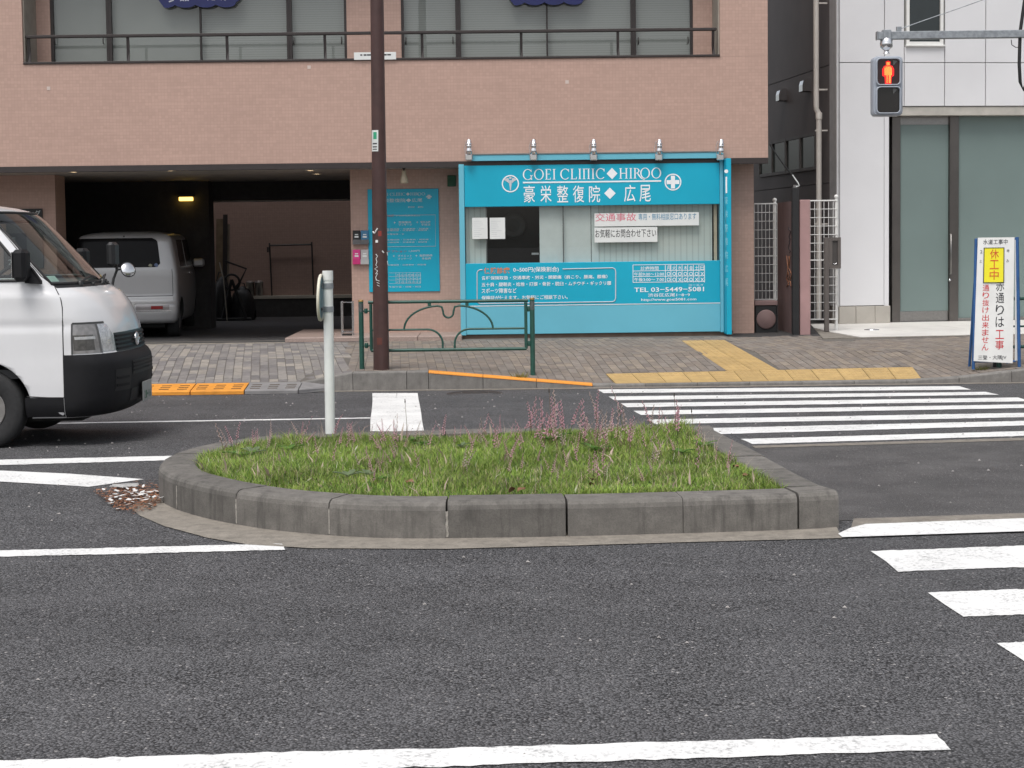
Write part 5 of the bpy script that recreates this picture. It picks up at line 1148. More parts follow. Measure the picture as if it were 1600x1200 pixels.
m = MB(); o_ = rrect(hx0, hx1, hz0, hz1, .05); i_ = rrect(hx0 + .012, hx1 - .012, hz0 + .012, hz1 - .012, .045)
m.grid([[(x, .07, z) for x, z in o_ + o_[:1]], [(x, -.06, z) for x, z in o_ + o_[:1]], [(x, -.075, z) for x, z in i_ + i_[:1]]]); m.poly([(x, .07, z) for x, z in o_]); m.poly([(x, -.075, z) for x, z in i_]); hs_ = m.build('housing', M_HEAD, sg)
zm = (hz0 + hz1) / 2; lens = [(zm + .018, hz1 - .035), (hz0 + .035, zm - .018)]
for k_, (l0, l1) in enumerate(lens):
    x0_, x1_ = hx0 + .042, hx1 - .042; P = rrect(x0_, x1_, l0, l1, .04); P2 = rrect(x0_ - .014, x1_ + .014, l0 - .012, l1 + .012, .05)
    m = MB(); m.grid([[(x, -.0765, z) for x, z in P2 + P2[:1]], [(x, -.115, z) for x, z in P2 + P2[:1]], [(x, -.115, z) for x, z in P + P[:1]], [(x, -.08, z) for x, z in P + P[:1]]]); m.build('visor', M_HEAD, sg)
    m = MB(); m.poly([(x, -.079, z) for x, z in P]); ln = m.build('lens', mat('signal_lens_red', (.030, .008, .010), .12) if k_ == 0 else mat('signal_lens_dark', (.014, .012, .012), .08), sg)
    cx_ = (x0_ + x1_) / 2; cz_ = (l0 + l1) / 2; hh_ = (l1 - l0)
    if k_ == 0:                                               # standing figure made of light points
        red = emis('signal_glow_red', (.85, .012, .012), .7); amb = emis('signal_dot_amber', (1.0, .55, .09), 1.9)
        m = MB(); y_ = -.0805
        body = [(-.045, -.46), (.045, -.46), (.05, -.2), (.085, -.14), (.085, .1), (.06, .22), (.03, .24), (.035, .38), (0, .42), (-.035, .38), (-.03, .24), (-.06, .22), (-.085, .1), (-.085, -.14), (-.05, -.2)]
        m.poly([(cx_ + x * hh_ * 2.75, y_, cz_ + z * 1.05 * hh_) for x, z in body]); m.build('red_glow', red, ln)
        m = MB(); dots = []
        for z_ in np.linspace(-.42, .36, 19):
            for x_ in np.linspace(-.17, .17, 9):
                hd_ = z_ > .22; bodyw = .13 if -.1 < z_ < .18 else .085
                if hd_: ok = x_ ** 2 + (z_ - .31) ** 2 * 1.0 < .006
                elif z_ > -.12: ok = abs(x_) < .16 * (1 - max(0, z_ - .05) * 1.5) and not (.085 < abs(x_) < .11 and z_ < .1)
                else: ok = .015 < abs(x_) < .085
                if ok: dots.append((x_, z_))
        for x_, z_ in dots:
            px_, pz_ = cx_ + x_ * hh_, cz_ + z_ * hh_; m.poly([(px_ + .0036 * math.cos(q9), y_ - .001, pz_ + .0036 * math.sin(q9)) for q9 in (0, 1.05, 2.09, 3.14, 4.19, 5.24)])
        m.build('light_points', amb, ln)
    m = MB(); m.poly([(x1_ - .075, -.0805, l1 - .012), (x1_ - .02, -.0805, l1 - .02), (x1_ - .068, -.0805, l1 - .07)]); m.build('lens_sticker', mat('lens_sticker', (.13, .13, .13), .3), ln)
m = MB(); p0 = sp_(1404, 46); p1 = sp_(1600, -45); m.tube([p0, (xr * .9, 0, p1.z + .3)], .006, 6); m.box(p0.x - .025, p0.x + .03, -.02, .02, zc + hh, p0.z + .03); m.build('stay_wire', M_GALV, sg)
m = MB(); m.tube([sp_(1603, -60), sp_(1601, 0), sp_(1594, 50), sp_(1592.5, 100), sp_(1594, 128), sp_(1599, 141), sp_(1608, 120), sp_(1614, 60)], .020, 8); m.tube([sp_(1580, 62), sp_(1581, 70), sp_(1587, 74), sp_(1594, 74)], .005, 6); m.build('cable', M_BLACK, sg)
# white roadwork sign
q = G(1556, 577); YA = q.y
sn = thing('roadwork_sign', 'white roadwork notice board with yellow card on a blue steel stand', 'sign', (q.x, YA, q.z), math.radians(-4))
M_BLU = mat('blue_frame_paint', (.020, .085, .24), .45, .15, 8, dirt=.25)
wl, wr = atY(1520, 570, YA).x - q.x, atY(1586, 575, YA).x - q.x; tl2, tr2 = atY(1527, 371, YA).x - q.x, atY(1589, 372, YA).x - q.x; zt5 = atY(1558, 371, YA).z - q.z
back = .10
def fr_tube(name, p, qq, r=.016): m = MB(); m.tube([p, qq], r, 8); m.build(name, M_BLU, sn)
fr_tube('frame_leg', (wl + .01, 0, 0), (tl2 + .01, back, zt5 - .02), .018); fr_tube('frame_leg', (wr + .045, 0, 0), (tr2 + .02, back, zt5 - .0), .020)
fr_tube('rear_leg', (wl + .05, .42, 0), (tl2 + .03, back + .02, zt5 - .05)); fr_tube('rear_leg', (wr, .42, 0), (tr2 - .02, back + .02, zt5 - .05))
fr_tube('cross_bar', (lerp(wl, tl2, .05), back * .05, zt5 * .06), (lerp(wr, tr2, .05), back * .05, zt5 * .06), .012); fr_tube('cross_bar', (tl2, back, zt5 - .02), (tr2 + .02, back, zt5 - .02), .012)
zb5 = .07
def onb(s, t, out=0.0):                                       # s across, t up
    x = lerp(lerp(wl, wr, s), lerp(tl2, tr2, s), t); return Vector((x, lerp(0, back, lerp(zb5, zt5, t) / zt5) - .022 - out, lerp(zb5, zt5, t)))
m = MB(); bb = [onb(.02, .02), onb(.93, .0), onb(.97, 1.0), onb(.06, 1.0)]; m.prism(bb, (0, .012, 0)); m.build('board', M_WHITE, sn)
def sgn(mt, chars, s0, s1, tA, tB, name='lettering', bold=.004, out=.002):
    m = MB(); n_ = len(chars)
    for i, ch in enumerate(chars):
        t1 = lerp(tA, tB, i / n_); t0 = lerp(tA, tB, (i + .86) / n_); o_ = onb(s0, t0, out); ax = (onb(s1, t0, out) - o_); upv = onb(s0, t1, out) - o_
        text(m, ch, o_, ax.normalized(), upv.normalized(), ax.length, upv.length, bold)
    m.build(name, mt, sn)
def sgh(mt, s_, s0, s1, t0, t1, bold=.004, out=.002):
    m = MB(); o_ = onb(s0, t0, out); ax = onb(s1, t0, out) - o_; upv = onb(s0, t1, out) - o_; text(m, s_, o_, ax.normalized(), upv.normalized(), ax.length, upv.length, bold); m.build('lettering', mt, sn)
sgh(M_INK, '水道工事中', .19, .80, .945, .985); sgh(M_INK, '三登・大隅JV', .12, .78, .025, .065)
sgh(M_INK, '21', .12, .22, .875, .90); sgh(M_INK, '時', .78, .84, .88, .905); sgh(M_INK, '土', .11, .17, .80, .825); sgh(M_INK, 'み', .77, .83, .80, .825)
sgn(M_INK, '赤通りは', .52, .72, .655, .275); sgn(M_RED, '工事', .52, .72, .265, .10); sgn(M_RED, '通り抜け出来ません', .20, .36, .625, .095)
m = MB(); m.prism([onb(.22, .645, .006), onb(.70, .645, .006), onb(.70, .915, .006), onb(.22, .915, .006)], (0, .003, 0)); yc = m.build('yellow_card', mat('yellow_card', (.80, .72, .02), .5, .03), sn)
m = MB(); kk = [onb(.215, .642, .0065), onb(.705, .642, .0065), onb(.705, .918, .0065), onb(.215, .918, .0065)]; m.tube(kk, .006, 5, False, True); m.build('card_border', M_INK, sn)
sgn(mat('orange_red_ink', (.62, .10, .02), .6), '休工中', .36, .58, .905, .655, 'card_lettering', .004, .009)
m = MB(); m.prism([onb(.985, .02, -.01), onb(1.06, .02, -.03), onb(1.06, .98, -.03), onb(.985, .98, -.01)], (0, .006, 0)); m.build('side_sheet', M_WHITE, sn)
fb = thing('sign_weight', 'dark cylindrical weight on the ground under the white work sign', 'weight', tuple(G(1562, 574))); m = MB(); m.lathe((0, .1, -.01), (0, 0, 1), [(.05, 0), (.05, .16), (.045, .17), (0, .17)], 14); m.build('weight_body', M_BLACK, fb)

# ================================================================== VEHICLES
class Shell:
    """car body as stacked horizontal slices: rounded nose at xf(z), straight flanks of half width w(z), squared tail at xr(z)"""
    def __init__(s, tab, n, ar=.12):
        T = np.array(tab, float); s.zs = np.linspace(T[0, 0], T[-1, 0], 161); k = np.array([1, 2, 3, 2, 1.]); k /= k.sum(); s.c = []
        for i in range(1, 5):
            y = np.interp(s.zs, T[:, 0], T[:, i]); s.c.append(np.convolve(np.pad(y, 2, 'edge'), k, 'valid'))
        s.n = n; s.ar = ar; s.z0, s.z1 = T[0, 0], T[-1, 0]
    def p(s, z): return [float(np.interp(z, s.zs, c)) for c in s.c]          # xf, a, w, xr
    def S(s, q, z, off=0.0):
        xf, a, w, xr = s.p(z); xf += off; a += off; w += off; sg = 1 if q >= 0 else -1; k = abs(q)
        if k <= 1:
            t = k * math.pi / 2; return Vector((xf - a + a * max(0, math.cos(t)) ** (2 / s.n), sg * w * math.sin(t) ** (2 / s.n), z))
        return Vector((xf - a - (k - 1), sg * w, z))
    def q_x(s, x, z):
        xf, a, w, xr = s.p(z)
        if x <= xf - a: return 1 + (xf - a - x)
        return math.acos(min(1, max(0, (x - xf + a) / a)) ** (s.n / 2)) / (math.pi / 2)
    def q_y(s, f): return math.asin(min(1, f) ** (s.n / 2)) / (math.pi / 2)
    def body(s, nz, nq, ns):
        m = MB(); rows = []
        for z in np.linspace(s.z0, s.z1, nz):
            xf, a, w, xr = s.p(z); L = xf - a - (xr + s.ar); half = [s.S(i / nq, z) for i in range(nq + 1)] + [s.S(1 + L * (i + 1) / ns, z) for i in range(ns)]
            half += [Vector((xr + s.ar - s.ar * math.sin(t), w - s.ar + s.ar * math.cos(t), z)) for t in np.linspace(0, math.pi / 2, 6)[1:]] + [Vector((xr, (w - s.ar) * f, z)) for f in (.6, .25)]
            rows.append(half + [Vector((p.x, -p.y, p.z)) for p in half[::-1][:-1]])
        N_ = len(rows[0]); vs = [p for r in rows for p in r]; fs = []
        for i in range(len(rows) - 1):
            for j in range(N_): fs.append((i * N_ + j, i * N_ + (j + 1) % N_, (i + 1) * N_ + (j + 1) % N_, (i + 1) * N_ + j))
        fs.append(list(range(N_))[::-1]); fs.append([(len(rows) - 1) * N_ + j for j in range(N_)])
        m.add(vs, fs, True); return m
    def patch(s, name, mt, parent, z0, z1, qa, qb, off=.006, nz=10, nq=12, skirt=True, smooth=True, inn=-.006):
        """piece of skin between heights z0..z1 and q limits qa(z)..qb(z), lifted off the body, with a turned edge"""
        fa = qa if callable(qa) else (lambda z: qa); fb = qb if callable(qb) else (lambda z: qb); m = MB()
        zs = [lerp(z0, z1, i / nz) for i in range(nz + 1)]; R = [[s.S(lerp(fa(z), fb(z), j / nq), z, off) for j in range(nq + 1)] for z in zs]; m.grid(R, smooth)
        if skirt:
            I = [[s.S(lerp(fa(z), fb(z), j / nq), z, inn) for j in range(nq + 1)] for z in zs]
            m.grid([R[0], I[0]], False); m.grid([R[-1], I[-1]], False); m.grid([[r[0] for r in R], [r[0] for r in I]], False); m.grid([[r[-1] for r in R], [r[-1] for r in I]], False)
        return m.build(name, mt, parent)
    def seam(s, name, mt, parent, pts, side, r=.004, off=.0):
        m = MB(); m.tube([s.S(side * s.q_x(x, z), z, off) for x, z in pts], r, 5); return m.build(name, mt, parent)
def bool_cut(o, cutters):
    for c in cutters:
        md = o.modifiers.new('cut', 'BOOLEAN'); md.operation = 'DIFFERENCE'; md.object = c; md.solver = 'EXACT'
    dg = bpy.context.evaluated_depsgraph_get(); me = bpy.data.meshes.new_from_object(o.evaluated_get(dg)); o.modifiers.clear(); old = o.data; o.data = me; bpy.data.meshes.remove(old)
    for c in cutters: d = c.data; bpy.data.objects.remove(c); bpy.data.meshes.remove(d)
def arch_cutter(x, y, r, z, mt):
    m = MB(); m.lathe((x, y - .24 if y > 0 else y - .12, z), (0, 1, 0), [(0.001, 0), (r, 0), (r, .36), (0.001, .36)], 48); o = m.build('cutter', mt); return o
def drop_faces(o, test):
    import bmesh
    bm = bmesh.new(); bm.from_mesh(o.data); bmesh.ops.delete(bm, geom=[f for f in bm.faces if test(f.calc_center_median(), f)], context='FACES'); bm.to_mesh(o.data); bm.free()
def wheel(parent, x, y, r, side, rim_mt, name='wheel'):
    w = bpy.data.objects.new(name, None); COL.objects.link(w); w.parent = parent; w.location = (x, y, r)
    s = side; m = MB(); m.lathe((0, -s * .17, 0), (0, s, 0), [(r * .52, 0), (r * .93, 0), (r * .985, .02), (r, .045), (r, .14), (r * .985, .165), (r * .95, .185), (r * .80, .192), (r * .60, .186), (r * .52, .172)], 48); m.build('tyre', M_RUBBER, w)
    m = MB()
    for k in (.06, .095, .13): m.lathe((0, -s * .17, 0), (0, s, 0), [(r * 1.001, k - .005), (r * .985, k), (r * 1.001, k + .005)], 48)
    m.build('tread', M_BLACK, w)
    m = MB(); m.lathe((0, -s * .17, 0), (0, s, 0), [(r * .53, .178), (r * .51, .186), (r * .48, .165), (r * .46, .12), (r * .36, .105), (r * .26, .13), (r * .20, .165), (r * .14, .172), (0, .172)], 40); m.build('rim', rim_mt, w)
    m = MB()
    for i in range(8): a = i * math.pi / 4; m.lathe((math.cos(a) * r * .40, s * -.062, math.sin(a) * r * .40), (0, s, 0), [(r * .05, 0), (r * .045, .004), (0, .004)], 10)
    m.build('rim_holes', M_BLACK, w); return w
def carpaint(name, col, rough=.28, metal=0.0):
    m, t, b = newmat(name); c = mixc(t, ramp(t, noise(t, opos(t), 2.5, 5, .7), .45, .8, (0, 0, 0), (.16,) * 3), col, tuple(x * .7 for x in col)); t.links.new(c, b.inputs['Base Color'])
    b.inputs['Roughness'].default_value = rough; b.inputs['Metallic'].default_value = metal; b.inputs['Coat Weight'].default_value = .6; b.inputs['Coat Roughness'].default_value = .06; return m
V_WHITE = carpaint('van_white_paint', (.66, .66, .67), .22); V_SILV = carpaint('silver_car_paint', (.42, .42, .425), .35, .3)
M_BUMP = mat('grey_black_bumper', (.010, .010, .0115), .62, .12, 15, .12, 220, spec=.25); M_WELL = mat('wheel_well', (.008, .008, .008), .9)
M_LAMP = mat('headlamp_reflector', (.62, .62, .63), .16, .25, 25, metal=.75); M_LAMP2 = mat('headlamp_side_lens', (.24, .23, .225), .15, .25, 18, metal=.3, coat=1.0)
M_DASH = mat('dashboard', (.028, .028, .030), .7); M_SEAT = mat('seat_fabric', (.05, .05, .053), .9)
M_LINE = mat('panel_gap', (.03, .03, .03), .8)

# ------------------------------------------------------------------ white van
VX, VY = -3.12, 13.95
van = thing('white_van', 'white delivery van with black bumper driving in at the left edge', 'van', (VX, VY, -.012)); van.scale = (1, 1, 1.02)
sv = Shell([(.24, -.13, .40, .79, -4.60), (.28, -.04, .42, .825, -4.63), (.36, -.005, .43, .84, -4.66), (.50, .015, .43, .846, -4.68), (.66, .020, .43, .846, -4.69), (.705, .0, .43, .845, -4.69), (.735, -.045, .42, .845, -4.69), (.86, -.058, .42, .847, -4.69), (.925, -.07, .42, .847, -4.69), (.945, -.075, .42, .838, -4.69), (.975, -.085, .42, .838, -4.69), (1.0, -.095, .42, .847, -4.69),
            (1.09, -.135, .41, .846, -4.69), (1.17, -.195, .39, .848, -4.68), (1.195, -.22, .38, .850, -4.68), (1.215, -.25, .37, .838, -4.68), (1.245, -.315, .35, .831, -4.67), (1.275, -.355, .34, .827, -4.67), (1.45, -.52, .33, .80, -4.64), (1.65, -.71, .32, .755, -4.60), (1.79, -.845, .32, .715, -4.56), (1.84, -.905, .32, .685, -4.54), (1.875, -.985, .33, .635, -4.50), (1.905, -1.10, .36, .55, -4.44), (1.925, -1.25, .40, .43, -4.34), (1.938, -1.5, .45, .22, -4.1)], 2.55)
vb_ = sv.body(74, 30, 64); vbo = vb_.build('body', [V_WHITE, M_WELL], van)
WXF, WXR, WR = -1.07, -3.485, .315
cuts = [arch_cutter(x, y, .385, .325, M_WELL) for x in (WXF, WXR) for y in (-.80, .80)]
for c in cuts: c.location = (VX, VY, -.012)
bool_cut(vbo, cuts)
AP = lambda z: lerp(-.66, -1.085, (z - 1.315) / (1.79 - 1.315))      # front edge of the side window
def in_side(c): return 1.325 < c.z < 1.775 and abs(c.y) > .5 and -1.74 < c.x < AP(c.z) - .01
QW = .70
def in_ws(c): return 1.295 < c.z < 1.835 and c.x > sv.S(QW, c.z).x + .004 and abs(c.y) < abs(sv.S(QW, c.z).y) + .02
drop_faces(vbo, lambda c, f: in_side(c) or in_ws(c))
sv.patch('windscreen', GL_CAR, van, 1.285, 1.845, -QW - .02, QW + .02, .003, 10, 24, False)
# black seal round the windscreen
m = MB(); e = [sv.S(lerp(-QW - .01, QW + .01, i / 30), 1.283, .006) for i in range(31)] + [sv.S(QW + .01, lerp(1.283, 1.845, i / 14), .006) for i in range(1, 15)] + [sv.S(lerp(QW + .01, -QW - .01, i / 30), 1.848, .006) for i in range(1, 31)] + [sv.S(-QW - .01, lerp(1.845, 1.283, i / 14), .006) for i in range(1, 14)]
m.tube(e, .011, 6, False, True); m.build('windscreen_seal', M_BLACK, van)
for sd in (-1, 1):
    d = bpy.data.objects.new('door', None); COL.objects.link(d); d.parent = van
    sv.patch('door_glass', GL_CAR, d, 1.315, 1.785, (lambda z: sd * sv.q_x(AP(z), z)), (lambda z: sd * sv.q_x(-1.76, z)), .002, 8, 8, False)
    m = MB(); e = [sv.S(sd * sv.q_x(lerp(AP(1.315), -1.76, i / 8), 1.315), 1.315, .003) for i in range(9)] + [sv.S(sd * sv.q_x(-1.76, z), z, .003) for z in np.linspace(1.315, 1.79, 8)[1:]] + [sv.S(sd * sv.q_x(lerp(-1.76, AP(1.79), i / 6), 1.79), 1.79, .003) for i in range(1, 7)] + [sv.S(sd * sv.q_x(AP(z), z), z, .003) for z in np.linspace(1.79, 1.315, 10)[1:-1]]
    m.tube(e, .013, 6, False, True); m.build('window_seal', M_BLACK, d)
    sv.seam('door_gap', M_LINE, d, [(-.72, .415), (-.55, .405), (-.425, .405), (-.422, .6), (-.422, .9), (-.424, 1.10), (-.435, 1.16), (-.46, 1.21), (-.50, 1.265), (-.60, 1.345), (-.80, 1.56), (-1.0, 1.78)], sd, .0045)
    sv.seam('door_gap', M_LINE, d, [(-1.83, .405), (-1.83, 1.0), (-1.82, 1.8)], sd, .004)
    m = MB(); m.box(-1.74, -1.58, sd * .846, sd * .875, 1.10, 1.14, .01); m.build('door_handle', M_BUMP, d)
    # door mirror
    mr_ = bpy.data.objects.new('mirror', None); COL.objects.link(mr_); mr_.parent = d
    m = MB(); yy = sd * .93; m.box(-.76, -.655, min(yy - .09, yy + .09), max(yy - .09, yy + .09), 1.315, 1.555, .028); m.build('mirror_housing', M_BUMP, mr_)
    m = MB(); m.prism([(-.70, sd * .83, 1.295), (-.575, sd * .832, 1.285), (-.575, sd * .832, 1.31), (-.64, sd * .82, 1.40), (-.70, sd * .80, 1.46)], (0, sd * .05, 0)); m.build('mirror_foot', M_BUMP, mr_)
    m = MB(); m.box(-.764, -.7601, min(yy - .075, yy + .075), max(yy - .075, yy + .075), 1.335, 1.535); m.build('mirror_glass', M_CHROME, mr_)
    sv.patch('side_window', mat('tinted_glass', (.012, .014, .014), .05), van, 1.33, 1.775, (lambda z: sd * sv.q_x(-1.95, z)), (lambda z: sd * sv.q_x(-3.1, z)), .003, 5, 6)
    sv.patch('side_window', mat('tinted_glass', (.012, .014, .014), .05), van, 1.33, 1.775, (lambda z: sd * sv.q_x(-3.2, z)), (lambda z: sd * sv.q_x(-4.35, z)), .003, 5, 6)
    sv.patch('sill_trim', M_BUMP, van, .25, .405, (lambda z: sd * sv.q_x(-.43, z)), (lambda z: sd * sv.q_x(-.735, z)), .005, 3, 5)
    sv.patch('sill_trim', M_BUMP, van, .25, .395, (lambda z: sd * sv.q_x(-1.47, z)), (lambda z: sd * sv.q_x(-3.14, z)), .005, 3, 8)
    # headlamp: outer side lens and main reflector
    hl = bpy.data.objects.new('headlight', None); COL.objects.link(hl); hl.parent = van
    z0h, z1h = .742, .975; qs = lambda z: sd * lerp(.545, .555, (z - z0h) / (z1h - z0h))
    sv.patch('side_lens', M_LAMP2, hl, z0h, z1h, (lambda z: sd * sv.q_x(-.352, z)), qs, .005, 8, 8)
    sv.patch('main_lens', M_LAMP, hl, z0h + .005, z1h - .012, (lambda z: qs(z) * .985), (lambda z: sd * lerp(.34, .43, max(0, (z - .80) / .175) ** 2)), .005, 8, 8)
    sv.patch('lamp_divider', mat('lamp_grey', (.10, .10, .10), .3), hl, z0h, z1h - .005, (lambda z: qs(z) * 1.02), (lambda z: qs(z) * .975), .0075, 6, 2)
    sv.patch('lamp_inner_shading', mat('lamp_dark_shading', (.11, .105, .10), .25, .3, 30, metal=.4, coat=1.), hl, .765, .885, (lambda z: sd * .86), (lambda z: sd * .62), .0062, 5, 6, False)  # dark and pale patches paint the shading inside the lamp reflector
    sv.patch('lamp_inner_shading', mat('lamp_pale_shading', (.55, .55, .55), .2, .2, 30, metal=.5, coat=1.), hl, .85, .872, (lambda z: sd * .84), (lambda z: sd * .60), .0075, 2, 6, False)
    sv.patch('lamp_inner_shading', mat('lamp_pale_shading', (.55, .55, .55), .2, .2, 30), hl, .75, .80, (lambda z: sd * .52), (lambda z: sd * .37), .0065, 3, 6, False)
    sv.patch('lamp_rim', mat('lamp_rim', (.05, .05, .05), .4), hl, z1h - .006, z1h + .008, (lambda z: sd * sv.q_x(-.355, z)), (lambda z: sd * .44), .007, 2, 10); sv.patch('lamp_rim', mat('lamp_rim', (.05, .05, .05), .4), hl, z0h - .006, z1h, (lambda z: sd * sv.q_x(-.362, z)), (lambda z: sd * sv.q_x(-.350, z)), .0065, 6, 2)
    # fog lamp recess
    sv.patch('fog_recess', mat('recess_black', (.007, .007, .008), .6), van, .43, .60, sd * .47, sd * .24, .015, 5, 6)
    for zz in (.465, .525): sv.patch('fog_slat', M_BUMP, van, zz, zz + .02, sd * .45, sd * .27, .021, 2, 5)
qb_ = lambda z: sv.q_x(-.424, z)
bump = sv.patch('front_bumper', M_BUMP, van, .245, .733, (lambda z: -qb_(z)), qb_, .012, 18, 44)
sv.patch('bumper_grille', mat('recess_black', (.007, .007, .008), .6), bump, .545, .655, -.21, .21, .0165, 4, 16)
for zz in (.57, .60, .63): sv.patch('grille_bar', M_BUMP, bump, zz, zz + .012, -.20, .20, .0215, 2, 14)
sv.patch('lower_intake', mat('recess_black', (.007, .007, .008), .6), bump, .33, .43, -.22, .22, .0165, 4, 16)
gr = sv.patch('grille', mat('grille_dark', (.012, .022, .024), .4), van, .735, .885, (lambda z: -.335), (lambda z: .335), .004, 6, 20)
for zz in (.752, .785, .818, .851): sv.patch('grille_slat', M_BUMP, gr, zz, zz + .016, -.32, .32, .018, 2, 18)
m = MB(); c = sv.S(0, .81, .02); m.lathe(c, (1, 0, 0), [(.058, 0), (.058, .006), (.046, .012), (.042, .006)], 28); m.box(c.x, c.x + .012, -.075, .075, c.z - .014, c.z + .014, .003); m.build('emblem', M_CHROME, gr)
m = MB(); m.box(.04, .05, -.165, .165, .30, .465, .004); pl = m.build('number_plate', mat('plate_grey', (.30, .31, .30), .4), bump)
m = MB()
for i, ch in enumerate(('2', '1', '-', '0', '6')): text(m, ch, (.0506, -.12 + .05 * i, .325), (0, 1, 0), (0, 0, 1), .036, .065, .01, ch == '-')
m.build('plate_lettering', mat('plate_green', (.02, .12, .06), .5), pl)
# cowl, wipers, front fender mirror
sv.patch('cowl', M_BLACK, van, 1.252, 1.295, -.70, .70, .004, 4, 24)
for y0_, y1_ in ((-.45, .05), (.15, .6)):
    m = MB(); a = sv.S(-sv.q_y(abs(y0_) / .83) if y0_ < 0 else sv.q_y(y0_ / .83), 1.29, .03); b = sv.S(sv.q_y(y1_ / .83), 1.315, .02); m.tube([a, (a + b) / 2 + Vector((.02, 0, .03)), b], .009, 6); m.lathe(a - Vector((0, 0, .03)), (0, 0, 1), [(.022, 0), (.022, .04), (0, .045)], 10); m.build('wiper', M_BLACK, van)
for y_ in (-.2, .1, .3): c = sv.S(sv.q_y(abs(y_) / .84) * (1 if y_ > 0 else -1), 1.262, .004); m = MB(); m.lathe(c, (.5, 0, 1), [(.015, 0), (.012, .022), (0, .024)], 8); m.build('washer_nozzle', M_BLACK, van)
part('bonnet_badge', mat('blue_badge', (.05, .12, .22), .4), van, [(-.335, -.30, -.36, -.27, 1.213, 1.222)])
fm = bpy.data.objects.new('fender_mirror', None); COL.objects.link(fm); fm.parent = van; yb = .60
m = MB(); m.tube([(-.37, yb, 1.215), (-.36, yb + .02, 1.29), (-.335, yb + .04, 1.36), (-.335, yb + .04, 1.41)], .012, 8); m.build('stalk', M_BLACK, fm)
m = MB(); m.box(-.40, -.325, yb - .07, yb + .12, 1.395, 1.605, .025); m.build('mirror_housing', M_BLACK, fm)
m = MB(); m.tube([(-.335, yb + .03, 1.37), (-.28, yb - .01, 1.37)], .010, 6); m.build('arm', M_CHROME, fm)
m = MB(); m.lathe((-.225, yb - .02, 1.365), Vector((.55, -.75, .35)), [(0, -.045), (.045, -.035), (.066, 0), (.069, .012), (.062, .014)], 24); m.build('round_mirror_shell', M_BLACK, fm)
m = MB(); m.lathe((-.225, yb - .02, 1.365), Vector((.55, -.75, .35)), [(.062, .013), (.05, .024), (.025, .031), (0, .033)], 24); m.build('round_mirror_glass', M_CHROME, fm)
# cabin
ca = bpy.data.objects.new('cabin', None); COL.objects.link(ca); ca.parent = van
part('dashboard', M_DASH, ca, [(-1.0, -.50, -.70, .70, .80, 1.235)], .04); part('cab_floor', M_DASH, ca, [(-2.2, -.5, -.78, .78, .55, .62)]); part('bulkhead', mat('cabin_lining', (.10, .095, .085), .8), ca, [(-2.25, -2.2, -.74, .74, .62, 1.55)])
for y_ in (-.40, .40):
    m = MB(); m.box(-1.75, -1.25, y_ - .25, y_ + .25, .85, 1.0, .05); m.box(-1.92, -1.78, y_ - .24, y_ + .24, .98, 1.50, .05); m.box(-1.93, -1.83, y_ - .13, y_ + .13, 1.51, 1.68, .03); m.build('seat', M_SEAT, ca)
m = MB(); ce = Vector((-1.02, -.40, 1.335)); ax = Vector((-.62, 0, .78)).normalized(); n1 = Vector((0, 1, 0)); n2 = ax.cross(n1); m.tube([ce + n1 * (math.cos(t) * .195) + n2 * (math.sin(t) * .195) for t in np.linspace(0, 2 * math.pi, 33)[:-1]], .015, 8, False, True); m.tube([ce + n1 * .19, ce - n1 * .19], .014, 6); m.tube([ce, ce - n2 * .19 if n2.z > 0 else ce + n2 * .19], .014, 6); m.tube([ce, ce - ax * .25], .03, 8); m.build('steering_wheel', M_BLACK, ca)
sv.patch('dash_paper', mat('pale_green_paper', (.45, .60, .55), .6), ca, 1.30, 1.345, -.70, -.52, -.045, 3, 6, False)
for x in (WXF, WXR):
    for sd in (-1, 1): wheel(van, x, sd * .805, WR, sd, mat('white_steel_rim', (.22, .21, .20), .4, .25, 12, metal=.4, dirt=.4))
part('underbody', M_WELL, van, [(-4.3, -.35, -.62, .62, .20, .26)])

# ------------------------------------------------------------------ silver boxy car in the garage
cy = 26.35; ccx = atY(193, 440, cy).x
car = thing('silver_car', 'silver boxy hatchback parked tail outwards in the dark garage', 'car', (ccx, cy, .105), math.radians(-90 + 5))
sc_ = Shell([(.24, -.10, .16, .76, -3.7), (.28, -.03, .18, .80, -3.72), (.40, 0, .19, .825, -3.73), (.53, .0, .19, .832, -3.73), (.57, -.03, .19, .832, -3.72), (.60, -.05, .18, .832, -3.70), (.67, -.052, .17, .832, -3.6), (.68, -.060, .17, .832, -3.5), (1.0, -.065, .17, .830, -3.1), (1.10, -.07, .17, .822, -2.9), (1.2, -.09, .16, .805, -2.75), (1.45, -.12, .16, .765, -2.6), (1.56, -.14, .15, .745, -2.5), (1.62, -.165, .15, .72, -2.45), (1.66, -.22, .16, .66, -2.4), (1.69, -.33, .2, .54, -2.3), (1.705, -.5, .25, .3, -2.1)], 3.4, .2)
cbm = sc_.body(60, 22, 44); cb_o = cbm.build('body', [V_SILV, M_WELL], car)
cuts = [arch_cutter(x, y, .345, .30, M_WELL) for x in (-.66, -3.1) for y in (-.80, .80)]
for c in cuts: c.location = car.location; c.rotation_euler = car.rotation_euler
bool_cut(cb_o, cuts)
TG = mat('dark_tinted_glass', (.006, .006, .007), .25, spec=.12)
rw = sc_.patch('rear_window', TG, car, 1.135, 1.60, (lambda z: -1.25), (lambda z: sc_.q_y(.70 - .10 * max(0, abs(z - 1.37) - .19) / .04)), .004, 16, 30)
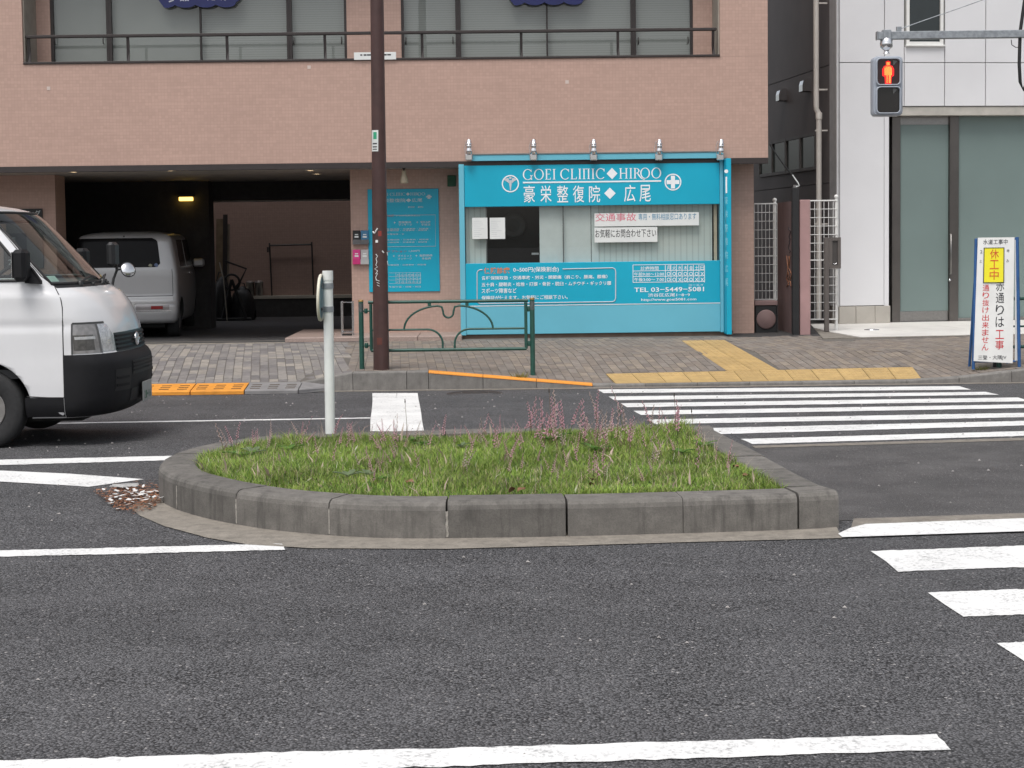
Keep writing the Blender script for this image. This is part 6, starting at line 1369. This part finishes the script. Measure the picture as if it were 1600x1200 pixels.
for y_, z_, cc, r_ in ((.50, 1.165, (.10, .14, .25), .032), (.41, 1.162, (.28, .28, .20), .028), (-.76, 1.20, (.35, .36, .30), .035)):
    c = sc_.S((1 if y_ > 0 else -1) * sc_.q_y(abs(y_) / .81), z_, .006); m = MB(); m.lathe(c, (1, .25 * (y_ < -.7) * -2, 0), [(r_, 0), (r_, .001), (0, .0015)], 18, False); m.build('window_sticker', mat('sticker%d' % int(r_ * 1000), cc, .5), rw)
for z_, a_, b_ in ((.672, -.95, .70),): sc_.patch('tailgate_gap', M_LINE, car, z_, z_ + .010, (lambda z: -sc_.q_y(.90)), (lambda z: sc_.q_y(.90)), .002, 2, 20, False)
sc_.patch('crease_highlight', carpaint('silver_highlight_paint', (.58, .58, .585), .3, .2), car, .60, .668, (lambda z: -sc_.q_y(.92)), (lambda z: sc_.q_y(.90)), .006, 4, 20)  # highlight along the tailgate crease, put in as a strip of lighter paint
m = MB(); m.tube([sc_.S(sc_.q_y(.905), z, .001) for z in np.linspace(.68, 1.10, 10)], .004, 5); m.build('tailgate_gap', M_LINE, car)
for sd in (-1, 1):
    tlm = bpy.data.objects.new('tail_light', None); COL.objects.link(tlm); tlm.parent = car
    sc_.patch('lamp_lens', mat('lamp_clear', (.30, .28, .28), .15, .1, metal=.3), tlm, .455, .535, (lambda z: sd * sc_.q_y(.22)), (lambda z: sd * sc_.q_y(.84)), .004, 4, 12)
    sc_.patch('red_lamp', mat('lamp_red', (.22, .015, .015), .2), tlm, .470, .520, (lambda z: sd * sc_.q_y(.50)), (lambda z: sd * sc_.q_y(.72)), .0075, 3, 8)
    sc_.patch('chrome_strip', M_CHROME, tlm, .432, .448, (lambda z: sd * sc_.q_y(.22)), (lambda z: sd * sc_.q_y(.86)), .006, 2, 12)
    sc_.patch('side_window', TG, car, 1.13, 1.57, (lambda z: sd * 1.45), (lambda z: sd * 2.3), .003, 6, 6); sc_.patch('side_window', TG, car, 1.13, 1.57, (lambda z: sd * 2.36), (lambda z: sd * 3.2), .003, 6, 6)
    sc_.patch('window_trim', M_STEEL, car, 1.13, 1.58, (lambda z: sd * 2.30), (lambda z: sd * 2.345), .005, 6, 2)
    m = MB(); m.box(-1.95, -1.83, sd * .832, sd * .862, 1.0, 1.03, .008); m.build('door_handle', M_CHROME, car)
    m = MB(); m.box(-2.75, -2.6, min(sd * .82, sd * 1.02), max(sd * .82, sd * 1.02), 1.10, 1.24, .03); m.build('door_mirror', V_SILV, car)
    sc_.seam('door_gap', M_LINE, car, [(-1.30, .45), (-1.28, 1.12)], sd, .004)
    for x in (-.66, -3.1): wheel(car, x, sd * .775, .29, sd, mat('dull_alloy', (.25, .25, .26), .4, .1, metal=.6))
m = MB(); m.box(-.002, .010, -.165, .165, .42, .575, .003); np_ = m.build('number_plate', mat('plate_white', (.55, .55, .53), .4), car)
m = MB(); m.box(-.006, .014, -.18, .18, .405, .418); m.build('plate_frame', M_BLACK, car)
part('underbody', M_WELL, car, [(-3.4, -.25, -.6, .6, .17, .25)])
m = MB(); c = sc_.S(0, 1.63, .004); m.lathe(c, (1, 0, .4), [(.014, 0), (.012, .01), (0, .011)], 8); m.build('washer_nozzle', M_BLACK, car)

# ================================================================== PLANTING AND LITTER
import colorsys
rng = np.random.default_rng(11); random.seed(11)
IP = [tuple(p) for p in IN]
def vinpoly(P, x, y):
    c = np.zeros(len(x), bool); n_ = len(P)
    for i in range(n_):
        x0, y0 = P[i]; x1, y1 = P[i - 1]
        if y0 == y1: continue
        k = ((y0 > y) != (y1 > y)) & (x < (x1 - x0) * (y - y0) / (y1 - y0) + x0); c ^= k
    return c
mn, mx = IN.min(0), IN.max(0)
def sample(n_):
    out = np.zeros((0, 2))
    while len(out) < n_:
        p = rng.uniform(mn, mx, (n_ * 2, 2)); out = np.vstack((out, p[vinpoly(IP, p[:, 0], p[:, 1])]))
    return out[:n_]
def vnoise(p, s, seed=0):                                     # smooth value noise in numpy
    r = np.random.default_rng(seed); g_ = r.random((64, 64)); q_ = p * s; i = np.floor(q_).astype(int); f = q_ - i; f = f * f * (3 - 2 * f)
    a = g_[i[:, 0] % 64, i[:, 1] % 64]; b = g_[(i[:, 0] + 1) % 64, i[:, 1] % 64]; c = g_[i[:, 0] % 64, (i[:, 1] + 1) % 64]; d = g_[(i[:, 0] + 1) % 64, (i[:, 1] + 1) % 64]
    return (a * (1 - f[:, 0]) + b * f[:, 0]) * (1 - f[:, 1]) + (c * (1 - f[:, 0]) + d * f[:, 0]) * f[:, 1]
NB = 95000
P = sample(NB); nz1 = vnoise(P, 2.2, 1); nz2 = vnoise(P, 6.5, 2); nz3 = vnoise(P, 1.0, 5)
zb = 0.165 + 0.02 * np.sin(P[:, 0] * 2.1) * np.sin(P[:, 1] * 1.7)
Hh = (0.020 + 0.045 * nz1 + 0.032 * nz2) * rng.uniform(.45, 1.25, NB)
thin = rng.random(NB) < .016; Hh[thin] = rng.uniform(.07, .15, thin.sum())
cl_ = [(atZ(560, 690, .17), .14, 1.6), (atZ(480, 694, .17), .18, 1.3), (atZ(1080, 678, .17), .22, 1.7), (atZ(1150, 712, .17), .15, 1.5), (atZ(640, 692, .17), .16, 1.2), (atZ(1050, 690, .17), .2, 1.3), (atZ(1225, 752, .17), .10, 1.4), (atZ(345, 745, .17), .25, 1.2)]
for c_, r_, k_ in cl_: Hh *= 1 + (k_ - .2) * .6 * np.exp(-((P[:, 0] - c_.x) ** 2 + (P[:, 1] - c_.y) ** 2) / (2 * r_ * r_))
az = rng.uniform(0, 2 * np.pi, NB); bend = rng.uniform(.2, 1.1, NB) * Hh; wd = rng.uniform(.0014, .0034, NB); wd[thin] = .0011; clov = rng.random(NB) < .05; wd[clov] = rng.uniform(.006, .011, clov.sum()); Hh[clov] = np.maximum(Hh[clov] * .9, .03)
dx, dy = np.cos(az), np.sin(az); sx_, sy_ = -dy * wd, dx * wd
V = np.zeros((NB, 5, 3))
for k_, (h_, b_, s_) in enumerate(((0, 0, 1), (0, 0, -1), (.55, .3, .75), (.55, .3, -.75), (1, 1, 0))):
    V[:, k_, 0] = P[:, 0] + dx * bend * b_ + sx_ * s_; V[:, k_, 1] = P[:, 1] + dy * bend * b_ + sy_ * s_; V[:, k_, 2] = zb - .005 + Hh * h_ * (1 - .18 * b_ * (bend / Hh))
me = bpy.data.meshes.new('grass'); base = np.arange(NB)[:, None] * 5
quads = base + np.array([0, 1, 3, 2]); tris = base + np.array([2, 3, 4])
lt = np.hstack((quads, tris)).ravel(); tot = np.tile([4, 3], NB); st_ = np.concatenate(([0], np.cumsum(tot)[:-1]))
me.vertices.add(NB * 5); me.vertices.foreach_set('co', V.ravel()); me.loops.add(len(lt)); me.loops.foreach_set('vertex_index', lt); me.polygons.add(NB * 2); me.polygons.foreach_set('loop_start', st_); me.polygons.foreach_set('loop_total', tot); me.update(calc_edges=True)
cA, cB, cC, cD = np.array((.170, .285, .048)), np.array((.315, .410, .090)), np.array((.46, .40, .22)), np.array((.085, .155, .040))
t_ = np.clip(nz2 * .7 + rng.normal(.15, .22, NB), 0, 1)[:, None]; colr = cA * (1 - t_) + cB * t_
u_ = rng.random(NB); dry = (u_ < .035 + .09 * (nz3 > .60)) ; colr[dry] = cC * rng.uniform(.6, 1.1, (dry.sum(), 1)); dk = (u_ > .82); colr[dk] = cD
colr[thin] = np.array((.52, .40, .33)) * rng.uniform(.6, 1.15, (thin.sum(), 1)); colr *= (.80 + .50 * vnoise(P, 3.7, 9))[:, None]; wl9 = rng.random(NB) < .006; colr[wl9] = (.75, .72, .60)
ca_ = me.color_attributes.new('tint', 'FLOAT_COLOR', 'POINT'); cols_ = np.ones((NB, 5, 4)); cols_[:, :, :3] = colr[:, None, :]; ca_.data.foreach_set('color', cols_.ravel())
def leafmat(name, attr=None, col=None, var=.25):
    m, t, b = newmat(name)
    if attr: a_ = t.nodes.new('ShaderNodeAttribute'); a_.attribute_name = attr; c = a_.outputs['Color']
    else: c = mixc(t, ramp(t, noise(t, wpos(t), 25, 3), .3, .7), tuple(x * (1 - var) for x in col), tuple(x * (1 + var) for x in col))
    t.links.new(c, b.inputs['Base Color']); b.inputs['Roughness'].default_value = .6; b.inputs['Specular IOR Level'].default_value = .3
    tr = N(t, 'ShaderNodeBsdfTranslucent'); t.links.new(c, tr.inputs[0]); mx_ = t.nodes.new('ShaderNodeMixShader'); mx_.inputs[0].default_value = .35
    t.links.new(b.outputs[0], mx_.inputs[1]); t.links.new(tr.outputs[0], mx_.inputs[2]); t.links.new(mx_.outputs[0], t.nodes['Material Output'].inputs['Surface']); return m
me.materials.append(leafmat('grass_blade', 'tint')); go_ = link(me, 'grass'); tag(go_, 'bright green rough grass filling the kerbed island', 'grass', kind='stuff')

# pink flower spikes: stem with small florets wound round it
M_STEM = leafmat('flower_stem', col=(.10, .13, .05)); M_STEMD = leafmat('dry_stem', col=(.24, .17, .11)); M_FLO = leafmat('pink_floret', col=(.76, .46, .54), var=.22); M_FLO2 = leafmat('pale_floret', col=(.68, .54, .52), var=.25)
def spike_mesh(h, dense, seed):
    r = random.Random(seed); lx, ly = r.uniform(-.10, .10), r.uniform(-.06, .06); path = [Vector((lx * (k / 6) ** 2 + r.uniform(-.002, .002), ly * (k / 6) ** 2, h * k / 6)) for k in range(7)]
    s = MB(); s.tube(path, [.0022, .002, .0019, .0017, .0015, .0012, .0007], 4); f = MB(); n_ = int(46 * dense)
    for i in range(n_):
        t = lerp(.38, .99, i / n_); k = min(5, int(t * 6)); c = path[k].lerp(path[k + 1], t * 6 - k); a = i * 1.25; rr = lerp(.009, .003, (t - .38) / .61) * r.uniform(.7, 1.3)
        o = c + Vector((math.cos(a) * rr, math.sin(a) * rr, 0)); e = r.uniform(.0034, .0060) * lerp(1.1, .6, (t - .38) / .61)
        f.add([o + Vector((e, 0, 0)), o + Vector((0, e, 0)), o + Vector((-e, 0, 0)), o + Vector((0, -e, 0)), o + Vector((math.cos(a) * e, math.sin(a) * e, e * 1.2)), o - Vector((0, 0, e))], [(0, 1, 4), (1, 2, 4), (2, 3, 4), (3, 0, 4), (1, 0, 5), (2, 1, 5), (3, 2, 5), (0, 3, 5)])
    return s, f
variants = []
for i in range(16):
    s, f = spike_mesh(.24, random.uniform(.4, 1.05), i); variants.append((s.mesh('stem', M_STEM if i % 2 else M_STEMD), f.mesh('florets', M_FLO if i % 4 else M_FLO2)))
zones = [((815, 985, 674, 712), 52, (.7, 1.45), 'tall pink flower spike in the dense clump at the back of the grass island'), ((330, 800, 683, 712), 52, (.5, 1.0), 'pink flower spike along the back left edge of the grass island'),
         ((480, 1150, 703, 764), 75, (.5, .95), 'low pink flower spike in the middle or front of the grass island'), ((1010, 1110, 676, 700), 9, (.8, 1.25), 'pink flower spike at the back right corner of the grass island')]
for (x0, x1, y0, y1), cnt, (h0, h1), lb in zones:
    k_ = 0; tries = 0
    while k_ < cnt and tries < 4000:
        tries += 1; p = atZ(random.uniform(x0, x1), random.uniform(y0, y1), .17)
        if not inpoly(IP, p.x, p.y): continue
        k_ += 1; sm_, fm_ = random.choice(variants); s_ = random.uniform(h0, h1)
        t = thing('flower_spike', lb, 'flower', (p.x, p.y, soil_z(p.x, p.y) - .004), random.uniform(0, 6.28), lb.replace(' flower spike', ' flower spikes')); t.scale = (s_, s_, s_); t.rotation_euler = (random.gauss(0, .13), random.gauss(0, .16), random.uniform(0, 6.28)); t.scale = (s_ * random.uniform(.7, 1.1), s_ * random.uniform(.7, 1.1), s_)
        link(sm_, 'stem', t); link(fm_, 'florets', t)
# bare tall seed stalks
for px_, py_, h_, lb in ((635, 690, .33, 'tall thin seed stalk rising before the white stop bar'), (860, 700, .42, 'tall thin seed stalk above the pink flower clump'), (1055, 690, .34, 'tall bare stalk crossing the far crosswalk stripes'), (1082, 690, .22, 'shorter bare stalk at the right back of the grass')):
    p = atZ(px_, py_, .17); t = thing('seed_stalk', lb, 'stalk', (p.x, p.y, soil_z(p.x, p.y)), 0); m = MB(); m.tube([(0, 0, 0), (.004, 0, h_ * .5), (-.004, 0, h_ * .9), (-.008, 0, h_)], [.002, .0018, .0014, .001], 5); m.build('stem', M_STEMD, t); m = MB(); m.lathe((-.005, 0, h_ * .9), (0, 0, 1), [(.001, 0), (.005, .012), (.003, .03), (0, .036)], 6); m.build('seed_head', mat('seed_head', (.05, .04, .03), .8), t)
# broad-leaved weeds
M_WEED = [leafmat('weed_leaf', col=(.10, .20, .04)), leafmat('weed_leaf_blue', col=(.17, .23, .12))]
WL = ['left edge', 'left half', 'middle', 'right half']
wl_pts = [(395, 712, .09), (452, 706, .10), (380, 716, .12), (545, 752, .10), (575, 750, .07), (640, 690, .12), (660, 695, .08), (860, 692, .13), (930, 706, .10), (1065, 710, .09), (845, 685, .10), (1100, 700, .08), (600, 756, .06), (720, 700, .07)]
nm_w = ['beside the left end of the grass island', 'in the left part of the grass, before the white post', 'at the left rim of the grass, by the curved kerb', 'low in the front left of the grass near the kerb', 'right of the dark weed in the front left grass', 'at the back of the grass before the white stop bar', 'just right of the weed before the stop bar', 'at the back of the grass among the tall pink spikes', 'in the right centre of the grass below the pink clump', 'in the right part of the grass island', 'left of the pink clump at the back of the grass', 'near the back right corner of the grass', 'small, at the front kerb left of centre', 'small, in the centre of the grass at the back']
for (px_, py_, sz), ds_ in zip(wl_pts, nm_w):
    p = atZ(px_, py_, .18); k_ = random.randint(0, 1); t = thing('leafy_weed', 'broad-leaved green weed ' + ds_, 'weed', (p.x, p.y, soil_z(p.x, p.y)), random.uniform(0, 6.28), 'leafy weeds in the grass island')
    for i in range(random.randint(5, 8)):
        a = i * 2.4; L_ = sz * random.uniform(.7, 1.2); w_ = L_ * .22; up_ = random.uniform(.35, .9); rows = []
        for j in range(6):
            f_ = j / 5; c = Vector((math.cos(a) * L_ * f_, math.sin(a) * L_ * f_, .03 + L_ * up_ * (f_ - .55 * f_ * f_))); s_ = Vector((-math.sin(a), math.cos(a), 0)) * (w_ * math.sin(math.pi * min(.97, f_ * .9 + .08))); rows.append([c - s_, c - Vector((0, 0, w_ * .25)), c + s_])
        m = MB(); m.grid(rows); m.build('leaf', M_WEED[k_], t)
# fallen brown leaves on the grass
M_DRY = mat('dry_leaf', (.16, .08, .04), .8, .3, 30)
for px_, py_, ds_ in ((815, 764, 'by the front kerb left of centre'), (800, 765, 'lying flat on the front grass near the kerb'), (925, 748, 'in the right front of the grass'), (925, 756, 'just above the front kerb, right of centre'), (1150, 728, 'at the right rim of the grass'), (640, 752, 'in the left front of the grass'), (1165, 742, 'in the right front corner of the grass')):
    p = atZ(px_, py_, .22); t = thing('fallen_leaf', 'curled brown dead leaf ' + ds_, 'leaf', (p.x, p.y, .215), random.uniform(0, 6), 'dead leaves on the grass'); t.rotation_euler = (random.uniform(-.5, .5), random.uniform(-.5, .5), random.uniform(0, 6))
    m = MB(); m.grid([[Vector((.05 * (j / 4 - .5), w_ * .018 * math.sin(math.pi * (j / 4 * .9 + .05)), .008 * math.sin(j * 1.3) + abs(w_) * .008)) for j in range(5)] for w_ in (-1, 0, 1)]); m.build('leaf_blade', M_DRY, t)
# leaf litter beside the island's nose
lp_ = [G(*p) for p in ((146, 772), (175, 758), (205, 752), (243, 748), (247, 770), (252, 788), (236, 800), (205, 806), (180, 799), (165, 785))]; LP = [(p.x, p.y) for p in lp_]; lmn, lmx = np.array(LP).min(0), np.array(LP).max(0)
cen = G(222, 782)
def litter(n_, smin, smax, mats_, lift, conc):
    m = MB(); k_ = 0
    while k_ < n_:
        x, y = random.uniform(lmn[0], lmx[0]), random.uniform(lmn[1], lmx[1])
        if not inpoly(LP, x, y) or random.random() > math.exp(-((x - cen.x) ** 2 + (y - cen.y) ** 2) / conc): continue
        k_ += 1; m.cur = random.randrange(len(mats_)); a = random.uniform(0, 6.28); L_ = random.uniform(smin, smax); w_ = L_ * random.uniform(.3, .6); z_ = zroad(y) + .006 + random.uniform(0, lift); tx_, ty_ = random.uniform(-.5, .5), random.uniform(-.5, .5)
        pts = []
        for u0, v0 in ((-1, 0), (0, -1), (1, 0), (0, 1)):
            lx, ly = u0 * L_ / 2, v0 * w_ / 2; pts.append((x + math.cos(a) * lx - math.sin(a) * ly, y + math.sin(a) * lx + math.cos(a) * ly, z_ + (lx * tx_ + ly * ty_) * .5 + .004))
        m.poly(pts)
    return m
LM = [mat('litter_brown', (.25, .095, .045), .8, .3, 40), mat('litter_dark', (.075, .038, .022), .8, .3, 40), mat('litter_tan', (.34, .16, .085), .8, .3, 40)]
lf = litter(2200, .010, .030, LM, .014, .20).build('leaf_litter', LM, None, False); tag(lf, 'heap of brown dead leaf bits against the rounded nose of the kerb', 'leaf litter', kind='stuff')
WC = [mat('paint_chip', (.62, .61, .60), .7, .1, 20)]
wf = litter(70, .03, .075, WC, .04, .10).build('paint_chips', WC, None, False); tag(wf, 'scattered white paint flakes among the dead leaves by the kerb nose', 'paint flakes', kind='stuff')
p = G(196, 763); t = thing('plastic_scrap', 'flattened translucent grey plastic scrap lying among the dead leaves', 'litter', (p.x, p.y, p.z + .018), .35); t.scale = (.8, .8, .45)
m = MB(); rows = []
for i in range(7):
    f_ = i / 6; rows.append([Vector((.17 * (f_ - .5) * 2 * .62, (j / 6 - .5) * .20 * math.sin(math.pi * (f_ * .8 + .1)), .028 * math.sin(math.pi * j / 6) + .008 * math.sin(i * 2.1 + j * 1.7))) for j in range(7)])
m.grid(rows); m.build('crumpled_sheet', mat('grey_plastic_scrap', (.38, .38, .37), .3, .3, 30), t)
# small weeds and scraps along the far kerb
tg = []
for px_, py_, lb in ((1533, 578, 'yellowish grass tuft at the foot of the work sign'), (812, 590, 'small dry grass tuft by the right fence post')):
    p = G(px_, py_); t = thing('grass_tuft', lb, 'tuft', tuple(p), 0, 'grass tufts on the pavement'); m = MB()
    for i in range(70):
        a = random.uniform(0, 6.28); r0 = random.uniform(0, .06); h_ = random.uniform(.03, .085); o = Vector((math.cos(a) * r0 * 1.6, math.sin(a) * r0, 0)); e = o + Vector((math.cos(a) * h_ * .7, math.sin(a) * h_ * .7, h_)); m.poly([o + Vector((.003, 0, 0)), o - Vector((.003, 0, 0)), e])
    m.build('blades', leafmat('tuft_blade', col=(.20, .20, .07)) if 'tuft_blade' not in MATS else MATS['tuft_blade'], t)
# pale grit on the asphalt
m = MB()
for i in range(420):
    x, y = random.uniform(-5, 4.5), random.uniform(4.9, 18.5)
    if 8.4 < y < 12.8 and -2.4 < x < 1.9: continue
    s_ = random.uniform(.003, .008) * (1 + y * .05); z_ = zroad(y) + .002; m.add([(x - s_, y, z_), (x + s_, y - s_ * .5, z_), (x + s_ * .6, y + s_, z_), (x, y, z_ + s_ * .9)], [(0, 1, 3), (1, 2, 3), (2, 0, 3)])
tag(m.build('road_grit', mat('grit_stone', (.36, .34, .33), .8, .3, 50), None, False), 'fine pale grit scattered over the asphalt road', 'grit', kind='stuff')
